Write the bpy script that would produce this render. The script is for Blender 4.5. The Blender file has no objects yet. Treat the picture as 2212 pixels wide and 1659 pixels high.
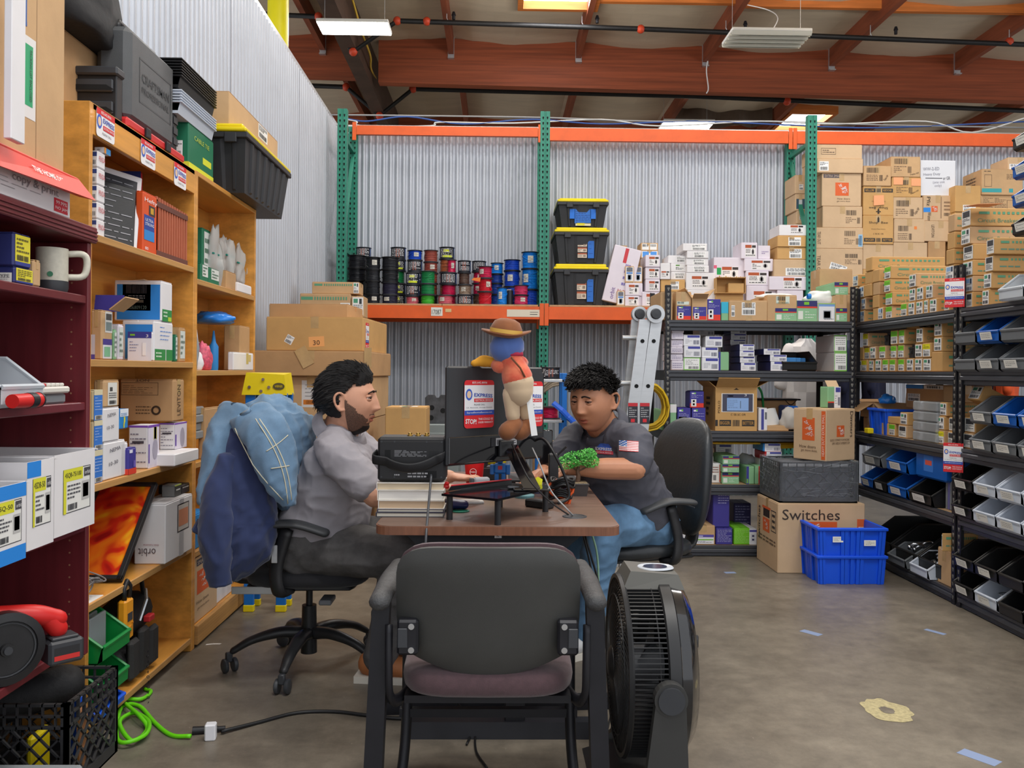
import bpy,bmesh,math,random
from mathutils import Vector,Matrix,noise
V=Vector
S=bpy.context.scene
COL=S.collection
rnd=random.Random(11)
PI=math.pi
# ---------------------------------------------------------------- camera
FPX,CXP,HZP,EYE=1850.0,1106.0,803.0,1.25 # focal length in px, image centre x, horizon row, eye height
YAW,ROLL=0.0173,0.0082
_r0=V((math.cos(YAW),-math.sin(YAW),0));_u0=V((0,0,1));_f=V((math.sin(YAW),math.cos(YAW),0))
CR=_r0*math.cos(ROLL)+_u0*math.sin(ROLL)
CU=_u0*math.cos(ROLL)-_r0*math.sin(ROLL)
cam=bpy.data.cameras.new('camera');camo=bpy.data.objects.new('camera',cam);COL.objects.link(camo)
cam.sensor_width=36.0;cam.lens=36.0*FPX/2212.0;cam.shift_y=-(829.5-HZP)/2212.0
cam.clip_end=200;cam.clip_start=0.05
m3=Matrix((CR,CU,-_f)).transposed()
camo.matrix_world=Matrix.Translation((0,0,EYE))@m3.to_4x4()
S.camera=camo
def ray(px,py):
 return CR*((px-CXP)/FPX)+CU*(-(py-HZP)/FPX)+_f
def aY(px,py,Y):
 d=ray(px,py);return V((0,0,EYE))+d*(Y/d.y)
def aX(px,py,X):
 d=ray(px,py);return V((0,0,EYE))+d*(X/d.x)
def aZ(px,py,Z=0.0):
 d=ray(px,py);return V((0,0,EYE))+d*((Z-EYE)/d.z)
# ---------------------------------------------------------------- world, lights, exposure
w=bpy.data.worlds.new('warehouse_air');S.world=w;w.use_nodes=True
bg=w.node_tree.nodes['Background'];bg.inputs[0].default_value=(0.92,0.95,1.0,1);bg.inputs[1].default_value=1.0
vs=S.view_settings;vs.view_transform='Standard';vs.look='None';vs.gamma=1.0;vs.use_curve_mapping=False
vs.exposure=0.33
def area(name,loc,sx,sy,power,col=(1,0.97,0.92),rot=(0,0,0)):
 l=bpy.data.lights.new(name,'AREA');l.shape='RECTANGLE';l.size=sx;l.size_y=sy
 l.energy=power;l.color=col
 o=bpy.data.objects.new(name,l);COL.objects.link(o);o.location=loc;o.rotation_euler=rot
 return o
# the hall's other high bay lamps, out of frame, hung in the same grid as the one in view
HB=[(0.4,1.2,80),(2.6,2.2,80),(-0.1,6.0,55),(3.2,6.6,68),(-0.9,7.6,32)]
for i,(x,y,p) in enumerate(HB):
 area('high_bay_lamp_light',(x,y,5.9),1.2,0.45,p)
 area('high_bay_uplight',(x,y,6.0),1.2,0.45,p*.5,rot=(PI,0,0))  # upward fill, added to brighten the ceiling
# ---------------------------------------------------------------- materials
def lin(c):
 out=[]
 for v in c:
  v/=255.0
  out.append(v/12.92 if v<=0.04045 else((v+0.055)/1.055)**2.4)
 return tuple(out)
_M={}
def M(name,rgb,rough=0.5,metal=0.0,var=0.0,scale=6.0,bump=0.0,bscale=40.0,trans=0.0,alpha=1.0,emit=0.0,stretch=None,coat=0.0,rgb2=None,ior=1.45,sheen=0.0):
 if name in _M:return _M[name]
 m=bpy.data.materials.new(name);m.use_nodes=True;_M[name]=m
 nt=m.node_tree;b=nt.nodes['Principled BSDF'];c=lin(rgb)
 b.inputs['Base Color'].default_value=c+(1,);b.inputs['Roughness'].default_value=rough
 b.inputs['Metallic'].default_value=metal;b.inputs['IOR'].default_value=ior
 b.inputs['Transmission Weight'].default_value=trans;b.inputs['Alpha'].default_value=alpha
 b.inputs['Coat Weight'].default_value=coat
 if sheen:b.inputs['Sheen Weight'].default_value=sheen
 if emit:
  b.inputs['Emission Color'].default_value=c+(1,);b.inputs['Emission Strength'].default_value=emit
 m.diffuse_color=c+(1,)
 def coords(sc):
  tc=nt.nodes.new('ShaderNodeTexCoord');out=tc.outputs['Object']
  if stretch:
   mp=nt.nodes.new('ShaderNodeMapping');mp.inputs['Scale'].default_value=stretch
   nt.links.new(out,mp.inputs[0]);out=mp.outputs[0]
  n=nt.nodes.new('ShaderNodeTexNoise');n.inputs['Scale'].default_value=sc;n.inputs['Detail'].default_value=4
  n.inputs['Roughness'].default_value=0.62
  nt.links.new(out,n.inputs['Vector']);return n
 if var or rgb2:
  n=coords(scale);rp=nt.nodes.new('ShaderNodeValToRGB')
  c2=lin(rgb2) if rgb2 else tuple(min(1,x*(1+var)) for x in c)
  c1=c if rgb2 else tuple(x*(1-var) for x in c)
  rp.color_ramp.elements[0].position=0.32;rp.color_ramp.elements[1].position=0.68
  rp.color_ramp.elements[0].color=c1+(1,);rp.color_ramp.elements[1].color=c2+(1,)
  nt.links.new(n.outputs['Fac'],rp.inputs[0]);nt.links.new(rp.outputs[0],b.inputs['Base Color'])
 if bump:
  n=coords(bscale);bp=nt.nodes.new('ShaderNodeBump');bp.inputs['Strength'].default_value=bump;bp.inputs['Distance'].default_value=0.01
  nt.links.new(n.outputs['Fac'],bp.inputs['Height']);nt.links.new(bp.outputs[0],b.inputs['Normal'])
 return m
def INK(rgb):
 return M('ink_%02x%02x%02x'%tuple(rgb),rgb,0.55)
def hx(s):
 return tuple(int(s[i:i+2],16) for i in(0,2,4))
def ink(s):return INK(hx(s))
CARD=M('cardboard',(196,160,118),0.8,var=0.10,scale=3.0,bump=0.08,bscale=25)
CARD2=M('cardboard_pale',(203,173,138),0.8,var=0.08,scale=3.0,bump=0.08,bscale=25)
CARD3=M('cardboard_golden',(199,156,98),0.75,var=0.10,scale=3.0,bump=0.08,bscale=25)
CARD4=M('cardboard_brown',(184,145,102),0.8,var=0.12,scale=3.0,bump=0.08,bscale=25)
CARDIN=M('cardboard_inside',(150,112,74),0.9,var=0.08)
WHITE=M('white_carton',(226,224,226),0.55,var=0.04,scale=4)
LILAC=M('lilac_white_carton',(222,214,224),0.55,var=0.04,scale=4)
TAPE=M('clear_packing_tape',(190,158,112),0.18,var=0.10,scale=14)
TAPEB=M('brown_tape',(166,124,76),0.3,var=0.05)
PAPER=M('paper',(236,236,234),0.7)
BLUETAPE=M('blue_masking_tape',(28,120,205),0.6,var=0.08,scale=20)
BLACKP=M('black_plastic',(36,36,38),0.42,var=0.15,scale=12,bump=0.05,bscale=220)
BLACKM=M('black_steel',(33,33,38),0.45,0.2,var=0.15,scale=10)
DGREY=M('dark_grey_plastic',(58,60,64),0.45,var=0.08)
GREYP=M('grey_plastic',(104,106,110),0.45,var=0.06)
GREENST=M('green_rack_steel',(42,128,106),0.42,0.0,var=0.12,scale=7)
ORANGEST=M('orange_rack_steel',(222,92,32),0.4,0.0,var=0.10,scale=5)
YELLOWP=M('yellow_plastic',(232,208,20),0.42,var=0.05)
CHROME=M('bright_metal',(200,202,205),0.25,0.95)
GALV=M('galvanised_steel',(206,210,214),0.36,0.75,var=0.05,scale=30)
ALU=M('brushed_aluminium',(196,198,200),0.38,0.7,var=0.05,scale=8,stretch=(1,1,6))
CLEARP=M('clear_plastic',(236,240,244),0.12,trans=0.75,ior=1.15)
CLEARG=M('smoky_clear_plastic',(190,196,200),0.2,trans=0.55,ior=1.15)
BLUEP=M('blue_plastic',(18,84,168),0.35,var=0.06)
HOLE=M('dark_hole',(14,16,18),0.8)
# ---------------------------------------------------------------- mesh builder
class MB:
 def __init__(s):s.v=[];s.f=[];s.m=[]
 def add(s,vs,fs,m=0):
  k=len(s.v);s.v+=[tuple(p) for p in vs];s.f+=[[i+k for i in f] for f in fs];s.m+=[m]*len(fs);return s
 def box(s,x0,x1,y0,y1,z0,z1,m=0,c=0.0):
  if x0>x1:x0,x1=x1,x0
  if y0>y1:y0,y1=y1,y0
  if z0>z1:z0,z1=z1,z0
  c=min(c,(x1-x0)*.45,(y1-y0)*.45,(z1-z0)*.45)
  if c<=0:
   vs=[(x,y,z) for z in(z0,z1) for y in(y0,y1) for x in(x0,x1)]
   return s.add(vs,[(0,2,3,1),(4,5,7,6),(0,1,5,4),(2,6,7,3),(0,4,6,2),(1,3,7,5)],m)
  vs=[];X=(x0,x1);Y=(y0,y1);Z=(z0,z1);id={}
  for i in(0,1):
   for j in(0,1):
    for k in(0,1):
     sx,sy,sz=(1,-1)[i],(1,-1)[j],(1,-1)[k]
     for a in range(3):
      p=[X[i],Y[j],Z[k]];q=[sx,sy,sz]
      for b in range(3):
       if b!=a:p[b]+=q[b]*c
      id[i,j,k,a]=len(vs);vs.append(p)
  fs=[]
  for a in range(3):
   b,d=(a+1)%3,(a+2)%3
   for e in(0,1):
    def key(vb,vd,ax=a):
     t=[0,0,0];t[a]=e;t[b]=vb;t[d]=vd;return id[t[0],t[1],t[2],ax]
    q=[key(0,0),key(1,0),key(1,1),key(0,1)]
    fs.append(q if e else q[::-1])
   # edges along axis a between faces b and d
   for vb in(0,1):
    for vd in(0,1):
     def k2(e,ax):
      t=[0,0,0];t[a]=e;t[b]=vb;t[d]=vd;return id[t[0],t[1],t[2],ax]
     q=[k2(0,b),k2(1,b),k2(1,d),k2(0,d)]
     fs.append(q if(vb==vd) is False else q[::-1])
  for i in(0,1):
   for j in(0,1):
    for k in(0,1):
     q=[id[i,j,k,a] for a in range(3)]
     fs.append(q if(i+j+k)%2 else q[::-1])
  return s.add(vs,fs,m)
 def quad(s,a,b,c,d,m=0):return s.add([a,b,c,d],[(0,1,2,3)],m)
 def hexa(s,lo,hi,m=0):
  """lo, hi: four points each, counter-clockwise from above"""
  return s.add(list(lo)+list(hi),[(3,2,1,0),(4,5,6,7)]+[(i,(i+1)%4,(i+1)%4+4,i+4) for i in range(4)],m)
 def cyl(s,p0,p1,r0,r1=None,n=14,m=0,caps=True):
  r1=r0 if r1 is None else r1
  p0,p1=V(p0),V(p1);d=(p1-p0).normalized();a=d.orthogonal().normalized();b=d.cross(a)
  vs=[]
  for p,r in((p0,r0),(p1,r1)):
   for i in range(n):
    t=2*PI*i/n;vs.append(p+(a*math.cos(t)+b*math.sin(t))*r)
  fs=[(i,(i+1)%n,n+(i+1)%n,n+i) for i in range(n)]
  if caps:fs+=[tuple(range(n-1,-1,-1)),tuple(range(n,2*n))]
  return s.add(vs,fs,m)
 def tube(s,pts,r,n=8,m=0,caps=True,flat=None):
  pts=[V(p) for p in pts];R=r if isinstance(r,list) else[r]*len(pts)
  vs=[];prev=None
  for i,p in enumerate(pts):
   t=(pts[min(i+1,len(pts)-1)]-pts[max(i-1,0)]).normalized()
   if prev is None:
    a=t.orthogonal().normalized() if flat is None else(V(flat)-t*V(flat).dot(t)).normalized()
   else:
    a=prev-t*prev.dot(t);a=a.normalized() if a.length>1e-6 else t.orthogonal().normalized()
   prev=a;b=t.cross(a);q=R[i];ra,rb=q if isinstance(q,(list,tuple)) else(q,q)
   for j in range(n):
    th=2*PI*j/n;vs.append(p+a*math.cos(th)*ra+b*math.sin(th)*rb)
  fs=[]
  for i in range(len(pts)-1):
   for j in range(n):
    k=(j+1)%n;fs.append((i*n+j,i*n+k,(i+1)*n+k,(i+1)*n+j))
  if caps:fs+=[tuple(range(n-1,-1,-1)),tuple(range((len(pts)-1)*n,len(pts)*n))]
  return s.add(vs,fs,m)
 def limb(s,pts,radii,n=16,m=0,flat=None,steps=6):
  """smooth tapered tube with rounded ends"""
  P,R=spline(pts,steps),[]
  k=len(pts);rr=[(q if isinstance(q,(list,tuple)) else(q,q)) for q in radii]
  for i in range(len(P)):
   t=i/steps;a=min(int(t),k-2);u=t-a;u=u*u*(3-2*u)
   R.append((rr[a][0]*(1-u)+rr[a+1][0]*u,rr[a][1]*(1-u)+rr[a+1][1]*u))
  d0=(P[0]-P[1]).normalized();d1=(P[-1]-P[-2]).normalized()
  A=[(P[0]+d0*min(R[0])*c,(R[0][0]*sn,R[0][1]*sn)) for c,sn in((1,.05),(.85,.53),(.5,.86))]
  B=[(P[-1]+d1*min(R[-1])*c,(R[-1][0]*sn,R[-1][1]*sn)) for c,sn in((.5,.86),(.85,.53),(1,.05))]
  return s.tube([a[0] for a in A]+P+[b[0] for b in B],[a[1] for a in A]+R+[b[1] for b in B],n,m,True,flat)
 def lathe(s,prof,n=24,m=0,ax=2,c=(0,0,0),arc=2*PI):
  """prof: (radius, height) pairs"""
  vs=[];full=arc>6.28;cnt=n if full else n+1
  for r,h in prof:
   for j in range(cnt):
    t=arc*j/n;p=[r*math.cos(t),r*math.sin(t),h]
    if ax==0:p=[p[2],p[0],p[1]]
    if ax==1:p=[p[1],p[2],p[0]]
    vs.append((p[0]+c[0],p[1]+c[1],p[2]+c[2]))
  fs=[]
  for i in range(len(prof)-1):
   for j in range(n):
    k=(j+1)%cnt;fs.append((i*cnt+j,i*cnt+k,(i+1)*cnt+k,(i+1)*cnt+j))
  return s.add(vs,fs,m)
 def ball(s,c,r,n=16,k=10,m=0,mat=None):
  r=r if isinstance(r,(list,tuple)) else(r,r,r);vs=[];fs=[]
  for i in range(k+1):
   ph=PI*i/k
   for j in range(n):
    t=2*PI*j/n
    p=V((r[0]*math.sin(ph)*math.cos(t),r[1]*math.sin(ph)*math.sin(t),-r[2]*math.cos(ph)))
    if mat is not None:p=mat@p
    vs.append(p+V(c))
  for i in range(k):
   for j in range(n):
    q=(j+1)%n;fs.append((i*n+j,i*n+q,(i+1)*n+q,(i+1)*n+j))
  return s.add(vs,fs,m)
 def prism(s,poly,d,m=0,ax=1):
  """poly in the two other axes, extruded over d=(a,b) along ax"""
  n=len(poly);vs=[]
  for t in d:
   for p in poly:
    q=list(p);q.insert(ax,t);vs.append(q)
  return s.add(vs,[tuple(range(n)),tuple(range(2*n-1,n-1,-1))]+[(i,n+i,n+(i+1)%n,(i+1)%n) for i in range(n)],m)
 def xf(s,mat,start=0):
  s.v=s.v[:start]+[tuple(mat@V(p)) for p in s.v[start:]];return s
 def build(s,name,mats,parent=None,loc=None,rz=0.0,smooth=False,mat=None,fix=False):
  me=bpy.data.meshes.new(name);me.from_pydata(s.v,[],s.f)
  for q in(mats if isinstance(mats,(list,tuple)) else[mats]):me.materials.append(q)
  if any(s.m):me.polygons.foreach_set('material_index',s.m)
  if fix:
   b=bmesh.new();b.from_mesh(me);bmesh.ops.recalc_face_normals(b,faces=b.faces);b.to_mesh(me);b.free()
  if smooth:me.polygons.foreach_set('use_smooth',[True]*len(s.f))
  if smooth=='auto':me.set_sharp_from_angle(angle=0.7)
  me.update()
  return link(name,me,parent,loc,rz,mat)
def link(name,data,parent=None,loc=None,rz=0.0,mat=None):
 o=bpy.data.objects.new(name,data);COL.objects.link(o)
 if parent is not None:o.parent=parent
 if mat is not None:o.matrix_local=mat
 else:
  if loc is not None:o.location=loc
  if rz:o.rotation_euler=(0,0,rz)
 return o
def spline(pts,steps=6):
 P=[V(p) for p in pts];out=[]
 for i in range(len(P)-1):
  a=P[i-1] if i else P[0]*2-P[1];b,c=P[i],P[i+1];d=P[i+2] if i+2<len(P) else P[-1]*2-P[-2]
  for k in range(steps):
   t=k/steps
   out.append(0.5*(2*b+(c-a)*t+(2*a-5*b+4*c-d)*t*t+(3*b-a-3*c+d)*t**3))
 out.append(P[-1]);return out
def tag(o,label,cat,group=None,kind=None):
 for q in('the ','a ','the ','of ','with ','the ','up ','and ','the '):
  if len(label.replace(',','').replace('-','').split())<=16:break
  i=label.find(' '+q);label=label if i<0 else label[:i+1]+label[i+1+len(q):]
 o['label']=label;o['category']=cat
 if group:o['group']=group
 if kind:o['kind']=kind
 return o
def struct(o):o['kind']='structure';return o
def empty(name,loc=(0,0,0),rz=0):
 return link(name,None,None,loc,rz)
def children(o):return[c for c in bpy.data.objects if c.parent is o]
def copy_tree(o,loc=None,rz=None,mat=None,parent=None,kids=None):
 c=o.copy();COL.objects.link(c)
 if parent is not None:c.parent=parent
 if loc is not None:c.location=loc
 if rz is not None:c.rotation_euler=(0,0,rz)
 if mat is not None:c.matrix_world=mat
 for ch in(kids[o] if kids and o in kids else o.children):copy_tree(ch,parent=c)
 return c
NTH=['lowest','second','third','fourth','fifth','sixth','seventh','eighth','ninth','tenth','eleventh','twelfth','thirteenth','fourteenth','fifteenth']
NT1=['first']+NTH[1:]
# ---------------------------------------------------------------- lettering and printed labels
_fit=[]
def txt(parent,s,mat,width,height,m,bold=0.0,name='lettering'):
 cu=bpy.data.curves.new('lettering','FONT');cu.body=s;cu.align_x='CENTER';cu.align_y='CENTER'
 cu.size=1.0;cu.offset=bold;cu.resolution_u=2;cu.materials.append(m)
 o=link(name,cu,parent,mat=mat);_fit.append((o,width,height));return o
def fit_all():
 bpy.context.view_layer.update()
 dg=bpy.context.evaluated_depsgraph_get()
 for o,w_,h_ in _fit:
  cu=o.data;me=bpy.data.meshes.new_from_object(o.evaluated_get(dg));me.name='lettering'
  me.materials.clear();me.materials.append(cu.materials[0])
  n=len(me.vertices);nm=o.name
  if n:
   xs=[v.co.x for v in me.vertices];ys=[v.co.y for v in me.vertices]
   dx,dy=max(xs)-min(xs),max(ys)-min(ys);cx,cy=(max(xs)+min(xs))/2,(max(ys)+min(ys))/2
   sx=w_/dx if w_ else None;sy=h_/dy if h_ else None
   sx=sx or sy;sy=sy or sx
   me.transform(Matrix.Diagonal((sx,sy,1,1))@Matrix.Translation((-cx,-cy,0)))
  p,ml=o.parent,o.matrix_local.copy()
  bpy.data.objects.remove(o);q=bpy.data.objects.new(nm,me);COL.objects.link(q);q.parent=p;q.matrix_local=ml
def face(dims,f):
 w_,d,h=dims
 return{'F':(V((-w_/2,-d/2,0)),V((1,0,0)),V((0,0,1)),w_,h),
   'B':(V((w_/2,d/2,0)),V((-1,0,0)),V((0,0,1)),w_,h),
   'L':(V((-w_/2,d/2,0)),V((0,-1,0)),V((0,0,1)),d,h),
   'R':(V((w_/2,-d/2,0)),V((0,1,0)),V((0,0,1)),d,h),
   'T':(V((-w_/2,-d/2,h)),V((1,0,0)),V((0,1,0)),w_,d)}[f]
def fmat(dims,f,u,v,off=0.0,rot=0.0):
 o,a,b,fw,fh=face(dims,f);n=a.cross(b)
 p=o+a*(u*fw)+b*(v*fh)+n*off
 m=Matrix((a,b,n)).transposed().to_4x4();m.translation=p
 return m@Matrix.Rotation(rot,4,'Z')
def lines(x0,y0,x1,y1,n,c,seed=0,fill=0.45):
 r=random.Random(seed);out=[];st=(y1-y0)/n
 for i in range(n):
  y=y1-(i+0.5)*st;x=x0
  while x<x1-0.02:
   l=min(x1-x,(x1-x0)*r.uniform(0.08,0.24))
   out.append((x,y-st*fill/2,x+l,y+st*fill/2,c));x+=l+(x1-x0)*0.045
   if r.random()<0.10:break
 return out
def bars(x0,y0,x1,y1,n,c,seed=0):
 r=random.Random(seed+5);out=[];st=(x1-x0)/n
 return[(x0+i*st,y0,x0+(i+r.uniform(0.3,0.75))*st,y1,c) for i in range(n)]
def decal(parent,dims,f,u0,v0,u1,v1,rects,name='printed_label',rot=0.0,thick=0.0006):
 """flat print: rects are (x0,y0,x1,y1,hex) in 0..1 of the label"""
 o,a,b,fw,fh=face(dims,f)
 w_,h=(u1-u0)*fw,(v1-v0)*fh
 mat=fmat(dims,f,(u0+u1)/2,(v0+v1)/2,0,rot)
 mb=MB();mats=[];idx={}
 for k,(x0,y0,x1,y1,c) in enumerate(rects):
  if c not in idx:idx[c]=len(mats);mats.append(ink(c) if isinstance(c,str) else c)
  z=thick+min(k,3)*0.0004
  mb.quad(((x0-.5)*w_,(y0-.5)*h,z),((x1-.5)*w_,(y0-.5)*h,z),((x1-.5)*w_,(y1-.5)*h,z),((x0-.5)*w_,(y1-.5)*h,z),idx[c])
 return mb.build(name,mats,parent,mat=mat)
K='2a2a30'
def st_ship(s=0):return[(0,0,1,1,'eeeeec')]+lines(.06,.55,.94,.95,4,'55555a',s)+bars(.1,.08,.9,.42,16,K,s)
def st_end(c1,s=0): # breaker carton end labels
 L=[(0,0,1,1,'ececea')]
 if c1=='w':L+=[(.08,.68,.48,.92,'4f9a78'),(.62,.62,.86,.92,'3a4044')]+lines(.08,.40,.92,.6,2,'707478',s)+bars(.1,.06,.9,.3,8,K,s)
 elif c1=='b':L+=[(.1,.6,.6,.92,'8fb4dd'),(.66,.55,.9,.92,'47566e')]+lines(.1,.36,.9,.55,2,'7a8088',s)+bars(.1,.06,.9,.3,7,'3c4a66',s)
 elif c1=='k':L=[(0,0,1,1,'e0e0dc'),(.1,.55,.9,.95,'3c3c40')]+lines(.1,.1,.9,.5,4,'55555a',s)
 else:L+=[(0,.58,1,1,{'g':'7ad02c','y':'e6dc20'}[c1])]+lines(.1,.64,.9,.94,3,'4c6a2a',s,.3)+lines(.08,.3,.92,.54,3,'6a6e72',s)+bars(.12,.06,.88,.26,7,K,s)
 return L
def st_orange(s=0):return[(0,0,1,1,'e9e6e4'),(0,.74,.6,1,'b0532c'),(.64,.76,1,.97,'3a3030')]+lines(.05,.3,.5,.68,3,'60585a',s)+[(.62,.28,.84,.56,'8a8688'),(.68,.2,.78,.66,'6c686a')]+lines(.05,.05,.95,.2,1,'3a3a3a',s)
def st_bar(s=0):return bars(0.02,.62,.75,1,13,'3a2e26',s)+lines(0,0,.7,.5,4,'6a5442',s,.3)+bars(.78,0,1,.45,5,'4a3a2e',s)
def st_lev(s=0,pic=True): # purple and red device carton
 L=[(0,0,1,1,'3f3a94'),(0,0,1,.27,'e23a2a'),(.12,.84,.42,.92,'e8e8f4'),(.30,.86,.42,.94,'6fc032')]+lines(.1,.6,.9,.78,3,'b9b8e0',s,.3)
 if pic:L+=[(.08,.06,.46,.52,'e9e6e4'),(.2,.34,.34,.46,'39386a'),(.2,.14,.34,.26,'d8503a')]
 return L
def st_levg(s=0):return[(0,0,1,1,'8ebf94'),(0,.72,1,1,'34346e'),(0,.64,1,.72,'d8402c'),(.35,.80,.6,.94,'7cc236')]+lines(.4,.12,.92,.52,3,'d8e8d8',s,.3)+[(.06,.1,.3,.5,'dfe6dc')]
def st_levw(s=0):return[(0,0,1,1,'e8e8ec'),(.22,.74,.96,.96,'45489c')]+lines(.1,.16,.5,.62,4,'9a9aa6',s,.3)+bars(.58,.12,.94,.5,9,'33365c',s)
def st_grn(s=0):return[(0,0,1,1,'6fbf3a'),(.04,.06,.96,.94,'f0f0ee')]+lines(.12,.4,.88,.85,4,'6a6e6a',s,.25)+bars(.3,.1,.9,.3,12,K,s)
def st_hand(s=0):return[(0,0,1,1,'eeeee6')]+lines(.12,.2,.88,.85,3,'4a4a52',s,.18)
ORANGE_HD='d8602a'
def hd_logo(parent,dims,f,u0,v0,u1,v1):
 o,a,b,fw,fh=face(dims,f);w_,h=(u1-u0)*fw,(v1-v0)*fh
 decal(parent,dims,f,u0,v0,u1,v1,[(0,0,1,1,ORANGE_HD)],'orange_logo_square')
 for t,du,dv,ww in(('THE',-.16,.25,.3),('HOME',.0,.0,.66),('DEPOT',.1,-.25,.66)):
  m=fmat(dims,f,(u0+u1)/2+du*(u1-u0),(v0+v1)/2+dv*(v1-v0),.0016)@Matrix(((.86,-.25,0,0),(.5,.97,0,0),(0,0,1,0),(0,0,0,1)))
  txt(parent,t,m,ww*w_,.22*h,PAPER,.012)
def express(parent,mat,w_,h,full=True,name='service_sticker'):
 """printed service sticker, w_ x h, lying in the xy plane of mat"""
 def rr(x0,y0,x1,y1,z,m,mb,r=0.0):
  pts=[(x0,y0),(x1,y0),(x1,y1),(x0,y1)] if r<=0 else[(cx+r*math.cos(t),cy+r*math.sin(t)) for cx,cy,a0 in((x1-r,y0+r,-90),(x1-r,y1-r,0),(x0+r,y1-r,90),(x0+r,y0+r,180)) for t in[math.radians(a0+q) for q in(0,30,60,90)]]
  mb.add([(x,y,z) for x,y in pts],[tuple(range(len(pts)))],m)
 mats=[ink('ecebec'),ink('d82a30'),ink('2f4fb0'),ink('e8c8a8'),ink('3c62c4')]
 mb=MB();X,Y=w_/2,h/2;r=w_*.09
 mb.prism([(cx+r*math.cos(t),cy+r*math.sin(t)) for cx,cy,a0 in((X-r,-Y+r,-90),(X-r,Y-r,0),(-X+r,Y-r,90),(-X+r,-Y+r,180)) for t in[math.radians(a0+q) for q in(0,30,60,90)]],(0.0009,0),1 if full else 0,2)
 z=.0013
 yt=Y-.105*h
 if full:
  rr(-X*.995,-Y*.46,X*.995,yt,z,0,mb);rr(-X*.995,-Y*.46,X*.995,-Y*.26,z+.0004,2,mb)
  rr(-.5*w_*.36,.04*h,X*.92,.115*h,z+.0004,1,mb)
  k=0.0
 else:
  rr(-X,Y-.22*h,X,Y,z,1,mb);rr(-X*.3,-.2*h,X*.92,-.03*h,z+.0004,1,mb);k=-.0
 # round emblem in the sticker's colours
 ey,er=(.2*h,.09*w_) if full else(.04*h,.11*w_)
 for rad,mi,dz in((1.25,4,.0004),(.8,3,.0007)):
  pts=[(-X*.70+er*rad*math.cos(t),ey+er*rad*1.3*math.sin(t),z+dz) for t in[2*PI*i/14 for i in range(14)]]
  mb.add(pts,[tuple(range(14))],mi)
 o=mb.build(name,mats,parent,mat=mat)
 def t(s,x,y,ww,hh,m,bold=.0):
  mm=Matrix.Translation((x,y,z+.0012));mm[0][1]=0.12 if bold>.01 else 0
  txt(o,s,mm,ww,hh,m,bold)
 red,blu,dk=mats[1],mats[2],ink('44444a')
 if full:
  t('855.642.8006',0,Y-.052*h,w_*.5,.042*h,PAPER)
  t('EXPRESS',X*.25,.18*h,w_*.62,.075*h,blu,.02)
  t('ELECTRICAL SERVICES',X*.28,.078*h,w_*.56,.042*h,PAPER)
  t('PLEASE CALL',0,-.0*h-.012*h,w_*.36,.032*h,dk)
  t('LA  Riverside  Orange County',0,-.075*h,w_*.86,.028*h,dk)
  t('ExpressElectricalServices.com',0,-.18*h,w_*.84,.045*h,PAPER)
  t('STOP!',-X*.57,-.36*h,w_*.36,.1*h,PAPER,.02)
  t('THIS COULD BE',X*.42,-.315*h,w_*.5,.045*h,PAPER)
  t('UNDER WARRANTY',X*.42,-.385*h,w_*.5,.04*h,PAPER)
 else:
  t('855.642.8006',0,Y-.11*h,w_*.55,.10*h,PAPER)
  t('EXPRESS',X*.3,.12*h,w_*.62,.17*h,blu,.02)
  t('ELECTRICAL SERVICES',X*.3,-.115*h,w_*.56,.08*h,PAPER)
  t('PLEASE CALL',X*.1,-.33*h,w_*.5,.08*h,dk)
 return o
# ---------------------------------------------------------------- cartons
def carton(name,label,cat,x0,x1,y0,y1,z0,z1,m=None,group=None,rz=0.0,seam=True,tape=True,tint=None,jit=0.0):
 """closed carton: body with rounded creases, top flaps meeting at a seam, tape over the seam"""
 m=m or CARD
 w_,d,h=abs(x1-x0),abs(y1-y0),z1-z0
 mb=MB();t=0.003
 if seam and h>.03:
  mb.box(-w_/2,w_/2,-d/2,d/2,0,h-t,c=min(.004,h*.06))
  al=w_>=d
  g=.0015
  if al:
   mb.box(-w_/2+.002,w_/2-.002,-d/2+.002,-g,h-t,h,c=.001);mb.box(-w_/2+.002,w_/2-.002,g,d/2-.002,h-t,h,c=.001)
  else:
   mb.box(-w_/2+.002,-g,-d/2+.002,d/2-.002,h-t,h,c=.001);mb.box(g,w_/2-.002,-d/2+.002,d/2-.002,h-t,h,c=.001)
 else:
  mb.box(-w_/2,w_/2,-d/2,d/2,0,h,c=min(.004,h*.08));al=True
 o=mb.build(name,m,loc=((x0+x1)/2,(y0+y1)/2,z0),rz=rz)
 tag(o,label,cat,group);o['dims']=(w_,d,h)
 if tape and seam and h>.06 and m.name[:4]=='card' and 'board' in m.name:
  tw=min(.048,min(w_,d)*.3)/2;e=.0007;dr=min(.07,h*.35)
  tb=MB()
  if al:
   tb.box(-w_/2-e,w_/2+e,-tw,tw,h,h+e);tb.box(-w_/2-e,-w_/2,-tw,tw,h-dr,h+e);tb.box(w_/2,w_/2+e,-tw,tw,h-dr,h+e)
  else:
   tb.box(-tw,tw,-d/2-e,d/2+e,h,h+e);tb.box(-tw,tw,-d/2-e,-d/2,h-dr,h+e);tb.box(-tw,tw,d/2,d/2+e,h-dr,h+e)
  tb.build('packing_tape',TAPE,o)
 return o
def D(o,f,u0,v0,u1,v1,rects,name='printed_label',rot=0.0):return decal(o,o['dims'],f,u0,v0,u1,v1,rects,name,rot)
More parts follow.
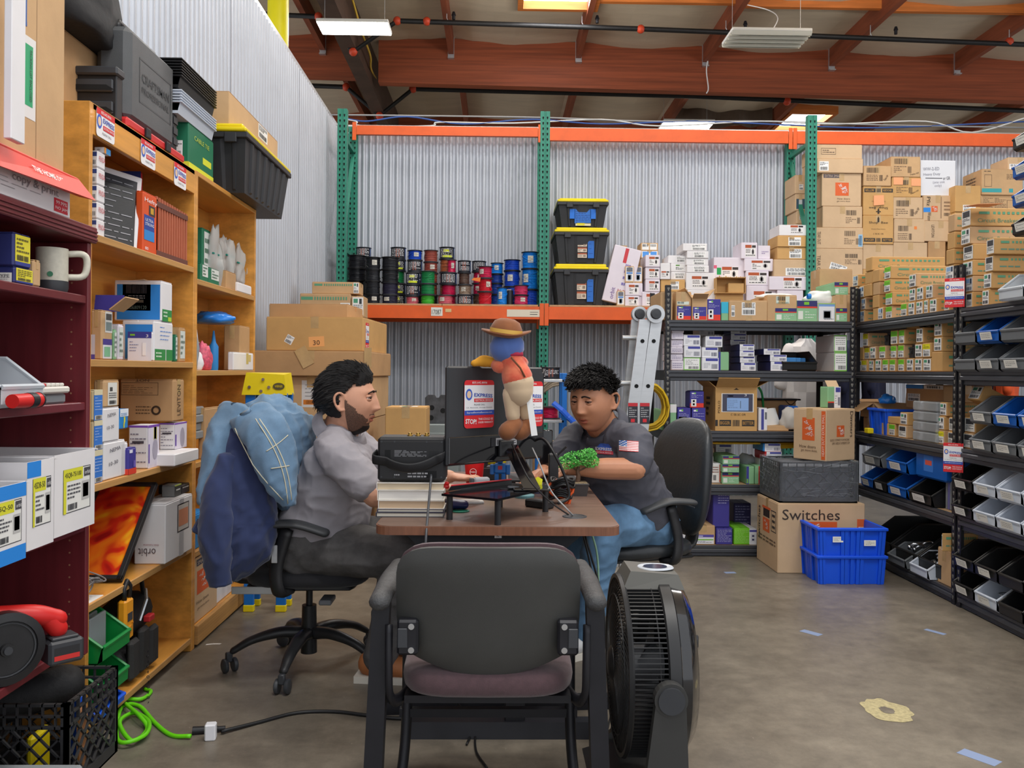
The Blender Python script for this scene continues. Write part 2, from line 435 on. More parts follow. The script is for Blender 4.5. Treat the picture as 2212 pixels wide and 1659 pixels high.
def T(o,f,u,v,wd,ht,s,c='3a3028',rot=0.0,bold=0.0,name='lettering'):
 """lettering on a carton face; wd, ht in fractions of that face (wd may be None)"""
 _,_,_,fw,fh=face(o['dims'],f)
 if abs(math.sin(rot))>.7:ww,hh=(wd*fh if wd else None),(ht*fw if ht else None)
 else:ww,hh=(wd*fw if wd else None),(ht*fh if ht else None)
 return txt(o,s,fmat(o['dims'],f,u,v,.0022,rot),ww,hh,ink(c),bold,name)
def fbox(name,label,cat,px0,px1,pyt,pyb,Y,depth,m=None,zb=None,**k):
 """carton whose front face shows at the given pixels in the plane y=Y"""
 a=aY(px0,(pyt+pyb)/2,Y);b=aY(px1,(pyt+pyb)/2,Y);cx=(px0+px1)/2
 zt=aY(cx,pyt,Y).z;z0=aY(cx,pyb,Y).z if zb is None else zb
 return carton(name,label,cat,a.x,b.x,Y,Y+depth,z0,max(zt,z0+.02),m,**k)
def sbox(name,label,cat,pa,pe,pb,pyt,pyb,X,m=None,zb=None,dmin=None,**k):
 """carton on a shelf along a side wall; pe = near front corner. left side: pa..pe is the near end, pe..pb the front; right side: pa..pe the front, pe..pb the near end"""
 e=aX(pe,pyb,X);zt=aX(pe,pyt,X).z;z0=e.z if zb is None else zb
 if X<0:far=aX(pb,pyb,X).y;xb=aY(pa,pyb,e.y).x;x0,x1=min(xb,X-.03),X
 else:far=aX(pa,pyb,X).y;xb=aY(pb,pyb,e.y).x;x0,x1=X,max(xb,X+.03)
 if dmin:x0,x1=(x0,x1) if(x1-x0)>dmin else((X-dmin,X) if X<0 else(X,X+dmin))
 return carton(name,label,cat,x0,x1,e.y,max(far,e.y+.02),z0,max(zt,z0+.02),m,**k)
def plate(name,label,cat,pts,m,thick=.002):
 pass
# ================================================================ the hall
def concrete():
 m=bpy.data.materials.new('polished_concrete');m.use_nodes=True;nt=m.node_tree;b=nt.nodes['Principled BSDF']
 tc=nt.nodes.new('ShaderNodeTexCoord')
 def nz(sc,det,rough=.6):
  n=nt.nodes.new('ShaderNodeTexNoise');n.inputs['Scale'].default_value=sc;n.inputs['Detail'].default_value=det;n.inputs['Roughness'].default_value=rough
  nt.links.new(tc.outputs['Object'],n.inputs['Vector']);return n
 a,c,s=nz(1.1,9,.74),nz(11,8,.78),nz(60,2)
 r=nt.nodes.new('ShaderNodeValToRGB');e=r.color_ramp.elements
 e[0].position=.32;e[0].color=lin((98,90,80))+(1,);e[1].position=.68;e[1].color=lin((134,125,111))+(1,)
 mx=nt.nodes.new('ShaderNodeMixRGB');mx.blend_type='OVERLAY';mx.inputs[0].default_value=.55
 nt.links.new(a.outputs['Fac'],r.inputs[0]);nt.links.new(r.outputs[0],mx.inputs[1])
 r2=nt.nodes.new('ShaderNodeValToRGB');r2.color_ramp.elements[0].position=.35;r2.color_ramp.elements[1].position=.7
 r2.color_ramp.elements[0].color=(.28,.28,.28,1);r2.color_ramp.elements[1].color=(.66,.66,.66,1)
 nt.links.new(c.outputs['Fac'],r2.inputs[0]);nt.links.new(r2.outputs[0],mx.inputs[2])
 mx2=nt.nodes.new('ShaderNodeMixRGB');mx2.inputs[2].default_value=lin((176,168,154))+(1,)
 r3=nt.nodes.new('ShaderNodeValToRGB');r3.color_ramp.elements[0].position=.72;r3.color_ramp.elements[1].position=.78;r3.color_ramp.elements[1].color=(.55,.55,.55,1)
 nt.links.new(s.outputs['Fac'],r3.inputs[0]);nt.links.new(r3.outputs[0],mx2.inputs[0]);nt.links.new(mx.outputs[0],mx2.inputs[1])
 nt.links.new(mx2.outputs[0],b.inputs['Base Color'])
 rr=nt.nodes.new('ShaderNodeMapRange');rr.inputs[3].default_value=.28;rr.inputs[4].default_value=.5
 nt.links.new(a.outputs['Fac'],rr.inputs[0]);nt.links.new(rr.outputs[0],b.inputs['Roughness'])
 return m
CONC=concrete()
struct(MB().box(-9,16,-3,30,-.15,0).build('floor',CONC))
WALLM=M('galvanised_corrugated_sheet',(186,190,198),0.42,0.35,var=0.06,scale=2.2,bump=0.03,bscale=90)
BACKM=M('wall_lining',(120,120,122),0.8)
def corrugated(length,z0,z1,pitch=.068,amp=.0135,seg=8):
 n=int(length/pitch*seg);vs=[];fs=[]
 for i in range(n+1):
  x=i*pitch/seg;t=2*PI*x/pitch
  y=amp*max(-1,min(1,1.35*math.sin(t)))
  vs+=[(x,y,z0),(x,y,z1)]
 for i in range(n):fs.append((2*i,2*i+2,2*i+3,2*i+1))
 return vs,fs
WY,WX=8.74,-1.63 # faces of the back wall and of the side wall
# back wall: one lining with its corrugated sheets lapped over each other
BW=struct(MB().box(-1.75,9.0,WY+.03,WY+.12,0,3.66).build('wall_back',BACKM))
vs,fs=corrugated(.842,0,3.66)
for i in range(13):
 mb=MB().add(vs,fs);mb.build('metal_sheet',WALLM,BW,(-1.63+i*.816,WY+(.002 if i%2 else 0),0),smooth=True)
LW=struct(MB().box(WX-.12,WX-.03,-.6,WY+.1,0,3.69).build('wall_left',BACKM))
vs,fs=corrugated(.91,0,3.69,pitch=.068)
for i in range(11):
 mb=MB().add(vs,fs);mb.build('metal_sheet',WALLM,LW,(WX+(.002 if i%2 else 0),WY-i*.884,0),rz=-PI/2,smooth=True)
# corner flashing and top caps
struct(MB().box(WX-.13,WX+.0,-.6,WY+.1,3.69,3.735).build('trim_1',GALV))
struct(MB().box(-1.75,9.0,WY-.0,WY+.13,3.66,3.675).build('trim_2',GALV))
# roof deck with sagging faced insulation; falls gently to one side
INS=M('insulation_facing',(200,184,160),0.75,var=0.10,scale=1.3,bump=0.9,bscale=2.2,stretch=(.35,1.6,1))
WOODR=M('redwood_beam',(146,72,40),0.6,var=0.30,scale=2.0,bump=0.06,bscale=20,stretch=(.25,3,9))
WOODP=M('purlin_wood',(134,70,44),0.65,var=0.25,scale=3,stretch=(6,.3,3))
WOODO=M('blocking_wood',(196,112,48),0.6,var=0.18,scale=4,stretch=(.3,4,4))
DARKW=M('dark_girder_wood',(78,58,46),0.7,var=0.2,scale=3)
def roofz(x):return 7.66-.017*x
BY=16.6
purx=[aY(p,130,BY).x for p in(705,975,1245,1520,1790,2060,2330)]
pit=(purx[5]-purx[1])/4
purx=[purx[1]+pit*k for k in range(-4,9)]
cb=MB()
for i in range(len(purx)-1):
 x0,x1=purx[i],purx[i+1];n=6;ys=[2+k*1.0 for k in range(27)]
 for j in range(len(ys)-1):
  for k in range(n):
   def P(kk,jj):
    u=kk/n;x=x0+(x1-x0)*u
    sag=-.10*math.sin(PI*u)*(1+.5*noise.noise(V((x*2,ys[jj]*.7,0))))+.03*noise.noise(V((x*.9,ys[jj]*1.7,4)))
    return(x,ys[jj],roofz(x)+sag)
   cb.quad(P(k,j),P(k,j+1),P(k+1,j+1),P(k+1,j))
ceil=struct(cb.build('ceiling',INS,smooth=True))
for i,x in enumerate(purx):
 z=roofz(x)
 MB().box(-.05,.05,2,BY-.10,-.34,.0).build('purlin',WOODP,ceil,(x,0,z))
 MB().box(-.05,.05,BY+.12,21.5,-.34,.0).build('purlin',WOODP,ceil,(x+.12,0,z))
 MB().box(-.06,.06,-.04,.0,-.42,.0).box(-.06,.06,-.1,.0,-.43,-.41).build('joist_hanger',GALV,ceil,(x,BY-.10,z))
for i in range(len(purx)-1):
 x0,x1=purx[i],purx[i+1]
 if x0>-.2:MB().box(x0+.05,x1-.05,14.2,14.29,0,.17).build('blocking_board',WOODO,ceil,(0,0,roofz((x0+x1)/2)-.20))
# the great beam: bottom and top edge read at both ends of the picture
def slopebox(name,p0,p1,hz,dy,m,parent=None):
 """long member from p0 to p1 (bottom centre line), height hz, thickness dy"""
 a,b=V(p0),V(p1);n=V((-(b-a).y,(b-a).x,0)).normalized()*dy/2;h=V((0,0,hz))
 return MB().hexa([a-n,b-n,b+n,a+n],[a-n+h,b-n+h,b+n+h,a+n+h]).build(name,m,parent)
pa,pb=aY(830,182,BY),aY(2212,222,BY)
d=(pb-pa)/(pb.x-pa.x)
struct(slopebox('trim_3',pa+d*(-.1),pa+d*16,.88,.22,WOODR))
pl=aY(788,172,BY)
struct(slopebox('trim_4',pl+d*(-8),pl+V((.0,0,0)),.84,.22,WOODR))
pf=aY(1000,292,21.6);struct(slopebox('trim_5',pf+d*(-9),pf+d*15,.62,.25,WOODR))
struct(MB().box(-11,18,22.2,22.4,0,8.2).build('wall_far',M('far_wall',(128,120,110),.8,var=.1,scale=1)))
gx=-2.58
struct(MB().box(gx-.13,gx+.13,11.5,21.4,6.72,7.12).box(gx-.07,gx+.07,11.5,21.4,7.12,7.62).build('trim_6',DARKW))
struct(MB().cyl((gx,10.0,0),(gx,10.0,3.9),.125,n=28).cyl((gx,10.0,3.9),(gx,10.0,6.9),.12,n=28).build('trim_7',M('yellow_painted_column',(236,224,12),.4,var=.04),smooth='auto'))
# ---------------- overhead services
PIPE=M('black_pipe',(28,27,27),.5,.1,var=.2,scale=9)
REDF=M('red_pipe_fitting',(196,66,34),.5,var=.1)
def pipe_run(name,label,pts,Y,r,fit):
 P=[aY(x,y,Y) for x,y in pts]
 root=MB().tube(P,r,10).build(name,PIPE,smooth='auto');tag(root,label,'pipe','sprinkler pipes')
 f=MB()
 for x,y in fit:
  c=aY(x,y,Y);root_f=MB().ball(c,r*1.75,10,6).build('pipe_fitting',REDF,root,smooth=True)
 return root
pipe_run('sprinkler_pipe','black sprinkler pipe with red couplings below the great red beam',[(560,30),(688,36),(763,112),(858,45),(1372,62),(2230,97)],14.6,.042,[(688,36),(763,112),(858,45),(922,46),(1384,63),(2180,90)])
pipe_run('sprinkler_pipe','black sprinkler pipe running behind and under the great beam, with deep dip',[(640,184),(748,188),(820,250),(892,192),(1500,208),(2230,240)],18.2,.05,[(748,188),(820,250),(892,192),(1700,219)])
for k,(x,y) in enumerate([(965,47),(1257,57),(1568,68),(1880,80),(2180,88),(980,42),(1290,50),(1610,62),(1935,74)]):
 p=aY(x,y,14.6)
 if k<5:o=MB().tube([p+V((0,0,-.05)),p+V((.035,0,0)),p+V((0,0,.06)),p+V((0,0,max(.1,roofz(p.x)-.3-p.z)))],.008,5).build('pipe_hanger',GALV,ceil)
 else:o=MB().cyl(p,p+V((0,0,.07)),.028,n=8).cyl(p+V((0,0,.07)),p+V((0,0,.13)),.04,.02,n=8).build('sprinkler_head',BLACKM,ceil)
# lamp in view: LED high bay on chains
LEDM=M('led_panel',(255,252,244),.5,emit=14)
def highbay(loc,w_,d,label,lit=True,pw=300):
 r=MB().box(-w_/2,w_/2,-d/2,d/2,.02,.07,c=.008).build('high_bay_lamp',M('lamp_housing',(214,214,208),.4),loc=loc)
 tag(r,label,'ceiling lamp')
 if lit:
  MB().box(-w_/2+.01,w_/2-.01,-d/2+.01,d/2-.01,.008,.0195).build('light_panel',LEDM,r)
 else:
  mb=MB()
  for i in range(4):
   y=-d/2+d*(i+.5)/4
   MB().prism([(y-d*.12,.02),(y-d*.05,-.03),(y-d*.03,-.03),(y-d*.09,.02)],(-w_/2,w_/2),0,0).prism([(y+d*.12,.02),(y+d*.05,-.03),(y+d*.03,-.03),(y+d*.09,.02)],(-w_/2,w_/2),0,0).build('reflector',M('lamp_reflector',(222,220,206),.3),r)
   MB().cyl((-w_/2+.02,y,.0),(w_/2-.02,y,.0),.013,n=10).build('fluorescent_tube',M('unlit_tube',(232,228,214),.4),r,smooth='auto')
 for x in(-w_/2+.08,w_/2-.08):
  MB().tube([(x,0,.07),(x,0,1.6)],.004,4).build('hanging_chain',GALV,r)
 return r
p=aY(766,64,12.5)
highbay((p.x,12.5,p.z),1.03,.46,'bright lit LED high bay lamp hanging by chains beside yellow column')
area('high_bay_lamp_light',(p.x,12.5,p.z-.03),1.0,.42,60);area('high_bay_uplight',(p.x+3,12.0,p.z+.1),1.0,.42,90,rot=(PI,0,0));area('high_bay_uplight',(p.x+8,11.0,p.z+.1),1.0,.42,90,rot=(PI,0,0))  # the two upward lights are fill added for the roof, without fixtures
p=aY(1655,86,13.2)
highbay((p.x,13.2,p.z),1.22,.62,'unlit four tube fluorescent lamp hanging below the sprinkler pipe',False)
MB().tube(spline([aY(1612,10,13.9),aY(1660,22,13.9),aY(1680,40,13.5),aY(1662,76,13.2)]),.008,5).build('lamp_cable',PAPER,ceil)
p=aY(1480,276,19.5)
highbay((p.x,19.5,p.z),1.15,.9,'lit LED lamp far off, showing just over the back wall');area('high_bay_lamp_light',(p.x,19.5,p.z-.04),1.1,.5,60)
# skylights: curb of boards, daylight diffuser
SKYM=M('skylight_diffuser',(246,250,255),.5,emit=7)
def skylight(x0,x1,y0,y1,n):
 z=roofz((x0+x1)/2)-.16;t=.09
 r=struct(MB().box(x0,x1,y0,y1,z+.02,z+.04).build('window_%d'%n,SKYM))
 MB().box(x0-t,x0,y0-t,y1+t,z-.12,z+.22).box(x1,x1+t,y0-t,y1+t,z-.12,z+.22).box(x0,x1,y0-t,y0,z-.12,z+.22).box(x0,x1,y1,y1+t,z-.12,z+.22).build('skylight_curb',WOODO,r)
a=aY(1690,236,20.4);b=aY(1775,236,20.4);skylight(a.x,b.x,19.7,21.1,1)
a=aY(1130,3,14.45);b=aY(1280,3,14.45);skylight(a.x,b.x,12.3,14.42,2)
area('skylight_daylight',((a.x+b.x)/2,13.3,roofz(.9)-.3),1.1,1.8,120,(.95,.98,1))
# hung dust curtain beyond the beam
mb=MB();n=24
A,B,Cc,Dd=aY(1452,222,20.2),aY(1668,224,20.2),aY(1664,268,20.2),aY(1448,262,20.2)
for i in range(n):
 for j in range(4):
  def Q(i,j):
   u,v=i/n,j/4;q=(A*(1-u)+B*u)*(1-v)+(Dd*(1-u)+Cc*u)*v
   return q+V((0,.12*math.sin(u*17)*(.3+v),-.1*math.sin(u*PI)*v))
  mb.quad(Q(i,j),Q(i+1,j),Q(i+1,j+1),Q(i,j+1))
tag(mb.build('dust_curtain',M('brown_canvas',(92,76,62),.85,var=.1),smooth=True),'dark brown canvas dust curtain hung under the roof beyond the beam','curtain')
# conduit and data cables along the head of the back wall
p0,p1=aY(745,273,WY-.04),aY(2230,291,WY-.04)
tag(MB().cyl(p0,p1,.017,n=10).build('conduit',GALV,smooth='auto'),'straight galvanised conduit along the top of the back wall','conduit')
for k,(nm,pts,c) in enumerate([('blue',[(730,252),(790,262),(880,252),(1000,268),(1150,258),(1300,268),(1500,262),(1700,270),(1900,276),(2230,262)],(52,84,150)),
                               ('white',[(735,256),(770,262),(782,272),(930,272),(950,264),(1110,266),(1300,258),(1420,272),(1640,262),(1800,268),(2000,262),(2100,286),(2230,250)],(214,214,210)),
                               ('grey',[(715,248),(900,250),(1170,254),(1400,262),(1660,262),(1900,270),(2230,276)],(150,150,150))]):
 P=spline([aY(x,y,WY+.5) for x,y in pts],5)
 tag(MB().tube(P,.009,5).build('data_cable',M('cable_'+nm,c,.5),smooth=True),nm+' data cable slung loosely over the back wall','cable','data cables over the wall')
p=aY(1530,130,BY-.14)
tag(MB().tube(spline([aY(1532,118,BY-.2),aY(1526,150,BY-.2),aY(1530,190,BY-.2),aY(1526,202,BY-.2)]),.012,5).build('loose_cable',PAPER),'thin white cable hanging down the great beam','cable')
tag(MB().tube(spline([aY(762,0,14),aY(782,70,14.5),aY(800,120,15.5),aY(802,150,16.2),aY(822,190,18),aY(850,262,20.5)]),.02,5).build('yellow_cable',M('cable_yellow',(206,168,60),.5)),'yellow cable running along the dark girder under the roof','cable')
# ================================================================ pallet rack against the back wall
RF,RR=8.04,8.63 # front and rear planes of the uprights
rack=empty('pallet_rack',(aY(1176,803,RF).x,RF,0));tag(rack,'green and orange steel pallet rack along the corrugated back wall','rack')
ro=V(rack.location)
def keyholes(zmax,w_,off=0.0):
 mb=MB();z=.08
 while z<zmax-.04:
  for sx in(-1,1):
   cx=sx*w_*.23;pts=[]
   for t in range(8):a=2*PI*t/8;pts.append((cx+.0085*math.cos(a),-.0006,z+.006+.0085*math.sin(a)))
   mb.add(pts,[tuple(range(8))]);mb.quad((cx-.0045,-.0006,z-.012),(cx+.0045,-.0006,z-.012),(cx+.0055,-.0006,z+.004),(cx-.0055,-.0006,z+.004))
  z+=.0508
 return mb
def upright(x,y,h,name='upright_post'):
 w_=.088
 mb=MB() # channel: face with a shallow centre groove, two returns
 mb.prism([(-w_/2,0),(-w_*.1,0),(-w_*.06,.008),(w_*.06,.008),(w_*.1,0),(w_/2,0),(w_/2,.07),(w_/2-.003,.07),(w_/2-.003,.006),(-w_/2+.003,.006),(-w_/2+.003,.07),(-w_/2,.07)],(0,h),0,2)
 o=mb.build(name,GREENST,rack,V((x,y,0))-ro)
 k=keyholes(h,w_).build('keyhole_slots',HOLE,o);k['kind']='stuff'
 MB().box(-.06,.06,-.03,.08,0,.008).build('foot_plate',GREENST,o)
 return o
UX=[aY(738,420,RF).x,aY(1176,520,RF).x,aY(1754,450,RF).x]
UX.append(UX[2]+(UX[2]-UX[1]))
for i,x in enumerate(UX):
 upright(x,RF,3.70);upright(x,RR,3.70)
 zs=[.3,1.35,2.4,3.45]
 for j,z in enumerate(zs):
  MB().box(-.018,.018,.07,RR-RF,-.018,.018).build('brace',GREENST,rack,V((x,RF,z))-ro)
  if j:MB().hexa([(-.018,.07,zs[j-1]-z+.05),(.018,.07,zs[j-1]-z+.05),(.018,.07,zs[j-1]-z+.1),(-.018,.07,zs[j-1]-z+.1)][::1],[(-.018,RR-RF,-.10),(.018,RR-RF,-.10),(.018,RR-RF,-.05),(-.018,RR-RF,-.05)]).build('brace',GREENST,rack,V((x,RF,z))-ro,fix=True)
def beam(x0,x1,y,zt,h,name='rack_beam',front=True):
 sx=-1 if front else 1
 mb=MB().prism([(0,zt-h),(.045,zt-h),(.045,zt-.012),(.028,zt-.012),(.028,zt),(0,zt)],(x0+.044,x1-.044),0,0)
 o=mb.build(name,ORANGEST,rack,V((0,y-.045-.002,0))-ro,fix=True)
 for x in(x0+.022,x1-.022):
  MB().box(x-.02,x+.02,-.006,.0,zt-h-.06,zt+.03,c=.003).build('end_plate',ORANGEST,o,(0,0.0,0))
 return o
DZ=1.862
for i in range(3):
 b=beam(UX[i],UX[i+1],RF,DZ-.002,.118)
 beam(UX[i],UX[i+1],RR+.03,DZ-.002,.118)
 beam(UX[i],UX[i+1],RR,3.70 if i else 3.70,.09 if i==0 else .125)
PB=M('particle_board',(178,146,108),.85,var=.12,scale=25)
for i in range(3):
 n=2 if i<2 else 1
 for k in range(n):
  a=UX[i]+.05+(UX[i+1]-UX[i]-.1)*k/n;b=UX[i]+.05+(UX[i+1]-UX[i]-.1)*(k+1)/n-.006
  MB().box(a,b,RF-.03,RR+.06,DZ,DZ+.017,c=.001).build('deck_board',PB,rack,V((0,0,0))-ro)
DT=DZ+.017
def rackdecal(px0,px1,y0,y1,rects,name):
 a,b=aY(px0,y1,RF-.0535),aY(px1,y0,RF-.0535)
 dims=(b.x-a.x,.001,b.z-a.z)
 decal(rack,dims,'F',0,0,1,1,rects,name).matrix_local=Matrix.Translation(V(((a.x+b.x)/2,RF-.0475-.001,(a.z+b.z)/2))-ro)@Matrix.Rotation(PI/2,4,'X')
rackdecal(931,956,664,682,[(0,0,1,1,'dcdcd4')],'location_label')
p=aY(943,674,RF-.05);txt(rack,'17087',Matrix.Translation(V((p.x,RF-.0505,p.z))-ro)@Matrix.Rotation(PI/2,4,'X'),.085,.045,ink('3a3a3a'))
rackdecal(1095,1166,669,684,[(0,0,1,1,'d8cfbc'),(.7,.62,.95,.68,'3a3a3a'),(.7,.3,.93,.38,'3a3a3a')],'faded_label')
rackdecal(962,975,667,674,[(0,0,1,1,'d6b47c')],'tape_scrap')
# ---------------- spools of wire
FL=M('spool_flange',(52,54,60),.35,var=.12);FLD=M('spool_flange_dark',(30,30,33),.4)
WC={'bk':('black',(36,37,42)),'bl':('royal blue',(30,76,190)),'lb':('light blue',(22,128,216)),'db':('dark blue',(24,58,140)),'gr':('green',(28,132,74)),'lg':('bright green',(66,172,52)),
      'cr':('crimson',(196,30,78)),'rd':('red',(196,26,44)),'pk':('dusty pink',(200,96,112)),'rb':('reddish brown',(150,74,62)),'br':('brown',(96,74,64)),'be':('grey-beige',(158,138,120)),'or':('copper orange',(176,100,64)),'bv':('black and violet',(44,42,62)),'la':('labelled',(34,36,44)),'ly':('labelled black and yellow',(34,34,30)),'mg':('magenta',(200,54,100)),'sg':('silver grey',(140,140,146))}
def spool(x,y,z,r,h,kind,label,group='wire spools on the orange shelf',sx=0):
 rr=random.Random(int(x*1000+z*777))
 t=min(.006,h*.06);ri=r*rr.uniform(.84,.9)
 dark=kind in('bl','lb','db','bk','mg')
 fm=FLD if dark else FL
 o=MB().lathe([(.012,0),(r-.002,0),(r,.002),(r,t),(r*.98,t),(.03,t)],26).lathe([(.03,h-t),(r*.98,h-t),(r,h-t),(r,h-.002),(r-.002,h),(.02,h),(.02,h-.01)],26).lathe([(.03,t),(.03,h-t)],12).build('wire_spool',fm,loc=(x,y,z),rz=rr.uniform(0,6),smooth='auto')
 tag(o,label,'wire spool',group)
 nm,c=WC[kind];prof=[];n=max(6,int((h-2*t)/.0075))
 wr=r*(.80 if kind in('cr','rd','gr','be','br','lg') else .88)
 for i in range(n):
  z0=t+(h-2*t)*i/n;dz=(h-2*t)/n;k=wr*rr.uniform(.955,1.0)
  prof+=[(k*.965,z0+.001),(k,z0+dz*.35),(k,z0+dz*.65),(k*.965,z0+dz-.001)]
 mb=MB().lathe(prof,22)
 for q in range(3):
  a0=rr.uniform(0,6);da=rr.uniform(.8,2.2);za,zb=t+(h-2*t)*rr.uniform(.1,.9),t+(h-2*t)*rr.uniform(.1,.9)
  mb.tube([(wr*1.015*math.cos(a0+da*k/8),wr*1.015*math.sin(a0+da*k/8),za+(zb-za)*k/8) for k in range(9)],.0026,4)
 wm=M('wire_'+nm.replace(' ','_').replace('-','_'),c,.32 if kind not in('la','ly') else .45,var=.12,scale=18)
 mb.build('wire',wm,o,smooth='auto')
 def wrap(a0,a1,z0,z1,cells,nm='spool_label'):
  L=MB();mats=[];ix={}
  for k,(u0,v0,u1,v1,cc) in enumerate(cells):
   if cc not in ix:ix[cc]=len(mats);mats.append(ink(cc))
   R=wr*1.03+.0004*min(k,3);m_=max(1,int((u1-u0)*10))
   for i in range(m_):
    A,B=[a0+(a1-a0)*(u0+(u1-u0)*q/m_) for q in(i,i+1)]
    za,zb=z0+(z1-z0)*v0,z0+(z1-z0)*v1
    L.quad((R*math.cos(A),R*math.sin(A),za),(R*math.cos(B),R*math.sin(B),za),(R*math.cos(B),R*math.sin(B),zb),(R*math.cos(A),R*math.sin(A),zb),ix[cc])
  q=L.build(nm,mats,o);q.rotation_euler=(0,0,-o.rotation_euler.z)
 if kind in('la','ly'):
  sd=int(x*100)
  wrap(-PI*.98,-.02,t,h-t,[(0,0,1,1,'22242c'),(0,0,.12,1,'3a5690'),(.88,0,1,1,'3a5690')]+lines(.2,.12,.8,.92,6,'c8c8cc',sd,.5)+([(.3,.3,.72,.52,'2a2c22'),(.3,.1,.75,.28,'ccd82a'),(.36,.56,.6,.8,'d8e020')] if kind=='ly' else[(.42,.12,.58,.9,'8a4a3a' if sd%2 else '2c2e36')]))
 elif rr.random()<.45:
  a0=-PI/2+rr.uniform(-.6,.6);wrap(a0-.35,a0+.35,h*.35,h*.75,[(0,0,1,1,'c9c6bc')]+lines(.1,.15,.9,.85,3,'6a665e',3,.3))
 return o
# columns: (x0, x1 of the stack in the 640-1200 x 480 crop, row depth, kinds from the deck upward with the height where each one tops out)
SPOOLS=[
 (582,614,8.20,705,[('bv',612),('bk',500)]),(432,606,8.34,705,[('bk',600),('bk',492),('bk',388),('bk',275)]),
 (505,640,8.55,705,[('bk',600),('bk',500),('bk',400),('bk',300),('la',208)]),
 (588,724,8.16,705,[('bk',612),('bk',498),('bk',400),('bk',292)]),(722,882,8.18,705,[('bv',616),('bv',510),('bk',398),('bk',290)]),
 (800,938,8.56,705,[('ly',615),('ly',520),('gr',412),('ly',318),('la',208)]),
 (932,1056,8.17,705,[('pk',630),('la',530),('ly',425)]),(945,1078,8.42,705,[('bk',620),('bk',520),('la',424),('la',320),('bl',233)]),
 (1048,1200,8.16,705,[('lg',616),('gr',522),('gr',410)]),(1080,1214,8.44,705,[('bk',620),('rb',520),('rb',430),('rb',336),('rb',232)]),
 (1202,1344,8.14,705,[('pk',618)]),(1226,1374,8.32,705,[('cr',622),('cr',528),('la',424)]),(1216,1352,8.56,705,[('be',620),('or',520),('or',424),('or',312),('ly',206)]),
 (1280,1372,8.44,705,[('cr',620),('cr',520),('mg',430),('cr',316)]),
 (1372,1512,8.18,705,[('la',618),('be',530)]),(1374,1492,8.42,705,[('br',615),('br',530),('br',428),('la',322)]),
 (1495,1622,8.52,705,[('br',615),('cr',520),('cr',420),('la',326)]),
 (1540,1686,8.13,712,[('rd',590),('rd',474),('cr',370)]),
 (1655,1770,8.50,712,[('db',615),('db',520),('db',440),('lb',342)]),(1708,1806,8.16,712,[('lb',553)]),
 (1768,1914,8.44,712,[('db',640),('bl',548),('bl',410),('bl',314)]),(1800,1852,8.20,712,[('sg',578)]),
 (1850,1988,8.13,712,[('mg',620),('mg',534)]),(1918,2068,8.36,712,[('bl',572),('lb',394),('lb',246)]),
]
for ci,(c0,c1,Y,cb_,lst) in enumerate(SPOOLS):
 p0,p1=640+c0/3.95,640+c1/3.95
 Yc=Y;a,b=aY(p0,600,Yc),aY(p1,600,Yc);r=min((b.x-a.x)/2,.095);x=(a.x+b.x)/2;z=DT+.001
 for k,(kind,top) in enumerate(lst):
  zt=aY((p0+p1)/2,480+top/3.95,Yc-r).z
  h=max(.05,zt-z-.0008)
  rk=r if kind in('la','ly','bk','lb','bl') else r*.96
  lab='%s wire spool, %s up in the %s stack from the green corner post'%(WC[kind][0],NTH[k] if k else 'lowest',NT1[min(ci,14)] if ci<15 else['sixteenth','seventeenth','eighteenth','nineteenth','twentieth','twenty-first','twenty-second','twenty-third','twenty-fourth','twenty-fifth'][ci-15])
  lab=lab.replace('lowest up','lowest')
  spool(x,Yc,z,rk,h,kind,lab);z+=h+.0008
pt=aY(1030,604,8.0);tag(MB().prism([(-.05,-.004),(.03,-.02),(.035,.02),(-.03,.016)],(0,.012),0,1).build('orange_paper_tag',M('orange_paper',(226,118,40),.6),loc=pt),'orange paper tag poking out of the red wire spools','tag')
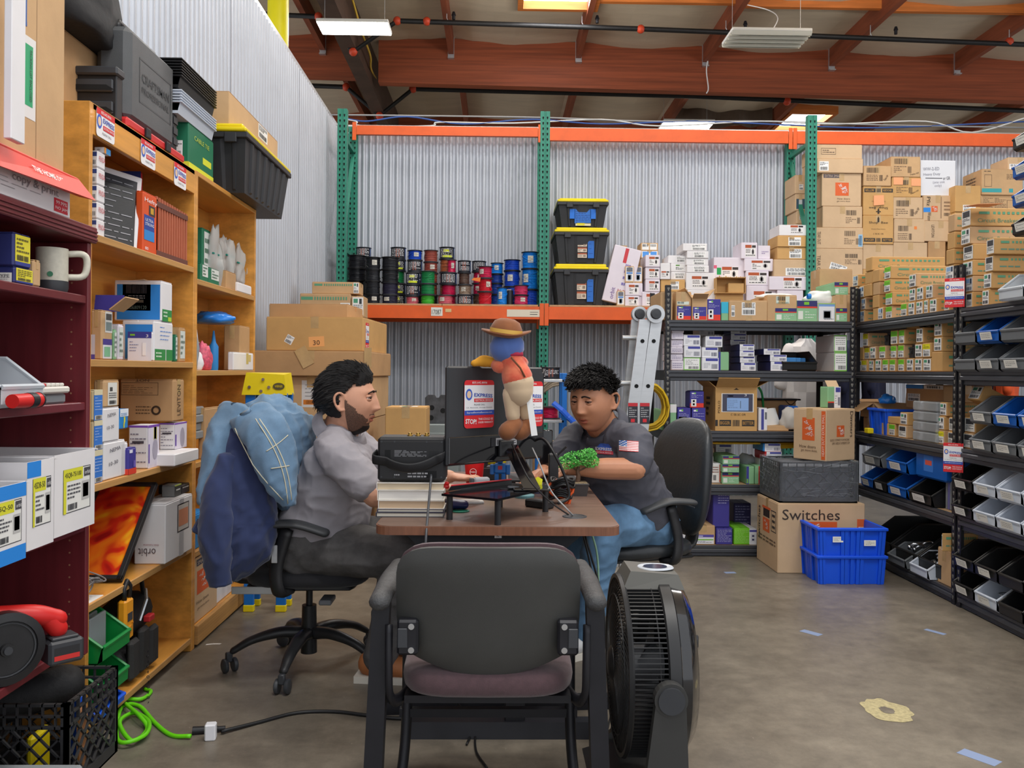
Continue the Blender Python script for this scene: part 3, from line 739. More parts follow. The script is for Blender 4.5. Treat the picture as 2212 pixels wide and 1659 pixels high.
# ---------------- tough totes
def tote(name,label,x0,x1,y0,y1,z0,z1,group=None,rz=0.0,body=None,lidm=None):
 w_,d,h=x1-x0,y1-y0,z1-z0
 bm_=M('tote_black',(46,47,50),.5,var=.06,bump=.04,bscale=160);lidm=lidm or YELLOWP
 mb=MB();lh=h*.13;bw=w_*.96;bd=d*.96;tw=.84
 lo=[(-bw/2*tw,-bd/2*tw,0),(bw/2*tw,-bd/2*tw,0),(bw/2*tw,bd/2*tw,0),(-bw/2*tw,bd/2*tw,0)]
 hi=[(-bw/2,-bd/2,h-lh),(bw/2,-bd/2,h-lh),(bw/2,bd/2,h-lh),(-bw/2,bd/2,h-lh)]
 mb.hexa(lo,hi)
 def rib(side,u,hw,pr):
  ax=0 if side in 'FB' else 1;sg=-1 if side in 'FL' else 1
  def P(u_,v,o):
   half=(bw if ax==0 else bd)/2*(tw+(1-tw)*v);dep=(bd if ax==0 else bw)/2*(tw+(1-tw)*v)+o
   return(u_*half,sg*dep,v*(h-lh)) if ax==0 else(sg*dep,u_*half,v*(h-lh))
  q=[P(u-hw,.04,0),P(u+hw,.04,0),P(u+hw,.9,0),P(u-hw,.9,0)];q2=[P(u-hw*.6,.06,pr),P(u+hw*.6,.06,pr),P(u+hw*.6,.88,pr),P(u-hw*.6,.88,pr)]
  mb.add(q+q2,[(4,5,6,7)]+[(i,(i+1)%4,(i+1)%4+4,i+4) for i in range(4)])
 for s_ in 'FB':
  for u in(-.62,.62):rib(s_,u,.07,.008)
  rib(s_,0,.3,.006)
 for s_ in 'LR':
  for u in(-.75,-.45,-.15,.15,.45,.75):rib(s_,u,.05,.009)
 mb.box(-bw/2-.012,bw/2+.012,-bd/2-.012,bd/2+.012,h-lh-.03,h-lh,c=.004)
 for u in(-.27,.27):mb.box(u*bw-.03,u*bw+.03,-bd/2-.02,-bd/2,h-lh-.055,h-lh-.005,c=.004)
 o=mb.build(name,bm_,loc=((x0+x1)/2,(y0+y1)/2,z0),rz=rz,fix=True);tag(o,label,'tote',group);o['dims']=(bw*.92,bd*.955,h)
 L=MB();L.box(-w_/2,w_/2,-d/2,d/2,h-lh,h-lh+.022,c=.006);L.box(-w_/2+.018,w_/2-.018,-d/2+.018,d/2-.018,h-lh+.02,h,c=.008)
 L.build('lid',lidm,o);return o
zt=DT+.001
for k,(a0,a1,yt,lab) in enumerate([(1192,1312,570,'black tote with yellow lid and narrow blue tape, lowest of three by the post'),(1193,1313,491,'black tote with yellow lid, four small labels and blue tape strip, middle of three'),(1199,1311,428,'black tote with yellow lid and wide blue tape note, topmost of three')]):
 a,b=aY(a0+4,600,8.10),aY(a1+2,600,8.10);z1=aY(1255,yt,8.10).z
 o=tote('storage_tote',lab,a.x,b.x,8.09,8.67,zt,z1,'yellow lidded totes on the orange shelf');zt=z1+.001
 if k<2:
  D(o,'F',.63,.10+.06*k,.76,.72+.1*k,[(0,0,1,1,'2468c0')]+lines(.2,.1,.8,.9,4,'1c4a90',k,.1),'blue_tape')
  for q in range(3+k):
   v=.14+q*(.62/(3+k))+.03;D(o,'F',.42,v,.61,v+.52/(3+k),[(0,0,1,1,'d9c9b6'),(.0,.72,1,1,'a8593a')]+lines(.05,.1,.5,.65,3,'5a4a40',q,.4)+[(.6,.2,.9,.6,'8a7a6c')],'box_label')
 else:
  D(o,'F',.32,.14,.68,.74,[(0,0,1,1,'2c6ec4')]+lines(.06,.1,.94,.95,8,'1d4388',2,.3),'blue_tape_note');D(o,'F',.21,.3,.33,.8,[(0,0,1,1,'1f6fd0')],'blue_tape');D(o,'F',.67,.3,.79,.8,[(0,0,1,1,'1f6fd0')],'blue_tape');D(o,'F',.34,.06,.68,.16,[(0,0,1,1,'d8cfa8'),(.1,.1,.6,.9,'d8cc2a')],'paper_scrap')
# ---------------- cartons on the orange shelf, second bay; crop origin 1150,400 scale 3.511
def c2(x,y):return 1150+x/3.511,400+y/3.511
o=MB().box(-.13,.13,0,.12,0,.54,c=.004).build('long_carton',LILAC);tag(o,'tall white carton leaning beside the black totes, red tape strip','carton');o['dims']=(.26,.12,.54)
p=aY(1325,662,8.08);o.location=(p.x,8.10,DT+.002);o.rotation_euler=(0,math.radians(13),0)
o.location.z=DT+.13*math.sin(math.radians(13))+.002;o.location.x=p.x+.02
dm=(.26,.0,.54)
decal(o,dm,'F',.42,.72,.55,.98,[(0,0,1,1,'c83a44')],'red_tape')
decal(o,dm,'F',.55,.3,.9,.74,lines(0,0,1,1,4,'7a70b4',3,.4),'printed_text',rot=0)
txt(o,'orbit',fmat(dm,'F',.3,.16,.002,PI/2),.11,.04,ink('7a5a9a'))
txt(o,'RS-75',fmat(dm,'F',.62,.22,.002,0),.08,.035,ink('b05a6a'))
def pile(stack,x0,x1,yb,tops,Y=8.08,depth=.3,zb=DT,crop=c2,cat='carton',group='cartons on the orange shelf',rot=None):
 """tops: (desc, top row, material, label rects or None, x0 or None, x1 or None) from the bottom up"""
 z=zb;out=[]
 for k,t in enumerate(tops):
  desc,ty,m,rc=t[:4];a0,a1=(t[4],t[5]) if len(t)>5 else(x0,x1)
  pa,pt_=crop(a0,ty);pb,_=crop(a1,ty)
  A,B=aY(pa,pt_,Y),aY(pb,pt_,Y);zt=max(z+.03,A.z)
  n='%s, %s'%(desc,('%s in the %s'%(NTH[k] if k else 'lowest',stack)) if len(tops)>1 else 'in the '+stack)
  jx=rnd.uniform(-.004,.004);jy=rnd.uniform(0,.02)
  o=carton(n and 'carton',n,cat,A.x+jx,B.x+jx,Y+jy,Y+jy+depth,z+.0006,zt,m,group=group)
  if rc:D(o,'F',rc[0],rc[1],rc[2],rc[3],rc[4])
  out.append(o);z=zt+.0004
 return out
SM=lambda s:(.25,.12,.9,.85,st_orange(s));SH=lambda s:(.12,.1,.88,.92,st_ship(s));SB=lambda s:(.08,.1,.92,.95,[(0,0,1,1,'e8e6e4'),(.1,.66,.9,.96,'6a6e78'),(.1,.52,.9,.62,'3a7ac8')]+[(.25,.12,.75,.46,'5a6a80'),(.32,.06,.62,.4,'8898a8')])
W=WHITE;Lc=LILAC
pile('stack beside the leaning carton',690,815,920,[('white carton with rust label',836,Lc,SM(1),705,812),('white carton with rust label',740,Lc,SM(2),703,815),('brown carton with blue pipe label',612,CARD,SB(1),705,773)],Y=8.07)
pile('row beside the leaning carton',645,703,920,[('small brown carton with blue pipe label',800,CARD,SB(2))],Y=8.07)
pile('second stack from the leaning carton',776,840,920,[('white carton, half hidden,',840,Lc,None),('white carton, half hidden,',742,Lc,None),('brown carton with blue pipe label',612,CARD,SB(3))],Y=8.12)
pile('rear stack behind the leaning carton',690,795,920,[('white carton, mostly hidden,',760,Lc,None),('white carton, top showing,',575,Lc,SM(3)),('brown carton with grey label',456,CARD,(.2,.2,.8,.7,st_ship(2)),645,720)],Y=8.38,depth=.24)
pile('tall rear stack nearest the totes',826,958,920,[('brown carton, mostly hidden,',700,CARD,None),('pair-marked brown carton with label',552,CARD,SB(4)),('brown carton with blue label',495,CARD,(.05,.05,.95,.95,[(0,0,1,1,'e4e4e2'),(.05,.1,.45,.9,'4a8ed8'),(.55,.1,.95,.9,'4a8ed8')])),('brown carton with two white labels',436,CARD,(.08,.1,.92,.9,[(0,0,.46,1,'e4e4e0'),(.54,0,1,1,'e4e4e0')]+bars(.04,.5,.42,.9,6,K,1)+bars(.58,.5,.96,.9,6,K,2)))],Y=8.40,depth=.22)
pile('white stack behind the ladder top',860,970,920,[('white carton with rust label',806,Lc,SM(4),835,968),('white carton with rust label',712,Lc,SM(5)),('white carton with rust label',620,Lc,SM(6)),('white carton with rust label',528,Lc,SM(7))],Y=8.1)
pile('stack over the ladder top',975,1158,920,[('golden brown carton',808,CARD3,None),('golden brown carton with white label',714,CARD3,(.4,.2,.75,.85,st_ship(4))),('white carton with rust label',590,W,(.1,.15,.9,.5,st_orange(3)),974,1048)],Y=8.1)
pile('stack right over the ladder top',1050,1165,920,[('golden brown carton, hidden behind,',716,CARD3,None),('flat white carton with dark label',655,W,(.25,.15,.9,.85,st_ship(6))),('flat white carton with green marked label',591,W,(.25,.15,.9,.85,[(0,0,1,1,'e8e8e6'),(.1,.75,.5,.95,'4f8a2a')]+lines(.1,.1,.9,.6,3,K,2))),('flat white carton with dark label',530,W,(.45,.15,.92,.85,st_ship(7)),1030,1170)],Y=8.16)
pile('white stack mid shelf',1170,1390,920,[('large white carton, half hidden,',794,W,None,1180,1392),('large white carton with rust label',662,W,(.2,.15,.75,.8,st_orange(8)),1165,1386),('flat white carton',606,W,(.3,.1,.85,.85,st_ship(8)),1170,1338),('flat white carton',553,W,(.3,.1,.85,.85,st_ship(9)),1172,1340),('flat white carton',498,W,(.3,.1,.85,.85,st_ship(10)),1172,1336),('flat white carton',440,W,(.35,.1,.95,.85,st_ship(11)),1146,1330)],Y=8.1)
o=pile('row behind the torn brown carton',1380,1612,920,[('white carton, hidden behind the torn one,',735,Lc,None),('wide white carton with rust label and green sticker',546,Lc,(.27,.12,.8,.62,st_orange(12)))],Y=8.14)[1];D(o,'F',.1,.3,.24,.58,[(0,0,1,1,'1f9a52')],'green_sticker');D(o,'F',-.0,.55,.1,.68,[(0,0,1,1,'d85a7a')],'pink_tape')
pile('stack between torn carton and golden cartons',1610,1828,920,[('white carton with rust label',762,Lc,(.25,.1,.85,.75,st_orange(13)),1626,1852),('white carton with rust label',650,Lc,(.1,.12,.9,.9,st_orange(14)),1620,1792),('flat lilac carton with rust label',556,Lc,SM(15)),('small upright lilac carton',432,Lc,SM(16),1590,1712)],Y=8.1)
pile('top of the lilac cartons',1716,1810,556,[('small lilac cube carton alone',456,Lc,(.3,.35,.9,.6,lines(0,0,1,1,2,'9a88b0',1)))],Y=8.12,zb=aY(1650,558.5,8.1).z+.002)
pile('tall stack against the third green post',1835,2085,920,[('white carton',795,Lc,None,1862,2060),('white carton with rust label and green sticker',690,Lc,(.38,.1,.86,.9,st_orange(17)),1800,2086),('brown carton with long white label',560,CARD2,(.35,.05,1,.5,st_ship(13))),('golden carton with square label',466,CARD3,(.42,.1,.85,.85,st_ship(14)),1864,2082),('golden carton with square label',380,CARD3,(.38,.1,.82,.85,st_ship(15)),1864,2080),('flat white carton with rust label',298,W,(.4,.2,.85,.95,st_orange(18)),1874,2086)],Y=8.06)
# torn open carton with a smaller one inside
def opencarton(name,label,x0,x1,y0,y1,z0,z1,m,flaps=(('F',.1,100),('B',.1,60),('L',.1,110),('R',.1,110)),group=None,rz=0.0,cat='carton',t=.004,inner=None):
 w_,d,h=x1-x0,y1-y0,z1-z0
 mb=MB();mb.box(-w_/2,w_/2,-d/2,d/2,0,t)
 for a in((-w_/2,w_/2,-d/2,-d/2+t),(-w_/2,w_/2,d/2-t,d/2),(-w_/2,-w_/2+t,-d/2+t,d/2-t),(w_/2-t,w_/2,-d/2+t,d/2-t)):mb.box(a[0],a[1],a[2],a[3],t,h)
 o=mb.build(name,m,loc=((x0+x1)/2,(y0+y1)/2,z0),rz=rz);tag(o,label,cat,group);o['dims']=(w_,d,h)
 for s_,L,ang in flaps:
  fl=MB();ww=(w_ if s_ in 'FB' else d)*.49
  fl.box(-ww,ww,0,L,-t/2,t/2)
  r={'F':PI,'B':0,'L':PI/2,'R':-PI/2}[s_];pos={'F':(0,-d/2+t/2,h),'B':(0,d/2-t/2,h),'L':(-w_/2+t/2,0,h),'R':(w_/2-t/2,0,h)}[s_]
  fl.build('flap',m,o,mat=Matrix.Translation(pos)@Matrix.Rotation(r,4,'Z')@Matrix.Rotation(math.radians(90-ang),4,'X'))
 return o
a,z_=c2(1398,810);b,_=c2(1622,700)
A,B=aY(a,630,8.0),aY(b,630,8.0);zt=aY((a+b)/2,400+700/3.511,8.0).z;zb=aY((a+b)/2,400+818/3.511,8.0).z
carton('carton','brown carton with rust label, under the torn open brown carton','carton',A.x+.01,B.x-.01,8.02+.04,8.13,DT,zb-.001,CARD3)
o=MB();ww,hh,dd=B.x-A.x,zt-zb,.11
for q in((-ww/2,ww/2,0,.005),(-ww/2,ww/2,hh-.005,hh)):o.box(q[0],q[1],0,dd,q[2],q[3])
o.box(-ww/2,-ww/2+.005,0,dd,.005,hh-.005).box(ww/2-.005,ww/2,0,dd,.005,hh-.005).box(-ww/2,ww/2,dd-.005,dd,0,hh)
for k in range(14): # ragged torn edge
 x=-ww/2+ww*k/14;o.prism([(x,hh),(x+ww/14,hh),(x+ww/28,hh+rnd.uniform(.004,.02)),],(-.012,.004),0,1)
o=o.build('torn_carton',CARD3,loc=((A.x+B.x)/2,8.02,zb),fix=True);tag(o,'torn open brown carton lying on its side with a small carton inside','carton')
carton('carton','small brown carton sitting inside the torn open carton','carton',A.x+ww*.42,A.x+ww*.96,8.03,8.12,zb+.006,zb+hh*.66,CARD3)
# ================================================================ black steel shelving
BEAMM=M('shelf_beam_steel',(70,72,78),.38,.15,var=.06)
def shelving(name,label,loc,rz,w_,d,h,zs):
 """front faces local -y, origin at the front corner"""
 r=empty(name,loc,rz);tag(r,label,'shelving unit')
 t,a=.0025,.037
 for i,(x,sx) in enumerate(((0,1),(w_,-1))):
  for y,sy in((0,1),(d,-1)):
   mb=MB().box(x,x+sx*a,y,y+sy*t,0,h).box(x,x+sx*t,y+sy*t,y+sy*a,0,h).box(x-.003*sx,x+sx*.03,y-.002*sy,y+sy*.03,0,.012)
   p=mb.build('post',BLACKM,r)
   sl=MB();z=.03
   while z<h-.02:
    for(cx,cy,ux,uy,nx,ny) in((x+sx*a/2,y-sy*.0006,.008,0,0,0),(x-sx*.0006,y+sy*a/2,0,.008,0,0)):
     sl.quad((cx-ux,cy-uy,z+.006),(cx+ux,cy+uy,z+.006),(cx+ux,cy+uy,z+.018),(cx-ux,cy-uy,z+.018));sl.quad((cx-ux*.5,cy-uy*.5,z-.004),(cx+ux*.5,cy+uy*.5,z-.004),(cx+ux*.5,cy+uy*.5,z+.006),(cx-ux*.5,cy-uy*.5,z+.006))
    z+=.038
   q=sl.build('keyhole_slots',SLOTM,p);q['kind']='stuff'
 for z in zs:
  mb=MB().prism([(.002,z-.068),(.008,z-.072),(.008,z-.05),(-.004,z-.044),(-.004,z-.028),(.004,z-.020),(-.001,z-.016),(-.001,z),(.02,z),(.02,z-.018),(.014,z-.068)],(a*.6,w_-a*.6),0,0)
  mb.build('front_beam',BEAMM,r,fix=True)
  MB().box(a*.6,w_-a*.6,d-.012,d-.002,z-.07,z).build('rear_beam',BLACKM,r)
  MB().box(.003,.012,a*.6,d-a*.6,z-.07,z).build('side_beam',BLACKM,r);MB().box(w_-.012,w_-.003,a*.6,d-a*.6,z-.07,z).build('side_beam',BLACKM,r)
  MB().box(.014,w_-.014,.02,d-.014,z-.016,z-.001).build('shelf_board',PB,r)
 return r
SLOTM=M('slot_shine',(120,118,112),.6,var=.3,scale=20)  # mottled mid-grey for the keyhole slots
Y3=5.82;xa,xb=aY(1436,900,Y3).x,aY(1846,900,Y3).x
ZS=[.075,.49,.857,1.27,1.612]
shelving('black_shelving','black steel shelving unit behind the seated person in charcoal shirt',(xa,Y3,0),0,xb-xa,.61,1.85,ZS)
def c4(x,y):return 1380+x/4.608,660+y/4.608
def c5(x,y):return 1380+x/3.95,880+y/3.95
def c1(x,y):return 1652+x/3.95,280+y/3.95
G3='cartons on the black shelving'
FY=Y3+.03
def P3(stack,x0,x1,tops,z,crop=c2,Y=FY,depth=.3,**k):return pile(stack,x0,x1,0,tops,Y=Y,depth=depth,zb=ZS[z],crop=crop,group=G3,**k)
LVP=lambda s,a=.12,b=.05,c=.92,d=.6:(a,b,c,d,st_lev(s,False))
full=lambda r:(.01,.01,.99,.99,r)
# top shelf
T4='row on the topmost black shelf'
P3('end of the topmost black shelf',972,1062,[('brown carton behind the post',806,CARD,None)],4,depth=.4)
o=P3(T4,1092,1210,[('brown carton with green code label and blue red picture label',806,CARD,(.08,.03,.98,.5,st_lev(1)))],4,depth=.35)[0];D(o,'F',.08,.55,.85,.66,[(0,0,1,1,'d8e4d8')]+bars(.05,.3,.6,.9,9,K,1));T(o,'F',.4,.5,.5,.05,'060192','3a6a5a')
A,B=aY(1150+1212/3.511,660,FY),aY(1150+1326/3.511,660,FY)
o=opencarton('carton','open brown carton with raised flaps and blue red picture label',A.x,B.x,FY,FY+.3,ZS[4],ZS[4]+.15,CARD,(('F',.06,60),('B',.08,45),('L',.09,35),('R',.09,40)),G3);D(o,'F',.06,.04,.94,.62,st_lev(2))
P3('row on the topmost black shelf',1330,1432,[('upright blue and red device carton',864,M('carton_violet',(62,56,142),.5),full(st_lev(3)))],4,depth=.16)
P3('row on the topmost black shelf',1434,1490,[('small green carton with cyan paper',884,M('carton_green',(136,186,140),.55),(.0,.4,.95,1,[(0,0,1,1,'38b4d4')]))],4,depth=.14)
o=P3('middle of the topmost black shelf',1496,1786,[('wide brown carton with white shipping label',872,CARD,(.33,.28,.69,.9,st_ship(5)))],4,depth=.4)[0];D(o,'F',.06,.2,.15,.75,st_ship(6));D(o,'F',.44,0,.6,.25,[(0,0,1,1,TAPE)],'tape')
o=P3('topmost black shelf, beside the wide carton',1786,2012,[('brown carton with code label and green picture label',830,CARD,(.27,.02,.99,.5,st_levg(1)))],4,depth=.4)[0];D(o,'F',.3,.68,.75,.95,[(0,0,1,1,'d8e4d8')]+bars(.05,.4,.7,.95,10,K,3));T(o,'F',.52,.70,.4,.06,'101192392','3a6a5a')
P3('topmost black shelf near the corner',2016,2172,[('mint green carton with navy lid band',872,M('carton_green',(136,186,140),.55),full(st_levg(2)))],4,depth=.3)
P3('topmost black shelf near the corner',456,606,[('blue edged white carton with drawing',1478,WHITE,full([(0,0,1,1,'8ab83c'),(.03,0,.97,.95,'7aa0d8'),(.05,0,.95,.82,'e4e6ea'),(.3,.15,.75,.6,'9098a0'),(.34,.2,.7,.55,'e4e6ea')]+lines(.35,.1,.9,.16,1,K)))],4,crop=c1,depth=.3)
P3('corner of the topmost black shelf',608,706,[('brown carton with green picture label',1408,CARD,(.02,.01,.99,.5,st_levg(3))),('mint green carton with navy band, flat',1298,M('carton_green',(136,186,140),.55),full(st_levg(4)),608,726)],4,crop=c1,depth=.35)
o=P3('rear of the topmost black shelf near the corner',480,760,[('large brown carton, hidden,',1400,CARD,None),('brown carton with strip of clear film over it',1185,CARD,None)],4,crop=c1,Y=FY+.37,depth=.19)
# crumpled white bags
def bag(name,label,c,r,m,seed=0,cat='bag',group=None,amp=.3,flat=0.0,nn=18):
 mb=MB();mb.ball((0,0,0),1,nn+10,nn)
 vs=[]
 for v in mb.v:
  v=V(v);k=1+amp*noise.noise(v*1.7+V((seed,0,0)))+amp*.5*abs(noise.noise(v*4.5+V((0,seed,3))))
  z=v.z*k;z=max(z,-.62)
  vs.append((v.x*k*r[0],v.y*k*r[1],(z+.62)/1.62*r[2]*2))
 mb.v=vs
 return tag(mb.build(name,m,loc=c,smooth=True),label,cat,group)
FILM=M('white_plastic_film',(222,222,218),.35,var=.05)
p=aY(1772,640,FY+.2);bag('plastic_bag','crumpled white plastic bag tied with blue tape on the topmost shelf',(p.x,FY+.14,aY(1772,652,FY).z),(.13,.07,.045),FILM,2)
p=aY(1745,640,FY+.06);MB().lathe([(.018,0),(.02,.012),(.018,.024)],10,ax=0).build('blue_tape_band',BLUETAPE)
bpy.data.objects['blue_tape_band'].location=(p.x,FY+.07,p.z);tag(bpy.data.objects['blue_tape_band'],'ring of blue tape round the neck of the white bag','tape')
p=aY(1680,640,FY+.1);bag('plastic_sheet','folded white sheet lying over the code labelled brown carton',(p.x,FY+.16,ZS[4]+.165),(.12,.1,.02),FILM,5,cat='sheet')
# second shelf
T2=('second black shelf',)
o=P3('lilac stack beside the post',1056,1147,[('small lilac printed carton',t,LILAC,(.1,.2,.9,.8,lines(0,0,1,1,3,'8e86a8',t,.3))) for t in(1330,1278,1226,1170,1120,1072)],3)
P3('first column from the lilac stack',1152,1280,[('green edged white device carton',1306,WHITE,full(st_grn(1))),('white device carton with violet print',1218,WHITE,full(st_levw(2))),('white device carton with violet print',1134,WHITE,full(st_levw(3)))],3)
P3('second column from the lilac stack',1286,1414,[('white device carton with violet print',1308,WHITE,full(st_levw(4))),('white device carton with violet print',1228,WHITE,full(st_levw(5)),1292,1416),('white device carton with violet print',1144,WHITE,full(st_levw(6)),1312,1442)],3)
P3('shaded rear of the second black shelf',1268,1384,[('white device carton',1300,WHITE,None),('white device carton',1220,WHITE,None),('white device carton',1140,WHITE,None),('white device carton with violet print',1080,WHITE,full(st_levw(7)))],3,Y=FY+.33,depth=.2)
P3('second black shelf',1420,1500,[('narrow mint green carton with violet edge',1264,M('carton_green',(136,186,140),.55),(.0,0,.2,1,[(0,0,1,1,'3c3a90')]))],3)
P3('front flat stack of the second shelf',1585,1700,[('flat white and navy device carton',t,M('carton_navy',(46,52,110),.5),full(st_levw(t)),1585-k*3,1700-k*4) for k,t in enumerate((1346,1300,1254,1206))],3,depth=.26)
P3('rear flat stack of the second shelf',1505,1625,[('flat white and navy device carton',t,M('carton_navy',(46,52,110),.5),full(st_levw(t+3))) for t in(1346,1300,1254,1208,1172,1126,1078)],3,Y=FY+.3,depth=.2)
P3('flat stack beside the black bin',1810,1938,[('flat white and navy device carton',1336,M('carton_navy',(46,52,110),.5),full(st_levw(20))),('flat white and navy device carton',1286,M('carton_navy',(46,52,110),.5),full(st_levw(21))),('flat white device carton set back',1240,M('carton_navy',(46,52,110),.5),full(st_levw(22)),1756,1884)],3)
def c3(x,y):return 1652+x/3.95,640+y/3.95
P3('green edged pair in the corner',595,704,[('white carton with bright green edges and drawing',476,WHITE,full(st_grn(5))),('white carton with bright green edges and drawing',330,WHITE,full(st_grn(6)))],3,crop=c3,depth=.34)
# hopper fronted bins
def bin_(name,label,mat,w_,d,h,loc,rz,group,tagm=None,fill=None,parent=None):
 """open hopper bin, mouth towards local -y, origin below the front lip"""
 t=.003;hb=h;hf=h*.42;sl=d*.38
 mb=MB()
 def prof(x0,x1): # side wall with sloped hopper front
  mb.prism([(0,hf*.2),(d*.05,0),(d,0),(d,hb),(sl,hb),(0,hf)],(x0,x1),0,0)
 tw=w_*.06
 prof(-w_/2,-w_/2+t);prof(w_/2-t,w_/2)
 mb.box(-w_/2,w_/2,d*.05,d,0,t);mb.box(-w_/2,w_/2,d-t,d,0,hb)
 mb.hexa([(-w_/2,0,hf*.2),(w_/2,0,hf*.2),(w_/2,d*.05+t,0),(-w_/2,d*.05+t,0)],[(-w_/2,-.002,hf),(w_/2,-.002,hf),(w_/2,t,hf),(-w_/2,t,hf)])
 r=.006 # rolled rim
 rim=MB()
 for sx in(-1,1):rim.tube([(sx*w_/2,d,hb),(sx*w_/2,sl,hb),(sx*w_/2,0,hf)],r,6)
 rim.tube([(-w_/2,0,hf),(w_/2,0,hf)],r*1.3,6).tube([(-w_/2,d,hb),(w_/2,d,hb)],r,6)
 mb.add(rim.v,rim.f,0)
 o=mb.build(name,mat,loc=loc,rz=rz,fix=True);tag(o,label,'bin',group)
 if tagm:
  dims=(w_,0,hf);c=decal(o,dims,'F',.25,.30,.78,.98,st_hand(len(label)));c.location.y-=.012;c.rotation_euler[0]+=.25
 return o
GB=M('smoky_bin_plastic',(142,146,150),.3,trans=.45,ior=1.1);WB=M('white_bin_plastic',(214,222,234),.35,trans=.15,ior=1.1);BB=M('black_bin_plastic',(30,30,31),.4);UB=M('blue_bin_plastic',(22,92,178),.35)
p=aY(1723,790,FY);bin_('parts_bin','black hopper bin with blue packets on the second black shelf',BB,.235,.4,.135,(p.x+.015,FY,ZS[3]),0,'parts bins')
for k in range(3):
 q=MB().box(-.045,.045,-.03,.03,0,.09,c=.006).build('packet',M('packet_blue',(74,138,200),.25),loc=(p.x-.03+k*.05,FY+.09+k*.05,ZS[3]+.004));tag(q,'pale blue blister packet standing in the black bin, %s from its mouth'%NT1[k],'packet','packets in the black bin')
# third shelf
P3('third black shelf beside the post',232,262,[('narrow mint green carton',1040,M('carton_green',(136,186,140),.55),None)],2,crop=c4)
o=P3('third black shelf beside the post',322,384,[('upright mint green carton with white top',984,M('carton_green',(136,186,140),.55),(.0,.68,1,1,[(0,0,1,1,'eceaea')]))],2,crop=c4)
o=P3('third black shelf',394,526,[('violet device carton with yellow sticker',1018,M('carton_violet',(62,56,142),.5),full(st_lev(9,False)))],2,crop=c4,depth=.18)[0];D(o,'F',.1,.02,.7,.6,[(0,0,1,1,'d8dc28')]+lines(.1,.1,.9,.9,6,'8a8c30',3,.25),'yellow_sticker')
o=P3('third black shelf',530,666,[('violet device carton with outlet picture',1018,M('carton_violet',(62,56,142),.5),full(st_lev(10)))],2,crop=c4,depth=.18)
ztop=o[0].location.z+o[0]['dims'][2]
A,B=aY(1380+512/4.608,860,FY),aY(1380+650/4.608,860,FY)
o=carton('carton','violet device carton with outlet picture, on top of the other two','carton',A.x,B.x,FY+.01,FY+.16,ztop+.001,aY(1500,660+855/4.608,FY).z,M('carton_violet',(62,56,142),.5),group=G3);D(o,*(('F',)+full(st_lev(11))))
A,B=aY(1380+762/4.608,880,FY),aY(1380+1176/4.608,880,FY)
zt=aY(1600,660+815/4.608,FY).z
o=opencarton('carton','big golden carton with raised flaps and a picture sheet',A.x,B.x,FY,FY+.36,ZS[2],zt,CARD3,(('F',.10,50),('B',.12,40),('L',.14,50),('R',.13,62)),G3)
D(o,'F',0,.11,1,.25,[(0,0,1,1,CARD3),(.1,0,.38,1,'33302e'),(.64,0,.94,1,'33302e'),(0,0,.06,1,'33302e')]+bars(.42,0,.6,1,7,'33302e'),'printed_band')
T(o,'F',.24,.18,.24,.075,'BIGGER.','c8964c');T(o,'F',.79,.18,.26,.075,'BETTER','c8964c');T(o,'F',.55,.375,.36,.045,'C SB SC OR','4a3a28');T(o,'F',.085,.55,.28,.05,'POLLO','3c2c1e',PI/2)
D(o,'F',.145,.43,.92,.86,[(0,0,1,1,'e4e2e0'),(.03,.03,.97,.97,'4a4a5c'),(.17,.08,.84,.95,'8fb2e4'),(.17,.76,.84,.95,'3c3e5a'),(.2,.84,.36,.89,'d8d8dc'),(.58,.2,.6,.6,'55667c')]+lines(.2,.2,.5,.68,5,'6a80a8',4,.25),'picture_sheet');T(o,'F',.72,.82,.06,.05,'3','d8d8dc')
D(o,'F',.44,.93,.56,.99,[(.0,.2,1,.4,'3a2a1e'),(.2,.4,.8,.6,'3a2a1e'),(.35,.6,.65,.9,'3a2a1e')],'bee_mark')
D(o,'L',.3,.3,.6,.8,lines(0,0,1,1,4,'3c2c1e',4,.5),'printed_text')
P3('third black shelf beside the golden carton',1195,1282,[('upright white and violet device carton',1020,WHITE,(.3,.05,.98,.95,[(0,0,1,1,'e8e8ec'),(0,.0,.45,1,'474a98')]+bars(.6,.5,.95,.85,6,K)))],2,crop=c4,depth=.16)
o=P3('third black shelf behind the paper bag',1284,1500,[('shallow brown carton tray full of white sleeves',1195,CARD,None)],2,crop=c4,depth=.3)
p=aY(1380+1400/4.608,900,FY+.08)
for k in range(9):
 q=MB().box(-.03,.03,-.004,.004,0,.14,c=.002).build('paper_sleeve',PAPER,mat=Matrix.Translation((p.x-.075+k*.011,FY+.05+.012*k,ZS[2]+.012))@Matrix.Rotation(-.16-.02*k,4,'Y')@Matrix.Rotation(.5,4,'Z'));tag(q,'white paper sleeve in the tray on the third black shelf, %s from its end'%NT1[k],'paper','sleeves in the tray')
bag('paper_bag','grey white slumped bag leaning over the tray of sleeves',(p.x+.075,FY+.05,ZS[2]+.012),(.075,.05,.075),M('pale_bag',(198,192,184),.6,var=.06),9)
p=aY(1724,910,FY);tag(MB().box(-.04,.04,0,.2,0,.17,c=.01).build('storage_box',UB,loc=(p.x,FY+.1,ZS[2])),'small blue plastic box half hidden behind the big packing carton','box')
p=aY(1505,840,FY+.4);mb=MB()
for k in range(11):mb.lathe([(.062,k*.0125),(.066,k*.0125+.006),(.062,k*.0125+.0115)],18)
tag(mb.build('flexible_conduit',M('blue_conduit',(24,88,190),.45),loc=(p.x,FY+.42,ZS[2]+.13),smooth='auto'),'coil of ribbed blue conduit standing behind the golden carton','conduit')
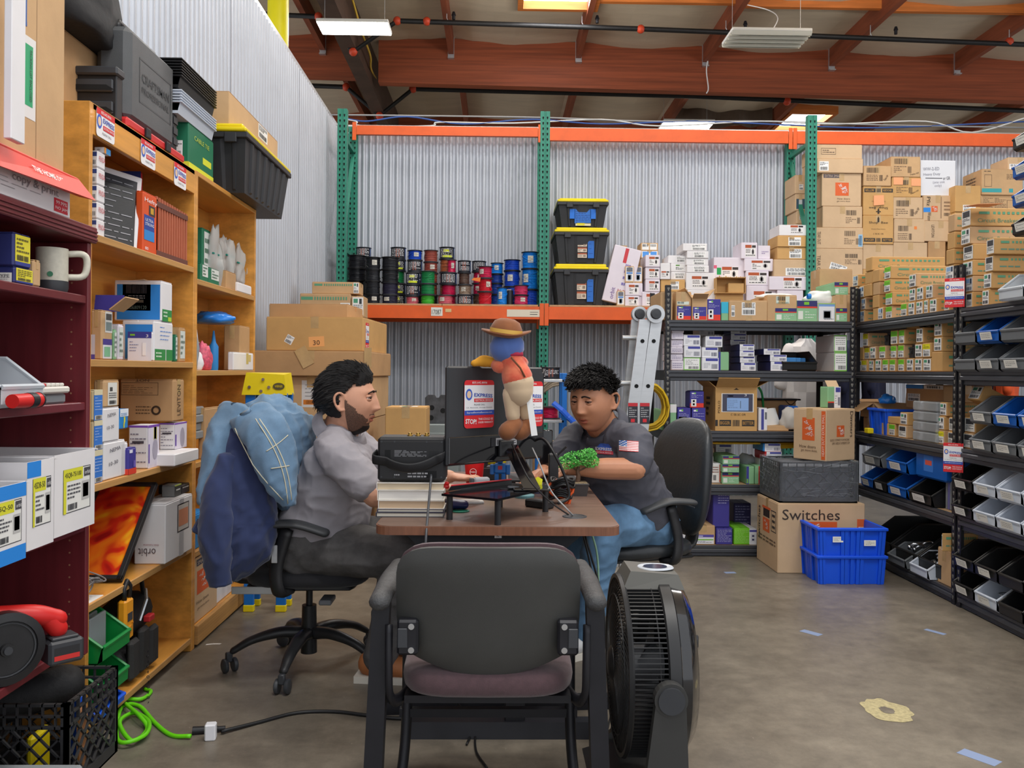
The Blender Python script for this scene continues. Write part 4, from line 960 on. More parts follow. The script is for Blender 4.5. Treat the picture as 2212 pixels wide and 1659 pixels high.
carton('carton','brown carton under the coil of ribbed blue conduit','carton',p.x-.08,p.x+.08,FY+.36,FY+.54,ZS[2],ZS[2]+.129,CARD)
p=aY(1625,835,FY+.3);tag(MB().tube(spline([p+V((-.05,0,.03)),p+V((0,0,.035)),p+V((.03,0,.01)),p+V((.07,0,-.05)),p+V((.10,.05,-.2))]),.008,6).build('green_cable',M('cable_green',(30,160,84),.5)),'green cable end sticking up behind the golden carton','cable')
mb=MB()
p=aY(1380+1360/4.608,862,FY+.3)
tag(MB().box(-.17,.19,-.01,.2,0,.012,c=.004).tube(spline([(.07,-.01,.006),(.1,-.05,-.03),(.14,-.05,.0),(.16,-.02,.01)]),.003,5).build('wire_tray',BLACKM,loc=(p.x,FY+.32,p.z-.01)),'black wire tray behind the bag of sleeves','tray')
carton('carton','brown carton supporting the black wire tray','carton',p.x-.12,p.x+.16,FY+.33,FY+.5,ZS[2],p.z-.011,CARD4)
# fourth shelf
G4='fourth black shelf'
P3('pair behind the chair back',415,480,[('brown carton with violet arrow label',482,CARD,(.1,.08,.95,.62,[(0,0,1,1,'e4e4ea'),(0,.62,1,1,'4a48a0'),(.2,.28,.9,.42,'6fb03c')])),('brown carton with violet arrow label',300,CARD,(.1,.05,.95,.6,[(0,0,1,1,'e4e4ea'),(0,.62,1,1,'4a48a0'),(.2,.28,.9,.42,'6fb03c')]))],1,crop=c5)
P3('stack beside the brown pair',486,606,[('white carton with rust edge',498,WHITE,(.1,.08,.98,.92,[(0,0,1,1,'e8e4e0'),(.86,0,1,1,'b8523c')]+bars(.15,.1,.4,.4,5,K)+lines(.1,.5,.8,.9,3,'5a5a60')),500,606),('low white carton with small latch',412,WHITE,(.42,.0,.5,.2,[(0,0,1,1,'3a3a3a')]),490,636)],1,crop=c5)
P3('fourth black shelf',608,706,[('white carton with rust edge and wire sketches',480,WHITE,(.05,.05,.98,.95,[(0,0,1,1,'e8e4e0'),(.88,0,1,1,'b8523c')]+bars(.3,.1,.6,.4,5,K)+lines(.1,.5,.8,.9,3,'8a5a50')))],1,crop=c5,Y=FY+.04)
P3('rear of the fourth shelf',480,650,[('brown carton, hidden,',480,CARD,None),('shaded pair of grey printed cartons',345,CARD2,(.05,.1,.95,.9,[(0,0,.46,1,'b8b2aa'),(.54,0,1,1,'b8b2aa')]+lines(.05,.2,.4,.8,3,'55504c')+lines(.6,.2,.95,.8,3,'55504c')))],1,crop=c5,Y=FY+.26,depth=.2)
P3('rear dim stack of the fourth shelf',664,800,[('grey device carton',560,LILAC,None),('grey device carton',480,LILAC,None),('grey device carton',392,LILAC,None),('grey device carton with print',318,LILAC,full(st_levw(31))),('grey device carton with print',250,LILAC,full(st_levw(32)))],1,crop=c5,Y=FY+.3,depth=.22)
P3('mint stack mid shelf',715,860,[('flat mint and violet carton',556,M('carton_green',(136,186,140),.55),full(st_levg(11))),('flat mint and violet carton',486,M('carton_green',(136,186,140),.55),full(st_levg(12))),('flat mint and violet carton',415,M('carton_green',(136,186,140),.55),full(st_levg(13)),718,862)],1,crop=c5)
P3('fourth black shelf',925,992,[('upright mint carton with violet side',505,M('carton_green',(136,186,140),.55),(0,0,.3,1,[(0,0,1,1,'3f3c94'),(.2,.05,.7,.3,'7ac040')]))],1,crop=c5);P3('fourth black shelf beside the upright mint one',994,1070,[('mint carton with red and violet stripes',502,M('carton_green',(136,186,140),.55),(.4,0,1,1,[(0,0,1,1,'3f3c94'),(0,0,.4,1,'d8402c')]))],1,crop=c5)
P3('stack beside the film wrapped crate',1072,1216,[('white device carton',575,WHITE,full(st_levw(41))),('white device carton',520,WHITE,full(st_levw(42))),('white device carton',450,WHITE,full(st_levw(43))),('white and red device carton',378,M('carton_red',(190,40,44),.5),(.1,0,1,1,st_levw(44))),('white and blue device carton',310,M('carton_blue',(40,130,200),.5),(.1,0,1,1,st_levw(45)),1062,1212)],1,crop=c5,depth=.24)
bag('plastic_bag','grey plastic bag of parts sagging behind the mint cartons',(aY(1615,1000,FY+.2).x,FY+.24,ZS[1]),(.08,.07,.09),CLEARG,12)
tag(MB().box(.0,.95,0,.42,0,.012,c=.003).prism([(.5,-.03),(.9,-.01),(.9,0),(.5,0)],(-.01,.4),0,1).build('yellow_sheet',M('yellow_board',(226,176,20),.5),loc=(aY(1518,950,FY+.05).x,FY+.07,.857-.098)),'bright yellow sheet stored flat beneath the third black shelf','sheet')
# lowest shelf
P3('lowest black shelf',290,450,[('white carton printed with three letters',1046,WHITE,(.2,.75,.68,.92,[(.0,0,.25,1,'4a4a4a')]))],0,crop=c5)
o=P3('lowest black shelf',454,656,[('brown carton with violet and green device label',1008,CARD,(.03,.03,.95,.52,[(0,0,1,1,'e6e6ec'),(0,.72,1,1,'5a4ea4'),(.25,.4,.98,.52,'7cc23c'),(.06,.1,.2,.62,'f4f4f4'),(.28,.78,.5,.9,'c8c4e8')]+lines(.28,.12,.9,.32,2,'8a8a96',3)))],0,crop=c5)[0]
P3('lowest black shelf',660,800,[('violet carton with white small print',1030,M('carton_violet',(62,56,142),.5),(.08,.15,.95,.92,lines(0,0,1,1,9,'b0aed8',4,.3)))],0,crop=c5)
P3('lowest black shelf',810,946,[('bright lime green device carton',1032,M('carton_lime',(120,200,44),.5),(.06,.1,.94,.9,lines(0,0,1,1,9,'a8dc78',4,.3)))],0,crop=c5)
P3('lowest black shelf beside the packing carton',948,1010,[('white outlet carton with violet band',1038,WHITE,full([(0,0,1,1,'e6e6ea'),(0,.82,1,.95,'4a48a0'),(.2,.2,.8,.7,'d8d8dc'),(.35,.5,.65,.62,'3c3c60'),(.35,.26,.65,.38,'3c3c60')]))],0,crop=c5)
zz=aY(1480,880+1000/3.95,FY).z
o=P3('lowest black shelf behind the armrest',275,498,[('parcel of dark parts, hidden,',1004,BLACKP,None),('white strut carton with dark red lettering',866,LILAC,None)],0,crop=c5,Y=FY+.16,depth=.25)[1]
T(o,'F',.62,.3,.7,.22,'SUPER-STRUT','9a3a3a',0,.01);D(o,'F',.6,.5,.82,.8,[(0,0,1,1,'b06868'),(.12,0,.88,.82,'e2dcdc')],'channel_mark')
o=P3('rear of the lowest black shelf',410,632,[('brown carton, hidden,',1000,CARD4,None),('brown carton with yellow strip',740,CARD4,(.3,.72,.9,.88,[(0,0,1,1,'c8a83c')]))],0,crop=c5,Y=FY+.42,depth=.14)
o=P3('top of the violet text carton',640,782,[('upright violet carton with mint side',842,M('carton_violet',(62,56,142),.5),(.3,.6,.95,.92,lines(0,0,1,1,5,'b0aed8',6,.3)))],0,crop=c5,depth=.2)[0]
o.location.z=aY(1560,880+1030/3.95,FY).z+.002;o.location.y+=.02
P3('rear of the lowest shelf',820,966,[('dark violet carton full of small print',820,M('carton_dark_violet',(48,44,92),.5),(.08,.1,.92,.95,lines(0,0,1,1,11,'8684b0',4,.3)))],0,crop=c5,Y=FY+.24,depth=.2)
tag(MB().box(-.04,.04,0,.003,0,.045).build('blue_tape_flag',BLUETAPE,loc=tuple(aY(1544,1080,FY+.4))),'flap of blue masking tape stuck on the rear brown carton','tape')
# ---------------- garments on a rail behind the shelving
rail=MB().cyl((1.9,7.2,1.62),(4.2,7.0,1.62),.014,n=10)
for x in(1.9,4.2):rail.cyl((x,7.2 if x<2 else 7.0,0),(x,7.2 if x<2 else 7.0,1.64),.014,n=10);rail.box(x-.02,x+.02,6.85 if x>2 else 7.0,7.35,0,.03)
tag(rail.build('garment_rail',BLACKM,smooth='auto'),'black garment rail behind the shelving with shirts on it','rail')
def shirt(x,y,zt,wd,ln,m,label,rz=0.0,sl=.28):
 mb=MB();R=[];n=22
 for(z,hw,hd) in((0,.05,.035),(-.03,.09,.045),(-.07,wd*.46,.06),(-.2,wd*.5,.075),(-ln*.6,wd*.5,.08),(-ln,wd*.54,.085)):
  R.append([(hw*math.copysign(abs(math.cos(a))**.8,math.cos(a)),hd*math.sin(a)*(1+.35*math.sin(5*a+z*9)),z) for a in[2*PI*k/n for k in range(n)]])
 for i in range(len(R)-1):
  for k in range(n):mb.quad(R[i][k],R[i][(k+1)%n],R[i+1][(k+1)%n],R[i+1][k])
 for s_ in(-1,1):mb.limb([(s_*wd*.34,0,-.09),(s_*wd*.5,0,-.14-sl*.4),(s_*wd*.56,0,-.12-sl)],[(.07,.045),(.075,.04),(.07,.035)],10,flat=(1,0,0))
 o=mb.build('hanging_shirt',m,loc=(x,y,zt),rz=rz,smooth=True);tag(o,label,'shirt','garments on the rail')
 MB().tube(spline([(0,0,-.02),(0,0,.04),(.02,0,.07),(.0,0,.09)]),.003,5).tube([(-.15,0,-.05),(0,0,.0),(.15,0,-.05)],.003,5).build('hanger',GALV,o)
 return o
CW=M('white_cotton',(216,212,210),.85,var=.05);CN=M('navy_cotton',(32,36,62),.9)
p=aY(1738,800,7.2);shirt(p.x,7.19,1.55,.42,.75,CW,'white shirt hanging behind the black shelving near the corner',.3)
for k,(px,m,lab) in enumerate([(1895,CN,'dark navy garment hanging behind the breaker cartons'),(1835,CN,'dark navy garment hanging by the corner post'),(1985,CW,'pale shirt hanging behind the clear breaker packs'),(2030,CW,'white shirt hanging behind the second black post'),(2110,CN,'navy shirt hanging behind the shelf bins'),(2165,M('orange_cotton',(216,84,36),.8),'orange garment hanging behind the shelf bins')]):
 p=aY(px,860,6.9+.03*k);shirt(p.x,6.98+.03*(k%2),1.53,.45,.85 if k<4 else .6,m,lab,1.1)
# ================================================================ stock piled on the third bay of the orange rack
def P5(stack,x0,x1,tops,Y=8.06,depth=.4,zb=DT):return pile(stack,x0,x1,0,tops,Y=Y,depth=depth,zb=zb,crop=c1,group='packing cartons on the third rack bay')
BR=lambda s,a=.3,b=.15,c=.95,d=.85:(a,b,c,d,st_bar(s))
c2o=P5('stack just past the third green post',438,842,[('large brown carton',1310,CARD2,None),('brown carton marked tear out with white slip',1012,CARD2,(.62,.55,.98,.85,st_bar(1))),('brown carton marked tear out with pale blue sticker',832,CARD2,BR(2,.6,.2,.92,.85)),('brown carton with slit side',650,CARD2,BR(3,.58,.2,.95,.82),500,838),('extra small moving carton with orange logo',368,CARD2,None,495,832),('taped brown carton',245,CARD2,(.05,.15,.25,.8,st_ship(3)),445,838),('brown carton',122,CARD2,(.1,.3,.42,.75,[(0,0,1,.06,'5a4838'),(0,.94,1,1,'5a4838'),(0,0,.02,1,'5a4838'),(.98,0,1,1,'5a4838')]+lines(.1,.2,.9,.8,2,'7a6450',3)),445,834)])
o=c2o[4];hd_logo(o,o['dims'],'F',.34,.32,.68,.72);D(o,'F',.04,.86,.52,.97,[(0,0,1,1,'4a4550')]);T(o,'F',.28,.915,.42,.07,'EXTRA SMALL','c8b098');T(o,'F',.55,.23,.32,.05,'How doers','5a4838');T(o,'F',.55,.15,.34,.05,'get more done.','5a4838')
for q in(c2o[1],c2o[2]):T(q,'F',.07,.5,.6,.07,'TEAR OUT','6a5440',-PI/2)
D(c2o[1],'F',.3,.35,.66,.55,st_ship(4),rot=-.3);D(c2o[2],'F',.9,.1,.99,.68,[(0,0,1,1,'9ac4e2')]+bars(.2,.1,.8,.9,4,'3a5a7a'))
fl=MB().box(-.06,.06,0,.003,0,.07).build('flap',CARD2,c2o[6],(.12,.1,c2o[6]['dims'][2]),rz=.2)
q=P5('second stack past the third green post',845,1105,[('brown carton',1190,CARD3,None),('brown carton',975,CARD2,None),('golden bee printed carton',728,CARD3,None),('golden bee printed carton, upside down with orange note,',478,CARD3,None),('brown carton with handwriting',305,CARD,BR(6,.1,.25,.7,.9),845,1080)])
for o,up in((q[2],True),(q[3],False)):
 r=0 if up else PI;v=lambda t:t if up else 1-t
 D(o,'F',0,*((.08,1,.21) if up else(.79,1,.92)),[(0,0,1,1,CARD3),(.03,0,.4,1,'33302e'),(.62,0,.97,1,'33302e')]+bars(.43,0,.59,1,7,'33302e'),'printed_band')
 for t,uu in(('BIGGER',.22),('BETTER',.8)):T(o,'F',v(uu),v(.145),.28,.07,t,'c8964c',r)
 T(o,'F',.5,v(.74),.62,.1,'Shop  Bee','3a2e22',r);T(o,'F',.5,v(.52),.46,.04,'Original Plaza Covers','4a3a2a',r);T(o,'F',.5,v(.36),.34,.045,'C SB BC OR','4a3a2a',r)
 D(o,'F',.42,*((.76,.58,.95) if up else(.05,.58,.24)),[(.0,.3,1,.5,'3a2e22'),(.3,.0,.7,.8,'3a2e22'),(.4,.8,.6,1,'3a2e22')],'bee_mark')
MB().prism([(-.05,-.05),(.05,-.04),(.045,.05),(-.05,.045)],(-.012,-.01),0,1).build('paper_note',M('orange_note',(240,168,120),.7),q[3],(0,-q[3]['dims'][1]/2,.14))
T(q[4],'F',.82,.4,.3,.1,'Duplex WP','4a3a2a',.9)
q=P5('third stack past the third green post',1110,1372,[('large brown carton',1190,CARD2,None,1105,1400),('large brown carton',958,CARD2,None,1105,1394),('brown carton with orange dot',757,CARD2,BR(8,.12,.1,.58,.7)),('brown carton marked in felt pen',572,CARD2,BR(9,.08,.12,.7,.85),1108,1360),('golden carton with two orange notes',400,CARD3,BR(10,.15,.2,.7,.85),1090,1340),('brown carton with handwriting',225,CARD,BR(11,.1,.2,.7,.9),1084,1336)])
D(q[2],'F',.65,.55,.74,.68,[(0,0,1,1,'e8843c')],'orange_dot');T(q[3],'F',.8,.35,.34,.12,'Duplex WP','3a2e22',.9);T(q[4],'F',.78,.25,.3,.1,'Duplex WP','4a3a2a',.4);T(q[5],'F',.8,.15,.3,.1,'Duplex WP','4a3a2a',.2)
for u,w_ in((.05,.3),(.66,.32)):MB().box(0,.09,-.004,-.002,0,.07).build('paper_note',M('orange_note',(240,168,120),.7),q[4],((u-.5)*q[4]['dims'][0],-q[4]['dims'][1]/2,q[4]['dims'][2]*.72-(.02 if u<.5 else .03)))
q=P5('fourth stack past the third green post',1375,1640,[('large plain brown carton',1190,CARD4,None,1400,1640),('large plain brown carton',952,CARD4,None,1398,1545),('crumpled brown carton with open flaps',776,CARD2,None,1372,1650),('moving carton with small orange logo and blue tape',557,CARD2,None,1362,1612)])
T(q[2],'F',.25,.5,.6,.09,'LEVITON','4a3a2e',-PI/2);hd_logo(q[3],q[3]['dims'],'F',.27,.35,.48,.58);D(q[3],'F',.0,.34,.24,.52,[(0,0,1,1,'2a86dc')],'blue_tape');T(q[3],'F',.17,.76,.36,.12,'Pfiz','3a2e22',-PI/2);T(q[3],'F',.2,.16,.36,.12,'Water','3a2e22',-PI/2);D(q[3],'F',.58,.1,.62,.95,[(0,0,1,1,'9a7c60')]);D(q[3],'F',.7,.2,.9,.8,bars(0,0,1,.2,8,'5a4838')+lines(0,.3,1,1,3,'8a6e54'))
z4=q[3].location.z+q[3]['dims'][2]
A,B=aY(1652+1338/3.95,380,8.08),aY(1652+1638/3.95,380,8.08);zt=aY(2028,280+258/3.95,8.08).z
o=carton('whiteboard_carton','white flat carton with handwriting, topmost by the corrugated wall','carton',A.x,B.x,8.1,8.3,z4+.001,zt,M('white_board',(222,224,230),.4),tape=False,seam=False)
for t,u,v,w_,c in(('WW-2-ED',.3,.76,.46,'8a8a96'),('Heavy Duty',.32,.6,.48,'8a8a96'),('or GR',.74,.5,.2,'4a4a52'),('(one unit',.52,.38,.34,'9a9aa6'),('only)',.5,.28,.2,'9a9aa6')):T(o,'F',u,v,w_,.09,t,c,.05)
D(o,'F',.14,.47,.62,.52,[(0,.3,1,.7,'3a3a42')])
q=P5('end stack of the third bay',1850,2215,[('large plain brown carton',1190,CARD,None,1800,2215),('large plain brown carton',950,CARD,None,1800,2215),('brown carton, hidden by breaker cartons,',690,CARD,None,1800,2215),('brown charger carton with fine print',556,CARD,(.08,.2,.62,.85,lines(0,0,.45,1,7,'6a5442',1,.3)+lines(.5,0,1,1,7,'6a5442',2,.3)),1845,2205),('brown charger carton with teal stripe',334,CARD,(.0,.1,.5,.25,[(0,0,.96,1,'3aa0a4')]),1858,2208)],depth=.34)
D(q[4],'F',.06,.32,.24,.78,[(0,0,1,.03,'6a5442'),(0,.97,1,1,'6a5442'),(0,0,.04,1,'6a5442'),(.96,0,1,1,'6a5442')]);D(q[4],'F',.6,.6,.95,.82,lines(0,0,1,1,4,'5a4838',5,.3));D(q[4],'F',.66,.1,.76,.25,[(0,0,1,1,'3aa0a4')]);D(q[4],'F',.05,.88,.5,.94,lines(0,0,1,1,1,'5a4838',7));D(q[4],'L',.2,.3,.7,.8,lines(0,0,1,1,4,'5a4838',8));D(q[3],'F',.64,.15,.9,.7,[(0,0,1,.03,'6a5442'),(0,.97,1,1,'6a5442'),(0,0,.04,1,'6a5442'),(.96,0,1,1,'6a5442')])
o=P5('end stack of the third bay, tilted on top',2085,2290,[('pale brown carton with white labels',232,CARD2,(.05,.05,.8,.5,st_ship(9)))],Y=8.1,depth=.3,zb=q[4].location.z+q[4]['dims'][2])[0]
P5('gap before the charger cartons',1625,1842,[('plain brown carton',950,CARD3,None),('golden upright carton',700,CARD3,None),('golden carton with house mark and white label',476,CARD3,(.3,.02,.8,.26,st_ship(10)))],Y=7.98,depth=.3)
q=P5('rear slot behind the third green post',262,352,[('brown carton',1100,CARD2,None),('brown carton',800,CARD2,None),('brown carton with white label',690,CARD2,(.3,.3,.8,.6,st_ship(2)),275,350),('brown carton with torn face showing packets',545,CARD2,(.1,.1,.9,.7,[(0,0,1,1,'3a5466'),(.3,.1,.7,.9,'c8d0d4')]),262,352),('brown carton with white label',385,CARD2,(.4,.2,.8,.5,st_ship(3)),262,352),('brown carton',215,CARD2,None,262,352)][:5],Y=8.34,depth=.3)
# ================================================================ shelving along the side, facing the aisle
RX=2.5
YA,YB=aX(1846,806,RX).y,aX(2066,806,RX).y
L1=YA-YB
shelving('black_shelving','black steel shelving unit along the side, full of breaker cartons',(RX,YA,0),-PI/2,L1,.61,1.85,ZS)
shelving('black_shelving','black steel shelving unit of parts bins beyond the second red sticker post',(RX,YB-.02,0),-PI/2,L1,.61,1.85,ZS)
GRB=M('green_print',(86,148,112),.7)
def endbox(desc,x0,x1,crop,z,h,code,side,depth,X=RX+.03,m=None,group='breaker cartons'):
 pa,pb=crop(x0,0)[0],crop(x1,0)[0]
 y1,y0=aX(pa,806,X).y,aX(pb,806,X).y
 xx=X+rnd.uniform(0,.012)
 o=carton('breaker_carton',desc,'carton',xx,xx+depth,y0,y1,z+.0006,z+h-.0006,m or rnd.choice((CARD3,CARD,CARD3)),group=group,seam=False)
 if code:D(o,'L',.06,.08,.94,.92,st_end(code,int(x0)))
 if side:
  D(o,'F',.1,.66,.95,.8,bars(0,0,1,1,max(6,int(depth*60)),GRB,int(x0)) if 0 else[(i/14,0,i/14+.04,1,'5a9a78') for i in range(3,14)]+[(0,0,.16,1,'5a9a78')])
  if side>1:T(o,'F',.36,.32,.55,.22,'Circuit Breakers','5a8a6a')
  else:D(o,'F',.1,.2,.6,.4,lines(0,0,1,1,1,'6a9078',int(x0)))
 return o
CN_={'w':'white and green end label','g':'lime green end label','y':'yellow end label','b':'pale blue end label','k':'black and white end label',None:'no label'}
def rowR(shelf,rown,z,h,ents,crop,depth=.26,X=RX+.03):
 cnt={}
 for e in ents:
  x0,x1,code=e[:3];side=e[3] if len(e)>3 else 0;d=e[4] if len(e)>4 else depth;hh=e[5] if len(e)>5 else h
  cnt[code]=cnt.get(code,0)+1
  endbox('breaker carton, %s, %s such in %s row, %s'%(CN_[code],NT1[cnt[code]-1],rown,shelf),x0,x1,crop,z,hh,code,side,d,X)
s2='second side shelf';z=ZS[3]
rowR(s2,'lowest',z,.083,[(770,815,'b'),(820,868,'y'),(873,915,'w'),(937,990,'w'),(1000,1050,'g'),(1062,1112,'g'),(1127,1180,'g'),(1200,1260,'w'),(1270,1335,'w'),(1340,1412,'w'),(1420,1508,None,1,.4,.115)],c3)
rowR(s2,'middle',z+.083,.088,[(780,830,None),(835,880,'y'),(890,940,'w'),(970,1025,'g',1),(1065,1115,'g'),(1127,1180,'g',1),(1270,1335,'w'),(1340,1410,'y',1)],c3)
rowR(s2,'upper',z+.171,.095,[(833,880,'y',2),(1068,1130,'g'),(1140,1190,'g',2),(1285,1345,'w',2)],c3)
rowR(s2,'post-side',z+.115,.086,[(1435,1505,'w',2,.3)],c3);rowR(s2,'post-side top',z+.201,.095,[(1435,1505,'w',2,.3)],c3)
def breaker(x,y,z,label,w_=.05,d=.07,h=.085):
 mb=MB().box(0,d,-w_/2,w_/2,0,h*.8,c=.004).box(d*.2,d*.75,-w_/2+.004,w_/2-.004,h*.8,h,c=.003).box(-.006,0,-w_*.2,w_*.2,h*.3,h*.55,c=.002).box(-.004,0,-w_*.4,w_*.4,h*.65,h*.75)
 o=mb.build('circuit_breaker',BLACKP,loc=(x,y,z));tag(o,label,'breaker','loose breakers');MB().box(-.008,-.004,-.006,.006,h*.34,h*.5).build('toggle',DGREY,o)
for x,yy,zz,lab in((1035,0,z+.171,'loose black breaker beside the yellow labelled upper carton'),(1248,0,z+.083,'loose black breaker between the middle row cartons'),(1330,0,z+.266,'black breaker standing on the upper row of the second side shelf'),(1385,0,z+.266,'taller black breaker close under the topmost side shelf')):
 breaker(RX+.05,aX(c3(x,0)[0],806,RX+.05).y,zz+.001,lab,.055,.08,.075 if zz>z+.2 else .085)
y0=aX(c3(1190,0)[0],806,RX).y
o=MB().hexa([(0,-.09,0),(.25,-.09,0),(.25,.09,0),(0,.09,0)],[(.01,-.004,.055),(.24,-.004,.055),(.24,.004,.055),(.01,.004,.055)]).build('folded_flap_carton',CARD3,loc=(RX+.05,y0,z+.267));tag(o,'peaked brown carton lid over two lime labelled cartons','carton')
z=ZS[4];s1='topmost side shelf'
rowR(s1,'lowest',z,.086,[(752,788,'b'),(796,836,'b',1),(905,950,None,1),(957,1002,'b'),(1015,1072,'g',1),(1155,1208,'g'),(1212,1268,'w'),(1275,1335,'w'),(1350,1385,'w'),(1392,1455,'w',1),(1515,1560,'y',1),(1700,1755,'k',1,.2),(1845,1905,'w',1,.3)],c1)
rowR(s1,'second',z+.086,.086,[(752,788,'b'),(805,842,'b',1),(905,960,None,1),(1020,1082,'g',2),(1212,1268,'w'),(1275,1335,'w'),(1355,1418,'w',1,.3),(1518,1565,None,1),(1684,1755,'b',1,.25),(1850,1920,'w',1,.3)],c1)
rowR(s1,'third',z+.172,.086,[(752,784,'b'),(790,832,'b'),(845,900,None,1),(908,962,None,1),(1010,1064,'g',2,.32),(1212,1276,'w',2,.3),(1525,1600,'b',1,.14),(1664,1755,'w',1,.25),(1862,1935,'k',1,.32)],c1)
rowR(s1,'fourth',z+.258,.086,[(745,790,'b',1),(840,900,None,1),(905,965,None,1),(1010,1066,'g',2,.5),(1535,1600,None,1,.14),(1664,1755,'k',0,.25),(1880,1950,'k',1,.32)],c1)
rowR(s1,'fifth',z+.344,.095,[(850,905,None,2,.5),(1540,1602,None,1,.14),(1658,1740,'w',2,.42)],c1)
rowR(s1,'sixth',z+.44,.098,[(1545,1604,None,1,.14),(1660,1742,'k',2,.42)],c1)
breaker(RX+.06,aX(c1(1138,0)[0],806,RX).y,z+.001,'loose black breaker on the topmost side shelf between lime labels')
p=aX(2098,478,RX);tag(MB().prism([(0,-.03),(.12,-.05),(.10,.05),(-.04,.04)],(0,.002),0,2).build('orange_note',M('orange_note',(240,168,120),.7),loc=(RX+.02,p.y,z+.539)),'orange paper note lying on the highest breaker carton','note')
# third side shelf
z=ZS[2];s3='third side shelf'
ty=lambda x,X=RX:aX(c3(x,0)[0],806,X).y
o=MB();
def crate(name,label,w_,d,h,loc,rz,m,group=None,ribs=6,tapes=()):
 """open stacking container with rolled rim and vertical ribs"""
 t=.004;k=.95;mb=MB()
 def wall(a,b,a2,b2,n):
  a,b,a2,b2=V(a),V(b),V(a2),V(b2);n=V(n)*t
  mb.hexa([a,b,b+n,a+n],[a2,b2,b2+n,a2+n])
 x,y,X2,Y2=w_/2*k,d/2*k,w_/2,d/2
 wall((-x,-y,0),(x,-y,0),(-X2,-Y2,h),(X2,-Y2,h),(0,1,0));wall((x,y,0),(-x,y,0),(X2,Y2,h),(-X2,Y2,h),(0,-1,0))
 wall((-x,y,0),(-x,-y,0),(-X2,Y2,h),(-X2,-Y2,h),(1,0,0));wall((x,-y,0),(x,y,0),(X2,-Y2,h),(X2,Y2,h),(-1,0,0))
 mb.box(-x,x,-y,y,0,t)
 for r_ in(.018,):
  mb.box(-X2-r_,X2+r_,-Y2-r_,-Y2+t,h-.018,h,c=.004).box(-X2-r_,X2+r_,Y2-t,Y2+r_,h-.018,h,c=.004).box(-X2-r_,-X2+t,-Y2,Y2,h-.018,h,c=.004).box(X2-t,X2+r_,-Y2,Y2,h-.018,h,c=.004)
 def rib(u,hw,s_,axis):
  if axis==0:mb.hexa([(u*x-hw,s_*(y+.006)-.005,.0),(u*x+hw,s_*(y+.006)-.005,.0),(u*x+hw,s_*(y+.006)+.005,.0),(u*x-hw,s_*(y+.006)+.005,.0)],[(u*X2-hw,s_*(Y2+.006)-.005,h-.015),(u*X2+hw,s_*(Y2+.006)-.005,h-.015),(u*X2+hw,s_*(Y2+.006)+.005,h-.015),(u*X2-hw,s_*(Y2+.006)+.005,h-.015)])
  else:mb.hexa([(s_*(x+.006)-.005,u*y-hw,.0),(s_*(x+.006)+.005,u*y-hw,.0),(s_*(x+.006)+.005,u*y+hw,.0),(s_*(x+.006)-.005,u*y+hw,.0)],[(s_*(X2+.006)-.005,u*Y2-hw,h-.015),(s_*(X2+.006)+.005,u*Y2-hw,h-.015),(s_*(X2+.006)+.005,u*Y2+hw,h-.015),(s_*(X2+.006)-.005,u*Y2+hw,h-.015)])
 for s_ in(-1,1):
  for u in(-.96,-.88,-.3,-.18,0,.18,.3,.88,.96):rib(u,.010,s_,0);rib(u,.008,s_,1)
 o=mb.build(name,m,loc=loc,rz=rz,fix=True);tag(o,label,'crate',group);o['dims']=(w_*1.0,d*1.01+.012,h);return o
ya,yb=ty(868),ty(1000)
crate('stacking_crate','blue plastic crate on the third side shelf near the corner',ya-yb,.4,.17,(RX+.23,(ya+yb)/2,z),PI/2,M('crate_blue',(22,92,226),.4))
tag(MB().box(0,.04,-.03,.03,0,.035,c=.004).build('yellow_handle_block',YELLOWP,loc=(RX-.03,ya-.07,z+.001)),'yellow plastic block at the foot of the blue crate','block')
rowR(s3,'lowest',z,.08,[(990,1050,None,0,.3),(1052,1105,'g',1,.2),(1140,1212,'k',0,.2),(1455,1530,'y',1,.2),(1560,1608,'k',0,.2)],c3)
rowR(s3,'second',z+.08,.08,[(1000,1145,None,0,.3,.045),(1150,1212,'w',0,.2),(1465,1530,'w',0,.2),(1560,1608,'k',0,.2)],c3)
rowR(s3,'top',z+.16,.08,[(1480,1540,'w',1,.2)],c3)
y1,y0=ty(1228),ty(1440)
for k in range(4):
 o=MB().box(-.0,.2,0,y1-y0-.01,0,.058,c=.008).build('breaker_pack',M('clear_pack',(206,212,216),.12,trans=.6,ior=1.15),loc=(RX+.02,y0,z+k*.06));tag(o,'clear tray pack of breakers, %s of the stack on the third side shelf'%NTH[k],'pack','clear breaker packs')
 i=MB().box(.03,.17,.012,(y1-y0)*.42,.006,.05,c=.003).build('breaker',BLACKP,o);MB().lathe([(.022,0),(.026,.004),(.026,.02),(.014,.024)],12,ax=0,c=(.0,(y1-y0)*.68,.028)).build('coil',WHITE,o,(.004,0,0))
o=carton('carton','brown carton with blue tape and arrows on the third side shelf','carton',RX+.2,RX+.5,ty(1245),ty(950),z+.18,z+.33,CARD4);D(o,'L',.05,.3,.4,.62,st_ship(5));D(o,'L',.0,.84,.5,1,[(0,0,1,1,'3a86d8')]);D(o,'L',.48,.84,1,1,[(0,0,1,1,'e0dedc')]+bars(.2,.2,.9,.8,8,K));D(o,'L',.3,.06,.42,.3,[(.1,0,.3,.8,K),(.7,0,.9,.8,K),(0,.7,.4,1,K),(.6,.7,1,1,K)])
carton('carton','brown carton hidden under the blue taped carton','carton',RX+.34,RX+.52,ty(1245),ty(960),z,z+.178,CARD4,tape=False)
y_=ty(800)
opencarton('carton','open brown carton with wide flap beside the corner post',RX+.06,RX+.3,y_-.1,y_+.1,z+.10,z+.2,CARD4,(('F',.12,115),('L',.12,120),('B',.1,80)))
